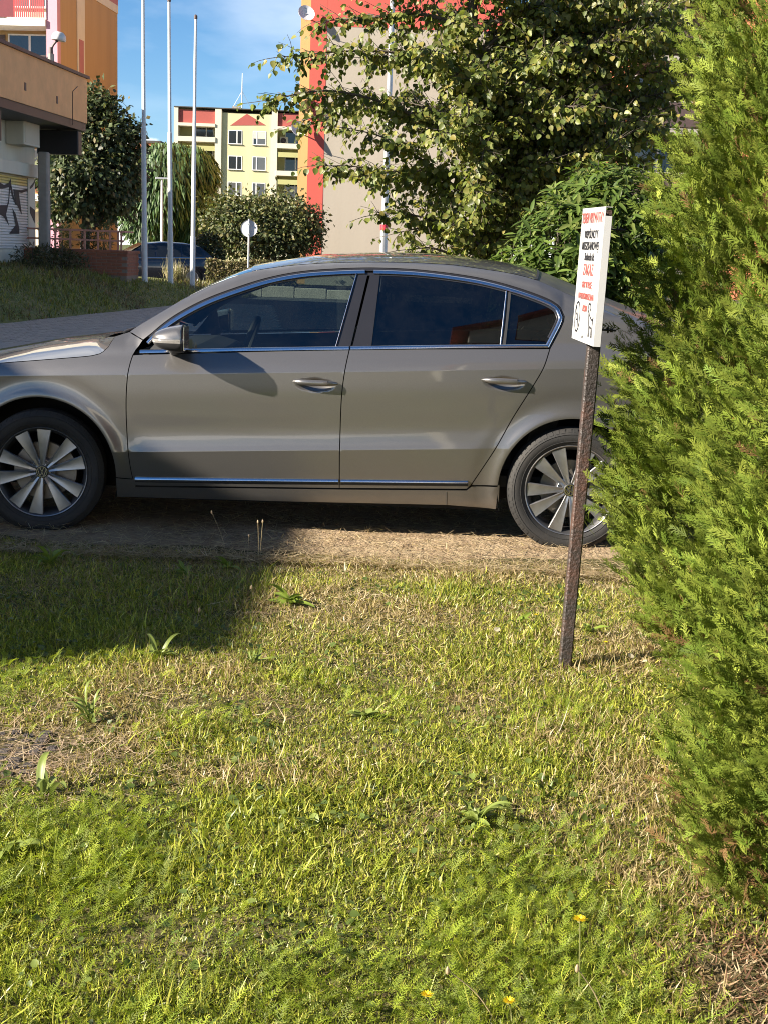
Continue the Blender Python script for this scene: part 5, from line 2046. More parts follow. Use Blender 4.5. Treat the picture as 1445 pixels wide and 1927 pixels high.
# ================================================================== leaf shapes
def leaf_shape(kind):
    if kind == 'heart':        # pointed broad leaf, slightly folded; grows along +Y
        pts = [(0, 0, 0), (0.30, 0.10, 0.05), (0.42, 0.36, 0.07), (0.30, 0.68, 0.03), (0, 1.0, -0.10), (-0.30, 0.68, 0.03), (-0.42, 0.36, 0.07), (-0.30, 0.10, 0.05), (0, 0.42, -0.03)]
        tr = [(8, i, i + 1) for i in range(0, 7)] + [(8, 7, 0)]
        return (np.array(pts), tr, np.ones(9))
    if kind == 'lance':
        pts = [(0, 0, 0), (0.13, 0.3, 0.03), (0.12, 0.62, 0.0), (0, 1.0, -0.12), (-0.12, 0.62, 0.0), (-0.13, 0.3, 0.03), (0, 0.45, -0.02)]
        tr = [(6, i, (i + 1) % 6) for i in range(6)]
        return (np.array(pts), tr, np.ones(7))
    if kind == 'card':
        pts = [(0, 0, 0), (0.34, 0.45, 0.06), (0, 1.0, -0.05), (-0.34, 0.5, 0.06)]
        return (np.array(pts), [(0, 1, 2), (0, 2, 3)], np.ones(4))
    if kind == 'strand':
        pts = [(-0.05, 0, 0), (0.05, 0, 0), (0.07, 0.5, 0.03), (0.0, 1.0, 0.0), (-0.07, 0.5, 0.03)]
        return (np.array(pts), [(0, 1, 2), (0, 2, 4), (4, 2, 3)], np.ones(5))


def crown_leaves(name, blobs, n, size, cols, parent, mat='leaf_far', kind='card', shell=0.55, droop=0.3, jit=0.2, w=None, up=0.4, clump=0):
    """leaves through the volume of ellipsoids, denser towards the outside, gathered in clumps"""
    vol = np.array([b[3] * b[4] * b[5] for b in blobs]) ** 0.75
    which = rng.choice(len(blobs), n, p=vol / vol.sum())
    B = np.array(blobs, float)[which]
    d = rand_dir(n)
    r = (shell + (1 - shell) * rng.random(n) ** 0.6) * (1 + rng.normal(0, 0.07, n))
    pos = B[:, :3] + d * B[:, 3:6] * r[:, None]
    if clump:
        nc = max(8, n // clump)
        cidx = rng.integers(0, n, nc)
        cc = pos[cidx]
        own = rng.integers(0, nc, n)
        off = rng.normal(0, 1, (n, 3)) * (0.16 * B[:, 3:6].mean(axis=1))[:, None]
        far = rng.random(n) < 0.85
        pos = np.where(far[:, None], cc[own] + off, pos)
        d = pos - B[:, :3]
        d /= np.linalg.norm(d, axis=1, keepdims=True) + 1e-9
    direction = d * 0.7 + rand_dir(n) * 0.8 + np.array([0, 0, -droop])
    normal = d + rand_dir(n) * 0.7 + np.array([0, 0, up])
    col = mixcol(cols, n, jit, w)
    return scatter(name, [leaf_shape(kind)], pos, frames(direction, normal), size * rng.uniform(0.6, 1.3, n), col, M[mat], parent)


def px_blob(px, py, Y, rx, rz, ry=None):
    q = P(px, py, Y)
    k = Y / F_PX
    return [float(q[0]), Y, float(q[2]), rx * k, (ry or rx) * k, rz * k]


def tree_at(name, label, cat, px, Y, zg=0.0, group=None):
    q = P(px, 450, Y)
    return thing(name, label, cat, (float(q[0]), Y, zg), 0, group)


def rel(blobs, t):
    return [[b[0] - t.location.x, b[1] - t.location.y, b[2] - t.location.z] + b[3:] for b in blobs]


# ---- dark tree beside the shop
t = tree_at('dark_broadleaf_tree', 'dense dark round-crowned tree behind the terrace railing', 'tree', 158, 52, 0.3)
bl = [px_blob(165, 330, 52, 82, 85), px_blob(190, 260, 52, 58, 75), px_blob(120, 340, 52, 52, 70), px_blob(225, 330, 52, 45, 80), px_blob(178, 200, 52, 28, 40),
      px_blob(235, 270, 52, 28, 60), px_blob(140, 250, 52, 40, 60)]
crown_leaves('crown', rel(bl, t), 17000, 0.20, [(0.05, 0.07, 0.028), (0.07, 0.09, 0.036), (0.10, 0.11, 0.045), (0.17, 0.14, 0.06)], t, jit=0.25, w=[.4, .35, .18, .07], droop=0.5, clump=24)
tk = MB().tube([(0, 0, -0.2), (0.05, 0, 0.8), (0.1, 0, 2.0), (0.3, 0.1, 3.6), (0.3, 0, 5.0)], [0.22, 0.18, 0.15, 0.1, 0.04], 10)
for a in range(7):
    an = a * 0.9
    tk.tube([(0.1, 0, 1.4 + 0.25 * a), (0.1 + 0.7 * math.cos(an), 0.7 * math.sin(an), 2.2 + 0.3 * a), (0.1 + 1.4 * math.cos(an), 1.4 * math.sin(an), 2.8 + 0.35 * a)], [0.08, 0.05, 0.02], 6)
tk.build('trunk', M['bark'], t, smooth=True)
# ---- willow
t = tree_at('willow_tree', 'light green weeping willow behind the flagpoles', 'tree', 330, 70, 0)
bl = [px_blob(315, 350, 70, 85, 80), px_blob(360, 320, 70, 50, 45), px_blob(290, 390, 70, 62, 75), px_blob(375, 400, 70, 40, 70), px_blob(330, 290, 70, 45, 22), px_blob(300, 320, 70, 40, 30)]
rb_ = rel(bl, t)
n = 36000
vol = np.array([b[3] * b[5] for b in rb_])
wi = rng.choice(len(rb_), n, p=vol / vol.sum())
B = np.array(rb_)[wi]
d = rand_dir(n)
pos = B[:, :3] + d * B[:, 3:6] * (0.35 + 0.65 * rng.random(n) ** 0.6)[:, None]
direction = d * np.array([0.55, 0.55, 0.0]) + np.array([0, 0, -1.0]) + rand_dir(n) * 0.22
normal = d + rand_dir(n) * 0.5
scatter('crown', [leaf_shape('strand')], pos, frames(direction, normal), np.stack([rng.uniform(0.5, 0.8, n), rng.uniform(0.3, 0.75, n), np.ones(n)], 1),
        mixcol([(0.07, 0.135, 0.04), (0.055, 0.105, 0.03), (0.10, 0.165, 0.055), (0.035, 0.065, 0.022)], n, 0.2), M['leaf_far'], t)
MB().tube([(0, 0, -0.2), (0, 0, 1.5), (0.3, 0, 3.0), (0.2, 0, 4.4)], [0.3, 0.24, 0.16, 0.05], 10).tube([(0, 0, 1.5), (-0.9, 0, 3.2)], [0.16, 0.05], 8).build('trunk', M['bark'], t, smooth=True)
# ---- round trees and shrubs before the yellow block
t = tree_at('round_shrub_tree', 'broad rounded dark green tree in front of the yellow block', 'tree', 500, 58, 0)
bl = [px_blob(470, 435, 58, 75, 58), px_blob(535, 425, 58, 62, 58), px_blob(430, 420, 58, 45, 50), px_blob(570, 440, 58, 36, 55), px_blob(490, 400, 58, 40, 30)]
crown_leaves('crown', rel(bl, t), 13000, 0.17, [(0.08, 0.10, 0.035), (0.12, 0.135, 0.05), (0.055, 0.075, 0.026), (0.17, 0.155, 0.06)], t, jit=0.22, droop=0.2, clump=22)
MB().tube([(0, 0, -0.1), (0.1, 0, 1.4), (0.3, 0, 2.4)], [0.14, 0.1, 0.04], 8).tube([(0, 0, 0.5), (-0.9, 0, 1.9)], [0.09, 0.03], 8).tube([(0, 0, 0.5), (0.9, 0, 1.8)], [0.09, 0.03], 8).build('trunk', M['bark'], t, smooth=True)
t = tree_at('dark_shrub', 'dark shrub tucked between the third flagpole and the round tree', 'shrub', 392, 55, 0)
bl = [px_blob(392, 480, 55, 30, 42), px_blob(378, 495, 55, 20, 30)]
crown_leaves('foliage', rel(bl, t), 3200, 0.13, [(0.035, 0.05, 0.018), (0.055, 0.07, 0.025)], t, jit=0.25)
MB().tube([(0, 0, -0.1), (0, 0, 1.0)], [0.06, 0.02], 6).build('stem', M['bark'], t)
t = tree_at('clipped_hedge', 'low clipped brownish hedge along the parking beyond the bank', 'hedge', 465, 50, 0)
a, b = P(392, 496, 50), P(560, 496, 50)
L = float(b[0] - a[0])
n = 9000
pos = np.stack([rng.uniform(0, L, n) + float(a[0]) - t.location.x, rng.uniform(-0.45, 0.45, n), rng.uniform(0.0, 1, n)], 1)
pos[:, 2] = 0.03 + pos[:, 2] ** 0.8 * (0.98 + 0.05 * np.sin(pos[:, 0] * 3))
side_ = rng.random(n)
pos[:, 1] = np.where(side_ < 0.6, -0.45 + np.abs(rng.normal(0, 0.05, n)), pos[:, 1])
scatter('foliage', [leaf_shape('card')], pos, frames(rand_dir(n) + np.array([0, -0.4, 0.2]), rand_dir(n) + np.array([0, -0.7, 0.5])), rng.uniform(0.06, 0.12, n),
        mixcol([(0.16, 0.15, 0.07), (0.21, 0.18, 0.09), (0.12, 0.125, 0.05), (0.24, 0.19, 0.11)], n, 0.25), M['leaf_far'], t)
cm = MB()
for k in range(18):
    xx = float(a[0]) - t.location.x + (k + 0.5) * L / 18
    cm.tube([(xx, 0, -0.05), (xx + 0.05, 0.05, 0.8)], [0.03, 0.012], 5)
cm.build('stem', M['bark'], t)

# ---- tufts of pale ornamental grass by the kerb
for k, (px, py, Y, s, lab) in enumerate(((322, 505, 41.6, 1.0, 'wispy pale ornamental grass around the middle flagpole'), (339, 508, 41.9, 0.8, 'round tuft of pale dry ornamental grass by the kerb'))):
    q = P(px, py, Y)
    og = thing('ornamental_grass', lab, 'ornamental grass', (float(q[0]), Y, float(bank_z(q[0], Y))), 0, 'ornamental grasses by the kerb')
    n = 110
    an = rng.uniform(0, 2 * math.pi, n)
    tl = np.abs(rng.normal(0, 0.45, n))
    direction = np.stack([np.cos(an) * tl, np.sin(an) * tl, np.ones(n)], 1)
    normal = np.stack([np.cos(an), np.sin(an), np.zeros(n)], 1)
    scatter('blades', [leaf_shape('strand')], rng.normal(0, 0.06, (n, 3)) * [1, 1, 0], frames(direction, normal), np.stack([np.full(n, 0.16), rng.uniform(0.3, 0.85, n) * s, np.ones(n)], 1),
            mixcol([(0.50, 0.44, 0.34), (0.40, 0.35, 0.24), (0.22, 0.21, 0.12)], n, 0.2), M['grassblade'], og)


# ================================================================== blades
def blade(bend, w=1.0):
    """unit blade up +Y, bending towards +Z"""
    v, f, sh = [], [], []
    ts = (0.0, 0.55)
    for t in ts:
        wd = 0.5 * w * (1 - 0.55 * t)
        y, z = t * (1 - 0.35 * bend * t), bend * t * t
        v += [(-wd, y, z), (wd, y, z)]
        sh += [0.85 + 0.2 * t] * 2
    v.append((0, 1 - 0.35 * bend, bend))
    sh.append(1.1)
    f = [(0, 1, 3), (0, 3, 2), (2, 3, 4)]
    return (np.array(v), f, np.array(sh))


BLADES = [blade(b) for b in (0.15, 0.4, 0.75, 1.1)]

# ---- tall shaded grass on the bank
n = 38000
ty = 16 + 27.0 * rng.random(n) ** 0.9
te = rng.random(n) ** 1.2 * 5.2
tx = np.array([edge_x(y) for y in ty]) - te
ok = (tx > -0.32 * ty - 1.0) & ~((tx > SH0.x - 0.9) & (tx < float(bw_r[0])) & (ty > YB - 0.02))
ok &= (ty < 43.3)
tx, ty = tx[ok], ty[ok]
n = len(tx)
pos = np.stack([tx, ty, bank_z(tx, ty) - 0.02], 1)
tall = vnoise(tx, ty, 0.5, 12)
an = rng.uniform(0, 2 * math.pi, n)
lean = rng.uniform(0.1, 0.7, n)
direction = np.stack([np.cos(an) * lean, np.sin(an) * lean, np.ones(n)], 1)
hgt = rng.uniform(0.06, 0.20, n) * (0.6 + 1.1 * tall)
dryf = (vnoise(tx, ty, 0.35, 21) > 0.55) & (rng.random(n) < 0.65)
col = mixcol([(0.21, 0.24, 0.058), (0.27, 0.285, 0.075), (0.15, 0.185, 0.05), (0.32, 0.30, 0.11)], n, 0.25)
col[dryf] = mixcol([(0.20, 0.16, 0.09), (0.14, 0.12, 0.06), (0.24, 0.18, 0.10)], int(dryf.sum()), 0.2)
o = scatter('bank_grass', BLADES, pos, frames(direction, np.stack([np.cos(an), np.sin(an), np.zeros(n)], 1)), np.stack([rng.uniform(0.014, 0.026, n), hgt, hgt], 1), col, M['grassblade'], kind='stuff')
tag(o, 'long shaded grass covering the bank below the shop', 'grass')
# weeds against the terrace wall
for k, (px, py, lab) in enumerate(((60, 480, 'bushy dark weed at the foot of the shop terrace'), (115, 488, 'dark weed growing against the brick terrace wall'), (95, 462, 'leafy plant growing over the brick wall beside the concrete column'))):
    Yw = (33.2, 33.9, 34.3)[k]
    q = P(px, py, Yw)
    wd = thing('tall_weed', lab, 'weed', (float(q[0]), Yw, float(bank_z(q[0], Yw)) - 0.02), 0, 'weeds along the terrace')
    crown_leaves('foliage', [[0, 0, 0.26, 0.5, 0.3, 0.28], [0.3, 0, 0.2, 0.4, 0.3, 0.22]], 700, 0.10, [(0.05, 0.06, 0.02), (0.08, 0.085, 0.03), (0.12, 0.10, 0.05)], wd, kind='lance')
    MB().tube([(0, 0, 0), (0.05, 0, 0.6)], [0.02, 0.008], 5).tube([(0.1, 0, 0), (0.3, 0, 0.5)], [0.015, 0.006], 5).build('stem', M['bark'], wd)
for k, (px, py, lab) in enumerate(((118, 455, 'yellowish potted shrub behind the railing near the column'), (165, 452, 'small dark shrub behind the middle of the railing'), (196, 455, 'thin pale shrub behind the end of the railing'))):
    q = P(px, py, 35.6)
    sh_ = thing('terrace_shrub', lab, 'shrub', (float(q[0]), 35.6, zt if False else float(bw_r[2])), 0, 'shrubs on the terrace')
    crown_leaves('foliage', [[0, 0, 0.25, 0.22, 0.2, 0.3]], 260, 0.11, [[(0.22, 0.20, 0.07), (0.14, 0.15, 0.05)], [(0.05, 0.06, 0.025), (0.07, 0.08, 0.03)], [(0.26, 0.20, 0.10), (0.18, 0.16, 0.08)]][k], sh_, kind='lance')
    MB().tube([(0, 0, 0), (0.02, 0, 0.4)], [0.014, 0.006], 5).build('stem', M['bark'], sh_)

# ================================================================== big tree behind the car
TY = 12.3
tb = Vector(P(905, 470, TY))
tree = thing('broadleaf_tree', 'large loose-branched tree with olive heart-shaped leaves behind the car roof', 'tree', (tb.x, TY, 0))


def T(px, py, dy=0.0):
    q = P(px, py, TY + dy)
    return Vector((float(q[0]) - tb.x, dy, float(q[2])))


trunk_pts = [Vector((0.02, 0.0, -0.1)), Vector((0.0, 0, 0.6)), T(908, 470), T(900, 330), T(893, 180), T(889, 60), T(885, -120), T(880, -300)]
limbs = MB()
limbs.tube(spline([tuple(p) for p in trunk_pts], 0.15), list(np.linspace(0.085, 0.03, len(spline([tuple(p) for p in trunk_pts], 0.15)))), 10)
limb_def = [
    # start index on trunk (0-1), end px, end dy, mid lift
    (0.62, (522, 108), -0.5, 0.12), (0.50, (494, 190), -0.35, 0.20), (0.40, (602, 312), -0.2, 0.10), (0.55, (560, 230), 0.3, 0.15),
    (0.34, (700, 405), -0.3, 0.10), (0.70, (600, 40), 0.2, 0.05), (0.78, (700, -60), -0.4, 0.0), (0.27, (762, 470), -0.5, 0.12),
    (0.40, (650, 240), -0.7, 0.12), (0.52, (720, 180), 0.8, 0.1), (0.62, (780, 90), -0.9, 0.05), (0.33, (800, 380), 0.7, 0.1),
    (0.50, (1010, 170), -0.6, 0.1), (0.45, (1090, 120), 0.3, 0.12), (0.55, (1180, 70), -0.3, 0.12), (0.42, (1240, 160), 0.5, 0.12), (0.38, (1170, 260), -0.6, 0.05),
    (0.34, (1040, 300), -0.5, 0.08), (0.65, (1080, -20), 0.2, 0.05), (0.7, (1230, -40), -0.5, 0.05), (0.28, (1000, 390), -0.4, 0.06), (0.60, (960, 60), 0.9, 0.05),
    (0.30, (860, 420), -0.7, 0.05), (0.48, (830, 250), -1.0, 0.08), (0.42, (960, 250), 1.0, 0.06), (0.5, (1300, 120), -0.1, 0.1), (0.3, (1110, 370), 0.4, 0.05), (0.36, (900, 350), -0.9, 0.03),
    (0.8, (640, -30), -0.2, 0), (0.8, (900, -60), -0.8, 0), (0.75, (1000, -60), -0.5, 0), (0.44, (690, 330), -0.5, 0.06), (0.36, (740, 440), 0.2, 0.05), (0.5, (1120, 200), -0.9, 0.1), (0.45, (1210, 220), -0.2, 0.1), (0.6, (1150, 0), 0.6, 0.1), (0.62, (1280, 40), 0.3, 0.1), (0.4, (1080, 240), 0.8, 0.1), (0.33, (1180, 320), 0.6, 0.06), (0.55, (1050, 90), -0.9, 0.1), (0.36, (970, 330), 0.3, 0.05), (0.68, (830, 20), 0.6, 0.05), (0.6, (690, 110), 0.4, 0.1), (0.5, (1250, 90), 0.7, 0.1), (0.46, (1160, 150), 0.9, 0.1), (0.42, (1230, 250), 0.8, 0.1), (0.66, (1200, -10), -0.2, 0.1), (0.58, (1110, 40), 0.1, 0.1), (0.4, (1130, 250), 0.2, 0.08), (0.55, (1270, 10), 0.0, 0.1), (0.38, (1260, 200), 0.1, 0.1), (0.52, (1060, 160), 0.2, 0.1), (0.34, (1090, 320), 0.0, 0.06), (0.6, (1300, 80), 0.5, 0.1), (0.5, (1320, 160), 0.6, 0.1), (0.66, (1320, -10), 0.4, 0.1), (0.56, (1230, 60), -0.4, 0.1), (0.46, (1200, 190), 0.5, 0.08), (0.62, (1170, 90), 0.8, 0.08), (0.66, (870, 40), -0.7, 0.0), (0.56, (920, 120), -0.8, 0.0), (0.48, (880, 200), -0.9, 0.0), (0.42, (915, 270), -0.8, 0.0), (0.6, (850, 130), -0.6, 0.0), (0.4, (1190, 270), -0.2, 0.06), (0.36, (1230, 300), 0.1, 0.06), (0.44, (1260, 240), -0.2, 0.08), (0.38, (1200, 230), 0.4, 0.06), (0.34, (1170, 310), 0.2, 0.05), (0.5, (1280, 170), 0.2, 0.08), (0.58, (1290, 60), -0.1, 0.08)]
tsp = [Vector(p) for p in spline([tuple(p) for p in trunk_pts], 0.05)]
leafP, leafD, leafN, leafS = [], [], [], []


def add_twig(a, dvec, L, rad):
    """a leafy twig: slightly drooping, leaves hanging on both sides"""
    pts = [a]
    d_ = dvec.normalized()
    nseg = 3
    for i in range(nseg):
        d_ = (d_ + Vector((random.gauss(0, 0.12), random.gauss(0, 0.12), random.gauss(-0.07, 0.10)))).normalized()
        pts.append(pts[-1] + d_ * (L / nseg))
    limbs.tube(pts, list(np.linspace(rad, 0.0016, len(pts))), 3, cap=False)
    nl = max(3, int(L / 0.032))
    for j in range(nl):
        f = (j + 0.8) / nl
        q = f * nseg
        i = min(int(q), nseg - 1)
        p = pts[i].lerp(pts[i + 1], q - i)
        sd = d_.cross(Vector((0, 0, 1)))
        if sd.length < 0.1:
            sd = Vector((1, 0, 0))
        sd = sd.normalized() * (1 if j % 2 else -1)
        ld = (sd * 0.55 + d_ * 0.35 + Vector((random.gauss(0, 0.35), random.gauss(0, 0.35), -0.75 + random.gauss(0, 0.3)))).normalized()
        st_ = ld * 0.022
        leafP.append(p + st_)
        leafD.append(ld)
        leafN.append(Vector((random.gauss(-0.35, 0.6), random.gauss(-0.45, 0.6), random.gauss(0.55, 0.5))))
        leafS.append(random.uniform(0.045, 0.082) * (0.75 + 0.3 * (1 - f)))


for (s0, (ex_, ey_), dy, lift) in limb_def:
    a = tsp[int(s0 * (len(tsp) - 1))]
    e = T(ex_, ey_, dy)
    m1 = a.lerp(e, 0.35) + Vector((random.gauss(0, 0.05), random.gauss(0, 0.05), lift * 0.8 + 0.05))
    m2 = a.lerp(e, 0.7) + Vector((random.gauss(0, 0.05), random.gauss(0, 0.05), lift))
    pts = [Vector(p) for p in spline([tuple(a), tuple(m1), tuple(m2), tuple(e)], 0.07)]
    limbs.tube(pts, list(np.linspace(0.020, 0.0035, len(pts))), 6, cap=False)
    L = (e - a).length
    nb = int(L / (0.023 if ex_ < 860 else 0.0165))
    for k in range(nb):
        f = 0.16 + 0.84 * (k + random.random()) / nb
        i = min(int(f * (len(pts) - 1)), len(pts) - 2)
        dd_ = (pts[i + 1] - pts[i]).normalized()
        side_v = Vector((random.gauss(0, 1), random.gauss(0, 1), random.gauss(0.0, 0.9)))
        side_v = (side_v - dd_ * side_v.dot(dd_)).normalized()
        dv = dd_ * random.uniform(0.35, 1.0) + side_v * random.uniform(0.5, 1.1)
        add_twig(pts[i], dv, random.uniform(0.13, 0.42) * (1.12 - 0.6 * f), 0.004)
    add_twig(pts[-1], pts[-1] - pts[-2], 0.22, 0.004)
limbs.build('trunk', M['bark'], tree, smooth=True, recalc=False)
n = len(leafP)
yel = rng.random(n)
col = mixcol([(0.125, 0.155, 0.034), (0.18, 0.205, 0.046), (0.085, 0.115, 0.028), (0.24, 0.24, 0.07)], n, 0.2)
col[yel < 0.07] = mixcol([(0.26, 0.22, 0.06), (0.32, 0.27, 0.07)], int((yel < 0.07).sum()), 0.15)
fr = frames(np.array([tuple(v) for v in leafD]), np.array([tuple(v) for v in leafN]))
scatter('crown', [leaf_shape('heart')], np.array([tuple(v) for v in leafP]), fr, np.array(leafS) * 0.97, col, M['leaf'], tree)
print('tree leaves', n)

# ================================================================== laurel-like bush behind the car
BY = 10.3
q = P(1085, 500, BY)
bush = thing('leafy_bush', 'bright green bush with narrow glossy leaves behind the rear of the car', 'bush', (float(q[0]), BY, 0))
bl = rel([px_blob(1085, 470, BY, 120, 130, 110), px_blob(1160, 420, BY, 105, 120, 100), px_blob(1000, 520, BY, 90, 80, 90), px_blob(1180, 520, BY, 80, 120, 90), px_blob(1110, 380, BY + .2, 85, 70, 80), px_blob(1060, 600, BY, 150, 110, 110)], bush)
# rosettes of leaves at shoot tips
ns = 1500
vol = np.array([b[3] * b[5] for b in bl])
wi = rng.choice(len(bl), ns, p=vol / vol.sum())
B = np.array(bl)[wi]
d = rand_dir(ns)
d[:, 1] = -np.abs(d[:, 1]) * np.where(rng.random(ns) < 0.75, 1, -1)
tip = B[:, :3] + d * B[:, 3:6] * (0.72 + 0.30 * rng.random(ns))[:, None]
lp_, ld_, ln_, ls_ = [], [], [], []
shoots = MB()
for k in range(ns):
    ax = Vector(tuple(d[k] * 0.6 + np.array([0, -0.1, 0.55]) + rng.normal(0, 0.25, 3))).normalized()
    u = ax.orthogonal().normalized()
    v = ax.cross(u)
    if k % 3 == 0:
        p = Vector(tuple(tip[k]))
        shoots.tube([p - ax * 0.22 - Vector((0, -0.05, 0.12)), p], [0.005, 0.002], 4, cap=False)
    for j in range(random.randint(6, 9)):
        an = j * 2.4 + random.random()
        o_ = u * math.cos(an) + v * math.sin(an)
        dv = ax * random.uniform(0.1, 0.7) + o_ - Vector((0, 0, 0.25))
        lp_.append(tuple(Vector(tuple(tip[k])) - ax * random.uniform(0, 0.09)))
        ld_.append(tuple(dv))
        ln_.append(tuple(ax + Vector((0, -0.2, 0.5))))
        ls_.append(random.uniform(0.075, 0.125))
n = len(lp_)
scatter('foliage', [leaf_shape('lance')], np.array(lp_), frames(np.array(ld_), np.array(ln_)), np.array(ls_), mixcol([(0.095, 0.15, 0.032), (0.13, 0.19, 0.04), (0.065, 0.105, 0.025), (0.18, 0.22, 0.06)], n, 0.18), M['leaf'], bush)
shoots.tube([(0, 0, 0), (0.05, 0, 1.0)], [0.03, 0.01], 6).tube([(0.1, 0, 0), (0.3, 0, 1.1)], [0.03, 0.01], 6).tube([(-0.1, 0, 0), (-0.35, 0, 0.9)], [0.03, 0.01], 6)
shoots.build('stem', M['bark'], bush, recalc=False)

# ================================================================== thujas
def spray_shape(seed):
    """a flat fan of scale leaves growing along +Y"""
    r = random.Random(seed)
    v, f, sh = [], [], []

    def seg(x, y, z, ang, L, w, s0, s1, droop):
        dx, dy = math.sin(ang), math.cos(ang)
        n0 = len(v)
        nx, ny = dy, -dx
        v.extend([(x + nx * w, y + ny * w, z), (x + dx * L, y + dy * L, z - droop * L), (x - nx * w, y - ny * w, z)])
        f.append((n0, n0 + 1, n0 + 2))
        sh.extend([s0, s1, s0])
        return x + dx * L * 0.92, y + dy * L * 0.92, z - droop * L * 0.92

    x = y = z = 0.0
    ang = r.uniform(-0.12, 0.12)
    nseg = 5
    for i in range(nseg):
        t = i / nseg
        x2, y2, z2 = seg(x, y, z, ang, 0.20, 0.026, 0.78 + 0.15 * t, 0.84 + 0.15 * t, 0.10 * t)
        for sd in (-1, 1):
            L = (0.48 - 0.22 * t) * r.uniform(0.7, 1.2)
            a = ang + sd * r.uniform(0.40, 0.72)
            bx, by, bz = (x + x2) / 2, (y + y2) / 2, (z + z2) / 2 + r.uniform(-0.03, 0.03)
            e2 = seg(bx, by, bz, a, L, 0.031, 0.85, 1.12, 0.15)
            s2 = sd if r.random() < 0.6 else -sd
            seg(bx * 0.55 + e2[0] * 0.45, by * 0.55 + e2[1] * 0.45, bz * 0.55 + e2[2] * 0.45, a + s2 * r.uniform(0.35, 0.6), L * r.uniform(0.45, 0.7), 0.029, 0.9, 1.12, 0.2)
        x, y, z = x2, y2, z2
        ang += r.uniform(-0.15, 0.15)
    for s2 in (-0.3, 0.3):
        seg(x, y, z, ang + s2, 0.17, 0.024, 0.95, 1.12, 0.2)
    return (np.array(v), f, np.array(sh))


SPRAYS = [spray_shape(k) for k in range(5)]
M['thuja'] = leaf_mat('thuja_scale_leaf', 0.14, 0.6, 0.12, (1.1, 1.15, 0.5))


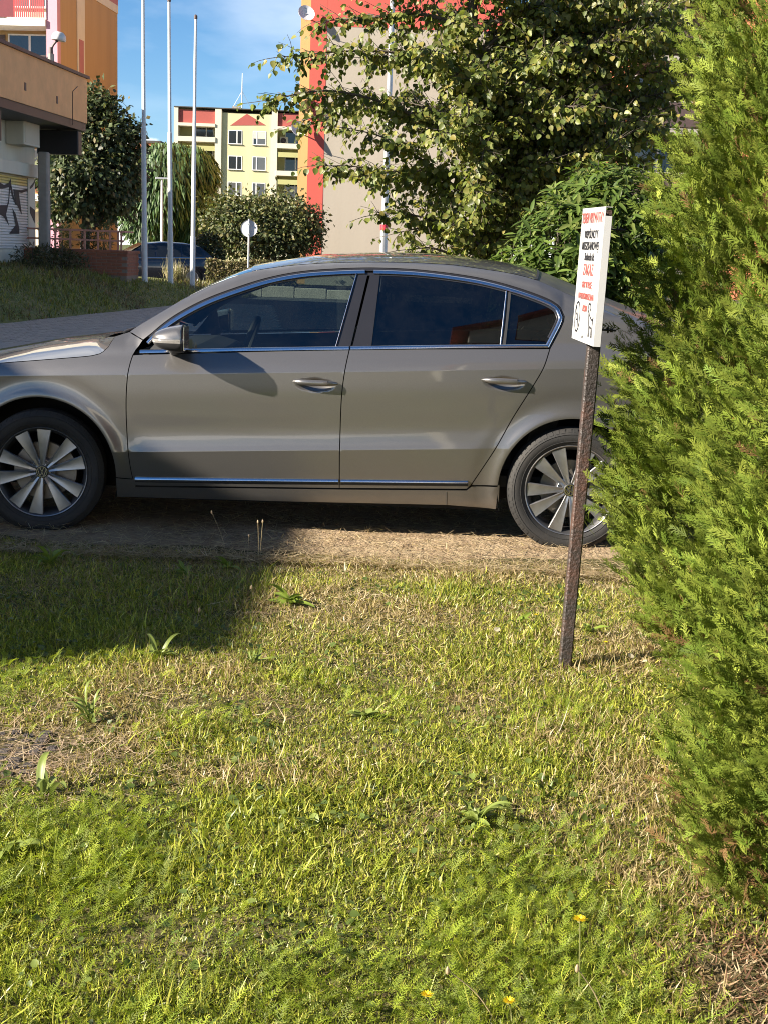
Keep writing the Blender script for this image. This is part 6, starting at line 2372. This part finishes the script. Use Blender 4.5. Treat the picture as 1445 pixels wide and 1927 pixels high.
def thuja(label, cx, cy_, prof, nb, seed, size=0.125, per=30, zmin=0.04):
    """prof: (height, radius) pairs; boughs gather the flat sprays into plumes"""
    rg = np.random.default_rng(seed)
    t = thing('thuja', label, 'conifer', (cx, cy_, 0), 0, 'thujas of the hedge')
    zs, rs = np.array([p[0] for p in prof]), np.array([p[1] for p in prof])
    zz = np.linspace(zs[0], zs[-1], 60)
    # dark inner twigs so that the crown is not hollow
    core = MB()
    for k in range(150):
        z = rg.uniform(zs[0] + 0.05, zs[-1] * 0.98)
        r = np.interp(z, zs, rs) * rg.uniform(0.45, 0.8)
        a = rg.uniform(0, 2 * math.pi)
        z0 = max(0.02, z - 0.35 * r - 0.1)
        core.tube([(0.02 * math.cos(a), 0.02 * math.sin(a), z0), (r * 0.5 * math.cos(a), r * 0.5 * math.sin(a), (z + z0) / 2), (r * math.cos(a), r * math.sin(a), z)], [0.012, 0.008, 0.003], 4, cap=False)
    core.tube([(0, 0, -0.05), (0.01, 0, zs[-1] * 0.5), (0, 0, zs[-1] * 0.95)], [0.06, 0.04, 0.01], 8)
    core.build('trunk', M['bark'], t, recalc=False)
    # boughs
    wgt = np.interp(zz, zs, rs) + 0.12
    z = rg.choice(zz, nb, p=wgt / wgt.sum()) + rg.normal(0, 0.04, nb)
    toward = math.atan2(-cy_, -cx) - 0.5
    a = np.where(rg.random(nb) < 0.82, toward + rg.normal(0, 0.72, nb), rg.uniform(0, 2 * math.pi, nb))
    R = np.interp(z, zs, rs)
    out = rg.uniform(0.82, 1.0, nb)
    bx, by = R * np.cos(a) * out, R * np.sin(a) * out
    n = nb * per
    idx = np.repeat(np.arange(nb), per)
    axis = np.stack([np.cos(a) * 0.8, np.sin(a) * 0.8, np.full(nb, 0.72)], 1) + rg.normal(0, 0.28, (nb, 3))
    axis /= np.linalg.norm(axis, axis=1, keepdims=True)
    u = rg.random(n)
    blen = rg.uniform(0.20, 0.42, nb)[idx]
    spread = 0.045 * (1 - 0.5 * u)
    base = np.stack([bx, by, z], 1)[idx] + axis[idx] * ((u - 0.75) * blen)[:, None] + rg.normal(0, 1, (n, 3)) * spread[:, None]
    outw = np.stack([np.cos(a), np.sin(a), np.zeros(nb)], 1)[idx]
    direction = axis[idx] * 0.9 + outw * 0.25 + rg.normal(0, 0.30, (n, 3)) + np.array([0, 0, 0.15])
    # plates stand more or less on edge
    tang = np.stack([-np.sin(a), np.cos(a), np.zeros(nb)], 1)[idx]
    normal = tang * rg.choice([-1, 1], n)[:, None] * 0.55 + outw * 0.75 + rg.normal(0, 0.5, (n, 3))
    base[:, 2] = np.maximum(base[:, 2], zmin)
    tone = rg.normal(1, 0.2, nb)[idx] * rg.normal(1, 0.14, n)
    mixv = rg.random(n)[:, None]
    col = (np.array([0.092, 0.142, 0.018]) * mixv + np.array([0.200, 0.235, 0.036]) * (1 - mixv)) * tone[:, None]
    depth = np.hypot(base[:, 0], base[:, 1]) / (np.interp(base[:, 2], zs, rs) + 1e-6)
    brown = (rg.random(n) < 0.014) | ((base[:, 2] < 0.22) & (rg.random(n) < 0.22))
    col[brown] = np.array([0.20, 0.12, 0.05]) * rg.uniform(0.6, 1.2, (int(brown.sum()), 1))
    # sparse inner filling
    ni = n // 11
    z2 = rg.choice(zz, ni, p=wgt / wgt.sum())
    a2 = toward + rg.normal(0, 1.1, ni)
    r2 = np.interp(z2, zs, rs) * rg.uniform(0.45, 0.85, ni)
    b2 = np.stack([r2 * np.cos(a2), r2 * np.sin(a2), np.maximum(z2 - 0.05, 0.05)], 1)
    d2 = np.stack([np.cos(a2), np.sin(a2), np.full(ni, 0.9)], 1) + rg.normal(0, 0.4, (ni, 3))
    n2 = rg.normal(0, 1, (ni, 3)) + np.stack([np.cos(a2), np.sin(a2), np.zeros(ni)], 1)
    c2 = np.array([0.10, 0.135, 0.018]) * rg.uniform(0.6, 1.1, (ni, 1))  # inner sprays coloured darker, deepening the shade in the gaps
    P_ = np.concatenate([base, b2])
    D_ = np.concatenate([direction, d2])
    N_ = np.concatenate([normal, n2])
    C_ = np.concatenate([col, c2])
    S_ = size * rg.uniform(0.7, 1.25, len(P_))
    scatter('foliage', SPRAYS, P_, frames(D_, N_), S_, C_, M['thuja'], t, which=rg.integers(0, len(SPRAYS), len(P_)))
    return t


thuja('tall bright green thuja behind the post, its flank covering the rear wheel', 1.575, 4.97,
      [(0.10, 0.52), (0.35, 0.70), (0.65, 0.79), (1.0, 0.745), (1.3, 0.69), (1.7, 0.60), (2.1, 0.55), (2.5, 0.50), (2.9, 0.42), (3.2, 0.25)], 640, 11, size=0.060, per=43)
thuja('bright green thuja nearest the camera, reaching down to the dry needles', 1.36, 3.20,
      [(0.04, 0.56), (0.25, 0.60), (0.6, 0.61), (1.0, 0.59), (1.4, 0.53), (1.8, 0.40), (2.2, 0.24), (2.5, 0.08)], 560, 12, size=0.050, per=41)
# ================================================================== the lawn's plants
def gw(px, py):
    q = G(px, py)
    return float(q[0]), float(q[1])


DRY = []
for (px, py, rx, ry, a) in ((860, 1075, 1.1, 0.30, 0.9), (780, 1165, 0.8, 0.35, 0.65), (560, 1250, 0.55, 0.35, 0.55), (640, 1190, 0.4, 0.3, 0.5), (60, 1425, 0.26, 0.33, 1.3),
                            (1205, 1480, 0.16, 0.34, 0.75), (1200, 1640, 0.14, 0.22, 0.6), (520, 1470, 0.25, 0.16, 0.6), (330, 1470, 0.22, 0.14, 0.45), (1190, 1235, 0.30, 0.28, 0.8),
                            (350, 1330, 0.5, 0.2, 0.4), (60, 1650, 0.2, 0.3, 0.45), (60, 1800, 0.15, 0.12, 0.45), (200, 1395, 0.2, 0.2, 0.6), (1380, 1850, 0.22, 0.3, 1.2), (700, 1330, 0.4, 0.2, 0.25)):
    cx_, cy_ = gw(px, py)
    DRY.append((cx_, cy_, rx, ry, a))


def dryness(x, y):
    d = 0.22 + 0.85 * (vnoise(x, y, 1.6, 31) - 0.45) + 0.55 * (vnoise(x, y, 5.0, 32) - 0.5)
    for cx_, cy_, rx, ry, a in DRY:
        d = d + a * np.exp(-((x - cx_) / rx) ** 2 - ((y - cy_) / ry) ** 2)
    d = d + 0.9 * np.clip((y - 6.05) / 0.45, 0, 1) * (0.35 + 0.65 * np.clip((x + 0.9) / 0.8, 0, 1))
    d = d - 0.5 * np.clip((3.9 - y) / 1.0, 0, 1)
    return np.clip(d, 0, 1)


def lawn_points(n, y0, y1, margin=0.25, power=1.0):
    y = y0 + (y1 - y0) * rng.random(n)
    w = 0.29 * y + margin
    keep = rng.random(n) < w / w.max()
    y, w = y[keep], w[keep]
    x = (rng.random(len(y)) * 2 - 1) * w
    return x, y


def zone_clear(x, y):
    """bare spots: the paved patch and the soil under the thujas"""
    cx_, cy_ = gw(45, 1425)
    a = np.exp(-((x - cx_ + 0.05) / 0.20) ** 4 - ((y - cy_) / 0.20) ** 4)
    cx2, cy2 = gw(1400, 1860)
    b = np.exp(-((x - cx2 - 0.05) / 0.14) ** 4 - ((y - cy2) / 0.25) ** 4)
    return np.maximum(a, b)


GREEN = [(0.22, 0.265, 0.032), (0.345, 0.375, 0.048), (0.14, 0.175, 0.020), (0.46, 0.44, 0.085)]
STRAW = [(0.34, 0.26, 0.12), (0.42, 0.33, 0.17), (0.27, 0.20, 0.095), (0.46, 0.38, 0.20)]

xs1, ys1 = lawn_points(560000, 2.25, 6.85)
xs2, ys2 = lawn_points(50000, 2.0, 6.85, 1.3)
x, y = np.concatenate([xs1, xs2]), np.concatenate([ys1, ys2])
dr = dryness(x, y)
keep = (rng.random(len(x)) > zone_clear(x, y)) & (rng.random(len(x)) < 1.0 - 0.35 * dr) & (y < straw_edge(x) + 0.05 + 0.2 * (vnoise(x, y, 2.0, 40) - .5))
x, y, dr = x[keep], y[keep], dr[keep]
n = len(x)
print('grass blades', n)
isdry = rng.random(n) < dr * 0.9
col = mixcol(GREEN, n, 0.25)
col[isdry] = mixcol(STRAW, int(isdry.sum()), 0.18)
tuft = vnoise(x, y, 3.2, 50)
hgt = rng.uniform(0.012, 0.046, n) * (0.45 + 1.1 * tuft) * np.where(isdry, 0.85, 1.0)
hgt *= np.where(rng.random(n) < 0.012, 2.2, 1.0)
an = rng.uniform(0, 2 * math.pi, n)
lean = np.where(isdry, rng.uniform(0.4, 2.6, n), rng.uniform(0.2, 2.2, n) ** 1.2)
cx_, cy_ = gw(1180, 1500)
talld = isdry & (np.hypot((x - cx_) / 0.3, (y - cy_) / 0.7) < 1)
lean[talld] *= 0.6
hgt[talld] *= 1.35
direction = np.stack([np.cos(an) * lean, np.sin(an) * lean, np.ones(n)], 1)
normal = np.stack([np.cos(an), np.sin(an), -0.3 * np.ones(n)], 1) * rng.choice([1, -1], n, p=[0.7, 0.3])[:, None] + rng.normal(0, 0.55, (n, 3))
wid = rng.uniform(0.0026, 0.0058, n) * (0.8 + 0.07 * y)
pos = np.stack([x, y, lawn_z(x, y) - 0.003], 1)
sliver = (np.array([(-0.5, 0, 0), (0.5, 0.05, 0), (0.1, 1, 0.25)]), [(0, 1, 2)], np.array([0.88, 0.88, 1.08]))
sliver2 = (np.array([(-0.4, 0, 0), (0.5, 0.1, 0.05), (-0.15, 0.95, -0.2)]), [(0, 1, 2)], np.array([0.86, 0.9, 1.08]))
wb = np.where(hgt > np.quantile(hgt, 0.80), rng.integers(0, 4, n), rng.integers(4, 6, n))
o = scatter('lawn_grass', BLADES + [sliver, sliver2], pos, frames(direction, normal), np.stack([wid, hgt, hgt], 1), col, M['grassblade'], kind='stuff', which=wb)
tag(o, 'short patchy green and straw coloured lawn grass', 'grass')

# ---- straw lying on the strip the car stands on
n = 24000
x = rng.uniform(-3.0, 2.6, n)
y = straw_edge(x) - 0.25 + 2.2 * rng.random(n) ** 2.0
k = rng.random(n) < 0.9
pos = np.stack([x, y, 0.030 + 0.012 * rng.random(n)], 1)
xs3, ys3 = lawn_points(22000, 2.3, 6.8)
dd_ = dryness(xs3, ys3)
sel = rng.random(len(xs3)) < np.clip(dd_ - 0.35, 0, 1)
pos = np.concatenate([pos, np.stack([xs3[sel], ys3[sel], lawn_z(xs3[sel], ys3[sel]) + 0.004 + 0.012 * rng.random(int(sel.sum()))], 1)])
n = len(pos)
an = rng.uniform(0, 2 * math.pi, n)
direction = np.stack([np.cos(an), np.sin(an) * 0.8, rng.normal(0.05, 0.15, n)], 1)
normal = np.stack([rng.normal(0, .3, n), rng.normal(0, .3, n), np.ones(n)], 1)
ln = rng.uniform(0.03, 0.11, n)
o = scatter('straw', [blade(0.1), blade(-0.15)], pos, frames(direction, normal), np.stack([rng.uniform(0.002, 0.004, n), ln, ln], 1),
            mixcol([(0.50, 0.40, 0.25), (0.42, 0.32, 0.19), (0.56, 0.46, 0.30), (0.32, 0.23, 0.14)], n, 0.15), M['grassblade'], kind='stuff')
tag(o, 'dry pale straw scattered on the soil under the car', 'straw')

# ---- feathery yarrow
def yarrow_shape(seed):
    r = random.Random(seed)
    v, f, sh = [], [], []

    def quad(p, d, L, w, s):
        n0 = len(v)
        dx, dy = d
        v.extend([(p[0] - dy * w, p[1] + dx * w, p[2]), (p[0] + dx * L, p[1] + dy * L, p[2] - 0.02 * L), (p[0] + dy * w, p[1] - dx * w, p[2])])
        f.append((n0, n0 + 1, n0 + 2))
        sh.extend([s * 0.9, s * 1.1, s * 0.9])

    bend = r.uniform(0.15, 0.6)

    def c(t):
        return (0.04 * math.sin(3 * t + seed), t * (1 - 0.25 * bend * t), bend * t * t)
    nn = 10
    for i in range(nn):
        t0, t1 = i / nn, (i + 1) / nn
        a, b = c(t0), c(t1)
        n0 = len(v)
        w = 0.010 * (1 - 0.6 * t0)
        v.extend([(a[0] - w, a[1], a[2]), (a[0] + w, a[1], a[2]), (b[0] + w * .8, b[1], b[2]), (b[0] - w * .8, b[1], b[2])])
        f.extend([(n0, n0 + 1, n0 + 2), (n0, n0 + 2, n0 + 3)])
        sh.extend([0.8] * 4)
        if t0 > 0.14:
            L = 0.19 * math.sin(math.pi * (0.10 + 0.86 * t0)) * r.uniform(0.85, 1.1) + 0.02
            for sd in (-1, 1):
                an_ = R_(52) + r.uniform(-0.1, 0.1)
                d1_ = (sd * math.sin(an_), math.cos(an_))
                quad(b, d1_, L, 0.013, 1.0)
                q = (b[0] + d1_[0] * L * 0.5, b[1] + d1_[1] * L * 0.5, b[2] + 0.012)
                for s2 in ((0.7,) if i % 2 else (-0.7,)):
                    a2 = an_ + s2
                    quad(q, (sd * math.sin(a2), math.cos(a2)), L * 0.42, 0.010, 1.08)
    return (np.array(v), f, np.array(sh))


YAR = [yarrow_shape(k) for k in range(4)]
M['yarrow'] = leaf_mat('yarrow_leaf', 0.4, 0.65, 0.15, (1.15, 1.2, 0.6))
x, y = lawn_points(76000, 2.2, 6.0, 0.4)
patch = vnoise(x, y, 1.7, 61) + 0.35 * (vnoise(x, y, 5.5, 62) - 0.5)
pr = np.clip((patch - 0.40) * 4.0, 0, 1) * np.clip(1.55 - (y - 2.2) / 1.9, 0.04, 1) + 0.25 * np.clip((3.3 - y) / 0.8, 0, 1)
pr *= 1 - 0.9 * dryness(x, y)
pr *= 1 - zone_clear(x, y)
cx_, cy_ = gw(1350, 1600)
pr *= 1 - np.exp(-((x - cx_) / 0.16) ** 4)
k = rng.random(len(x)) < pr * 0.85
x, y = x[k], y[k]
n = len(x)
print('yarrow', n)
an = rng.uniform(0, 2 * math.pi, n)
lean = rng.uniform(0.25, 1.3, n)
direction = np.stack([np.cos(an) * lean, np.sin(an) * lean, np.ones(n)], 1)
normal = np.stack([-np.cos(an) * 0.6, -np.sin(an) * 0.6, np.ones(n) * 0.9], 1) * 1.0
pos = np.stack([x, y, lawn_z(x, y) + 0.004], 1)
sc_ = rng.uniform(0.032, 0.078, n)
o = scatter('yarrow', YAR, pos, frames(direction, -normal), np.stack([sc_, sc_, sc_], 1), mixcol([(0.25, 0.32, 0.034), (0.33, 0.385, 0.044), (0.17, 0.235, 0.03), (0.20, 0.245, 0.058)], n, 0.16), M['yarrow'], kind='stuff')
tag(o, 'feathery green yarrow leaves spreading through the foreground lawn', 'yarrow')

# ---- small broad leaves low in the turf
x, y = lawn_points(20000, 2.3, 6.5)
k = (rng.random(len(x)) < (1 - 0.8 * dryness(x, y)) * (0.25 + 0.75 * (vnoise(x, y, 2.6, 71) > 0.5))) & (rng.random(len(x)) > zone_clear(x, y))
x, y = x[k], y[k]
n = len(x)
pos = np.stack([x, y, lawn_z(x, y) + rng.uniform(0.004, 0.022, n)], 1)
o = scatter('ground_cover', [leaf_shape('heart'), leaf_shape('lance')], pos, frames(rand_dir(n) * [1, 1, 0.4], rand_dir(n) * 0.6 + np.array([0, 0, 1])), rng.uniform(0.010, 0.030, n),
            mixcol([(0.10, 0.145, 0.03), (0.14, 0.18, 0.04), (0.075, 0.11, 0.025)], n, 0.2), M['grassblade'], kind='stuff')
tag(o, 'small low leaves of weeds growing through the lawn', 'ground cover')

# ---- brown needles under the near thuja
n = 2200
cx_, cy_ = gw(1425, 1880)
x, y = rng.normal(cx_ + 0.06, 0.11, n), rng.normal(cy_ + 0.05, 0.24, n)
pos = np.stack([x, y, lawn_z(x, y) + 0.004 + 0.014 * rng.random(n)], 1)
an = rng.uniform(0, 2 * math.pi, n)
ln = rng.uniform(0.012, 0.04, n)
o = scatter('needle_litter', [blade(0.3)], pos, frames(np.stack([np.cos(an), np.sin(an), rng.normal(0.1, 0.3, n)], 1), rand_dir(n) * 0.5 + np.array([0, 0, 1])), np.stack([rng.uniform(0.003, 0.005, n), ln, ln], 1),
            mixcol([(0.24, 0.13, 0.07), (0.33, 0.22, 0.13), (0.17, 0.095, 0.06), (0.38, 0.29, 0.18)], n, 0.25), M['grassblade'], kind='stuff')
tag(o, 'reddish brown dry needles on the soil under the near thuja', 'needle litter')


# ---- single plants
def bent_leaf(L, wd, seed, lift=0.9, fold=0.18):
    """long leaf from the plant's middle outwards along +Y, rising then drooping; two-sided strip with a fold"""
    r = random.Random(seed)
    n = 8
    rows = []
    for i in range(n + 1):
        t = i / n
        w = wd * (math.sin(math.pi * (0.06 + 0.92 * t ** 0.85)) ** 0.8) * (1 + 0.10 * math.sin(9 * t + seed)) + 0.0008
        yy = L * t * (1 - 0.15 * t)
        zz = L * lift * (t - 0.75 * t * t) * 0.8
        sx_ = 0.05 * L * math.sin(2.2 * t + seed)
        rows.append([(sx_ - w, yy, zz + fold * w), (sx_ - w * .5, yy, zz + fold * .3 * w), (sx_, yy, zz - fold * w), (sx_ + w * .5, yy, zz + fold * .3 * w), (sx_ + w, yy, zz + fold * w)])
    return rows


M['weed_leaf'] = None
def weed_mat(name, col):
    m, nt, nn, l, p = _nt(name)
    tc = nn.new('ShaderNodeTexCoord')
    nz = nn.new('ShaderNodeTexNoise')
    nz.inputs['Scale'].default_value = 30
    nz.inputs['Detail'].default_value = 6
    l.new(tc.outputs['Object'], nz.inputs['Vector'])
    mr = nn.new('ShaderNodeMapRange')
    mr.inputs['To Min'].default_value = 0.75
    mr.inputs['To Max'].default_value = 1.25
    l.new(nz.outputs['Fac'], mr.inputs['Value'])
    vm = nn.new('ShaderNodeVectorMath')
    vm.operation = 'SCALE'
    vm.inputs[0].default_value = col
    l.new(mr.outputs[0], vm.inputs['Scale'])
    l.new(vm.outputs[0], p.inputs['Base Color'])
    p.inputs['Roughness'].default_value = 0.45
    tr = nn.new('ShaderNodeBsdfTranslucent')
    l.new(vm.outputs[0], tr.inputs['Color'])
    mx = nn.new('ShaderNodeMixShader')
    mx.inputs[0].default_value = 0.35
    l.new(p.outputs[0], mx.inputs[1])
    l.new(tr.outputs[0], mx.inputs[2])
    l.new(mx.outputs[0], nn['Material Output'].inputs['Surface'])
    return m


M['plantain'] = weed_mat('plantain_leaf', (0.19, 0.24, 0.05))
M['dandelion'] = weed_mat('dandelion_leaf', (0.19, 0.26, 0.035))
M['petal'] = weed_mat('yellow_petal', (0.75, 0.58, 0.02))
M['stalk'] = weed_mat('pale_stalk', (0.26, 0.27, 0.10))
M['dry_stalk'] = weed_mat('dry_stalk', (0.42, 0.34, 0.20))
M['seedhead'] = weed_mat('seed_head', (0.45, 0.35, 0.22))


def rosette(name, label, px, py, nl, L, wd, mat, lift=0.9, cat='weed', seed=0):
    x, y = gw(px, py)
    t = thing(name, label, cat, (x, y, float(lawn_z(x, y)) + 0.01), 0, 'broad-leaved weeds in the lawn')
    r = random.Random(seed)
    for k in range(nl):
        s = r.uniform(0.45, 1.15)
        m = MB().grid(bent_leaf(L * s, wd * r.uniform(0.8, 1.15), seed * 10 + k, lift * r.uniform(0.5, 1.3)))
        o = m.build('leaf', mat, t, smooth=True, recalc=False, angle=0)
        o.rotation_euler = (r.uniform(-0.25, 0.55), r.uniform(-0.5, 0.5), 2 * math.pi * k / nl + r.uniform(-0.9, 0.9))
        o.location = (r.uniform(-0.012, 0.012), r.uniform(-0.012, 0.012), r.uniform(-0.012, 0.004))
    return t


rosette('plantain', 'large ribwort plantain with long ribbed leaves in the middle foreground', 895, 1555, 16, 0.125, 0.0075, M['plantain'], 1.2, seed=1)
rosette('dandelion', 'sunlit dandelion rosette at the edge of the shadow', 545, 1140, 14, 0.15, 0.017, M['dandelion'], 0.8, seed=2)
rosette('grass_tuft', 'dark leafy tuft in the shade before the front wheel', 95, 1070, 14, 0.15, 0.010, M['dandelion'], 1.5, seed=3)
rosette('dandelion', 'shaded rosette below the leaning seed stalks', 428, 1072, 9, 0.12, 0.015, M['dandelion'], 0.9, seed=4)
rosette('dandelion', 'shaded dandelion rosette between the dark tuft and the seed stalks', 350, 1085, 9, 0.11, 0.012, M['dandelion'], 0.6, seed=5)
rosette('plantain', 'narrow-leaved plantain just on the sunny edge of the shadow', 300, 1240, 10, 0.13, 0.009, M['plantain'], 1.2, seed=6)
rosette('plantain', 'plantain with two long pale leaves beside the paved patch', 85, 1500, 6, 0.16, 0.012, M['plantain'], 1.5, seed=7)
rosette('plantain', 'bright leaved plantain cut by the picture edge', 5, 1615, 7, 0.10, 0.014, M['plantain'], 1.4, seed=8)
rosette('dandelion', 'small pale rosette in the sunny turf above the yarrow', 590, 1560, 6, 0.06, 0.012, M['plantain'], 1.0, seed=9)
rosette('grass_tuft', 'bright tuft of longer grass right of the paved patch', 170, 1360, 18, 0.12, 0.005, M['plantain'], 1.9, seed=10)
rosette('dandelion', 'small rosette at the foot of the rusty post', 1110, 1200, 8, 0.09, 0.012, M['dandelion'], 0.8, seed=11)
rosette('grass_tuft', 'tall thin grass tuft left of the plantain', 480, 1250, 16, 0.10, 0.004, M['plantain'], 1.8, seed=12)
rosette('dandelion', 'low dandelion in the turf left of the post foot', 980, 1185, 8, 0.09, 0.011, M['dandelion'], 0.7, seed=13)
rosette('dandelion', 'low leafy weed in the middle of the lawn under the rear door', 690, 1350, 9, 0.08, 0.012, M['plantain'], 0.9, seed=14)


def flower(label, px, py, hpx, lean_px=0, size=0.017, seed=0):
    """px, py: where the stem meets the turf; hpx: height of the head in pixels"""
    x, y = gw(px, py)
    k = y / F_PX * 1.06
    h, lx = hpx * k, lean_px * k
    t = thing('yellow_flower', label, 'flower', (x, y, float(lawn_z(x, y))), 0, 'yellow flowers in the lawn')
    pts = spline([(0, 0, 0), (lx * 0.15, 0.01, h * 0.4), (lx * 0.6, 0.005, h * 0.75), (lx, 0, h)], 0.02)
    MB().tube(pts, [0.0016] * len(pts), 5).build('stem', M['stalk'], t, smooth=True)
    r = random.Random(seed)
    pm_ = MB()
    for ring, (nr_, ln_, tl_) in enumerate(((14, 1.0, 0.25), (12, 0.75, 0.55), (8, 0.45, 0.9))):
        for j in range(nr_):
            a = 2 * math.pi * (j + 0.5 * ring) / nr_ + r.uniform(-0.08, 0.08)
            c, s = math.cos(a), math.sin(a)
            R0, R1 = 0.1 * size, size * ln_ * r.uniform(0.85, 1.1)
            wv = 0.14 * size
            def q(rr, wd_, zz):
                return (lx + rr * c - wd_ * s, rr * s + wd_ * c, h + zz)
            pm_.add([q(R0, 0, 0), q(R1 * 0.6, wv, R1 * 0.5 * tl_), q(R1, wv * .6, R1 * tl_), q(R1, -wv * .6, R1 * tl_), q(R1 * 0.6, -wv, R1 * 0.5 * tl_)], [(0, 1, 2, 3, 4)])
    pm_.build('petals', M['petal'], t, recalc=False)
    MB().lathe([(0.0005, -0.006), (size * 0.3, -0.005), (size * 0.34, 0.0), (0.0005, 0.002)], 8, c=(lx, 0, h)).build('bud_base', M['stalk'], t, smooth=True)


flower('tall yellow flower on a long stem at lower right', 1088, 1880, 165, -8, 0.0155, 1)
flower('yellow flower at the bottom edge left of the others', 812, 1915, 58, -12, 0.0130, 2)
flower('yellow flower at the bottom edge between two others', 962, 1925, 48, -8, 0.0135, 3)
flower('small yellow flower left of the rusty post', 1004, 1185, 20, 2, 0.011, 4)
flower('tiny yellow flower right of the rusty post foot', 1137, 1228, 14, 0, 0.010, 5)
flower('tiny yellow flower high beside the post near the straw', 1026, 1140, 16, 2, 0.010, 6)
flower('faint yellow flower in the turf below the rear wheel', 976, 1150, 14, 0, 0.010, 7)


def stalk(label, pb_, pt_, seed=0, head=0.006):
    x, y = gw(*pb_)
    e = P(pt_[0], pt_[1], y)
    t = thing('seed_stalk', label, 'seed stalk', (x, y, float(lawn_z(x, y))), 0, 'dry seed stalks in the lawn')
    ex_, ez_ = float(e[0]) - x, float(e[2])
    pts = spline([(0, 0, 0), (ex_ * 0.4, 0.008, ez_ * 0.5), (ex_, 0, ez_)], 0.02)
    MB().tube(pts, list(np.linspace(0.0017, 0.0011, len(pts))), 5).build('stem', M['dry_stalk'], t, smooth=True)
    MB().lathe([(0.0004, -head * 1.8), (head * 0.7, -head), (head * 0.75, 0), (head * 0.4, head), (0.0004, head * 1.4)], 8, c=(ex_, 0, ez_)).build('seed_head', M['seedhead'], t, smooth=True)


stalk('leftmost tall seed stalk leaning left before the sill', (428, 1048), (399, 962), 1)
stalk('short seed stalk between the taller ones', (466, 1055), (469, 1006), 2, 0.005)
stalk('tall upright seed stalk of the close pair', (487, 1062), (486, 980), 3)
stalk('tall seed stalk of the close pair, tilting right', (489, 1060), (495, 979), 4)
stalk('single seed stalk with brown head in the shade', (369, 1182), (376, 1146), 5, 0.007)
stalk('brown seed head beside the sunlit rosette', (476, 1130), (474, 1106), 6, 0.007)
stalk('long pale stalk arching at the bottom right', (1140, 1925), (1085, 1822), 7, 0.006)
stalk('seed stalk leaning left at the bottom edge', (930, 1915), (842, 1822), 8, 0.006)

# ---- dry leaves near the post
M['dry_leaf'] = weed_mat('pale_dry_leaf', (0.50, 0.45, 0.32))
for k, (px, py, lab) in enumerate(((1185, 1255, 'pale dry leaf lying between post and thuja'), (1046, 1277, 'pale dry leaf lying beside the post foot'), (1205, 1262, 'small pale leaf nearest the thuja foot'), (930, 1205, 'little pale leaf in the turf left of the post'))):
    x, y = gw(px, py)
    v_, f_, _ = leaf_shape('heart')
    o = MB().add(v_ * 0.032, f_).build('dry_leaf', M['dry_leaf'])
    o.location = (x, y, float(lawn_z(x, y)) + 0.025)
    o.rotation_euler = (0.4, 0.3, k * 1.9)
    tag(o, lab, 'leaf', 'dry leaves on the lawn')

# ---- patch of small dark paving studs half buried in straw
M['stud'] = pmat('dark_paving_stone', (0.07, 0.062, 0.06), 0.95, spec=0.15, vary=0.25, scale=40, bump=0.5, bscale=200)
cx_, cy_ = gw(45, 1425)
pp_ = thing('paved_patch', 'patch of small dark paving stones half buried in dry straw', 'paving', (cx_, cy_, 0.0), R_(4))
n = 500
for i in range(-2, 3):
    for j in range(-3, 4):
        xx, yy = i * 0.0445 - 0.012, j * 0.052 + 0.012 * (i % 2)
        if random.random() < 0.15 or (abs(i) == 2 and random.random() < 0.3):
            continue
        s = MB().bbox(-0.019, 0.019, -0.0165, 0.0165, -0.02, 0.016, 0.006).build('paving_stone', M['stud'], pp_, smooth=False) if 'stud_me' not in globals() else None
        if s is not None:
            stud_me = s.data
        else:
            s = new_obj('paving_stone', stud_me, pp_)
        s.location = (xx + random.uniform(-0.003, 0.003), yy + random.uniform(-0.004, 0.004), random.uniform(-0.004, 0.003))
        s.rotation_euler = (random.uniform(-0.05, 0.05), random.uniform(-0.05, 0.05), random.uniform(-0.15, 0.15))
        s.scale = (random.uniform(0.85, 1.1), random.uniform(0.8, 1.1), 1)
mat_ = []
for k in range(28):
    a = 2 * math.pi * k / 28
    rr = 1 + 0.2 * math.sin(3 * a + 1) + random.uniform(-0.08, 0.08)
    mat_.append((-0.02 + 0.22 * rr * math.cos(a), 0.26 * rr * math.sin(a), -0.004))
MB().add([(0, 0, 0.008)] + mat_, [(0, 1 + k, 1 + (k + 1) % 28) for k in range(28)]).build('bare_soil', M['straw_soil'], pp_, recalc=False)
n = 1000
pos = np.stack([rng.normal(-0.01, 0.17, n), rng.normal(0, 0.18, n), 0.009 + 0.010 * rng.random(n)], 1)
an = rng.uniform(0, 2 * math.pi, n)
ln = rng.uniform(0.03, 0.08, n)
scatter('straw', [blade(0.1)], pos, frames(np.stack([np.cos(an), np.sin(an), rng.normal(0, 0.12, n)], 1), rand_dir(n) * 0.3 + np.array([0, 0, 1])), np.stack([np.full(n, 0.0025), ln, ln], 1),
        mixcol([(0.58, 0.44, 0.32), (0.48, 0.35, 0.24)], n, 0.12), M['grassblade'], pp_, kind='stuff')
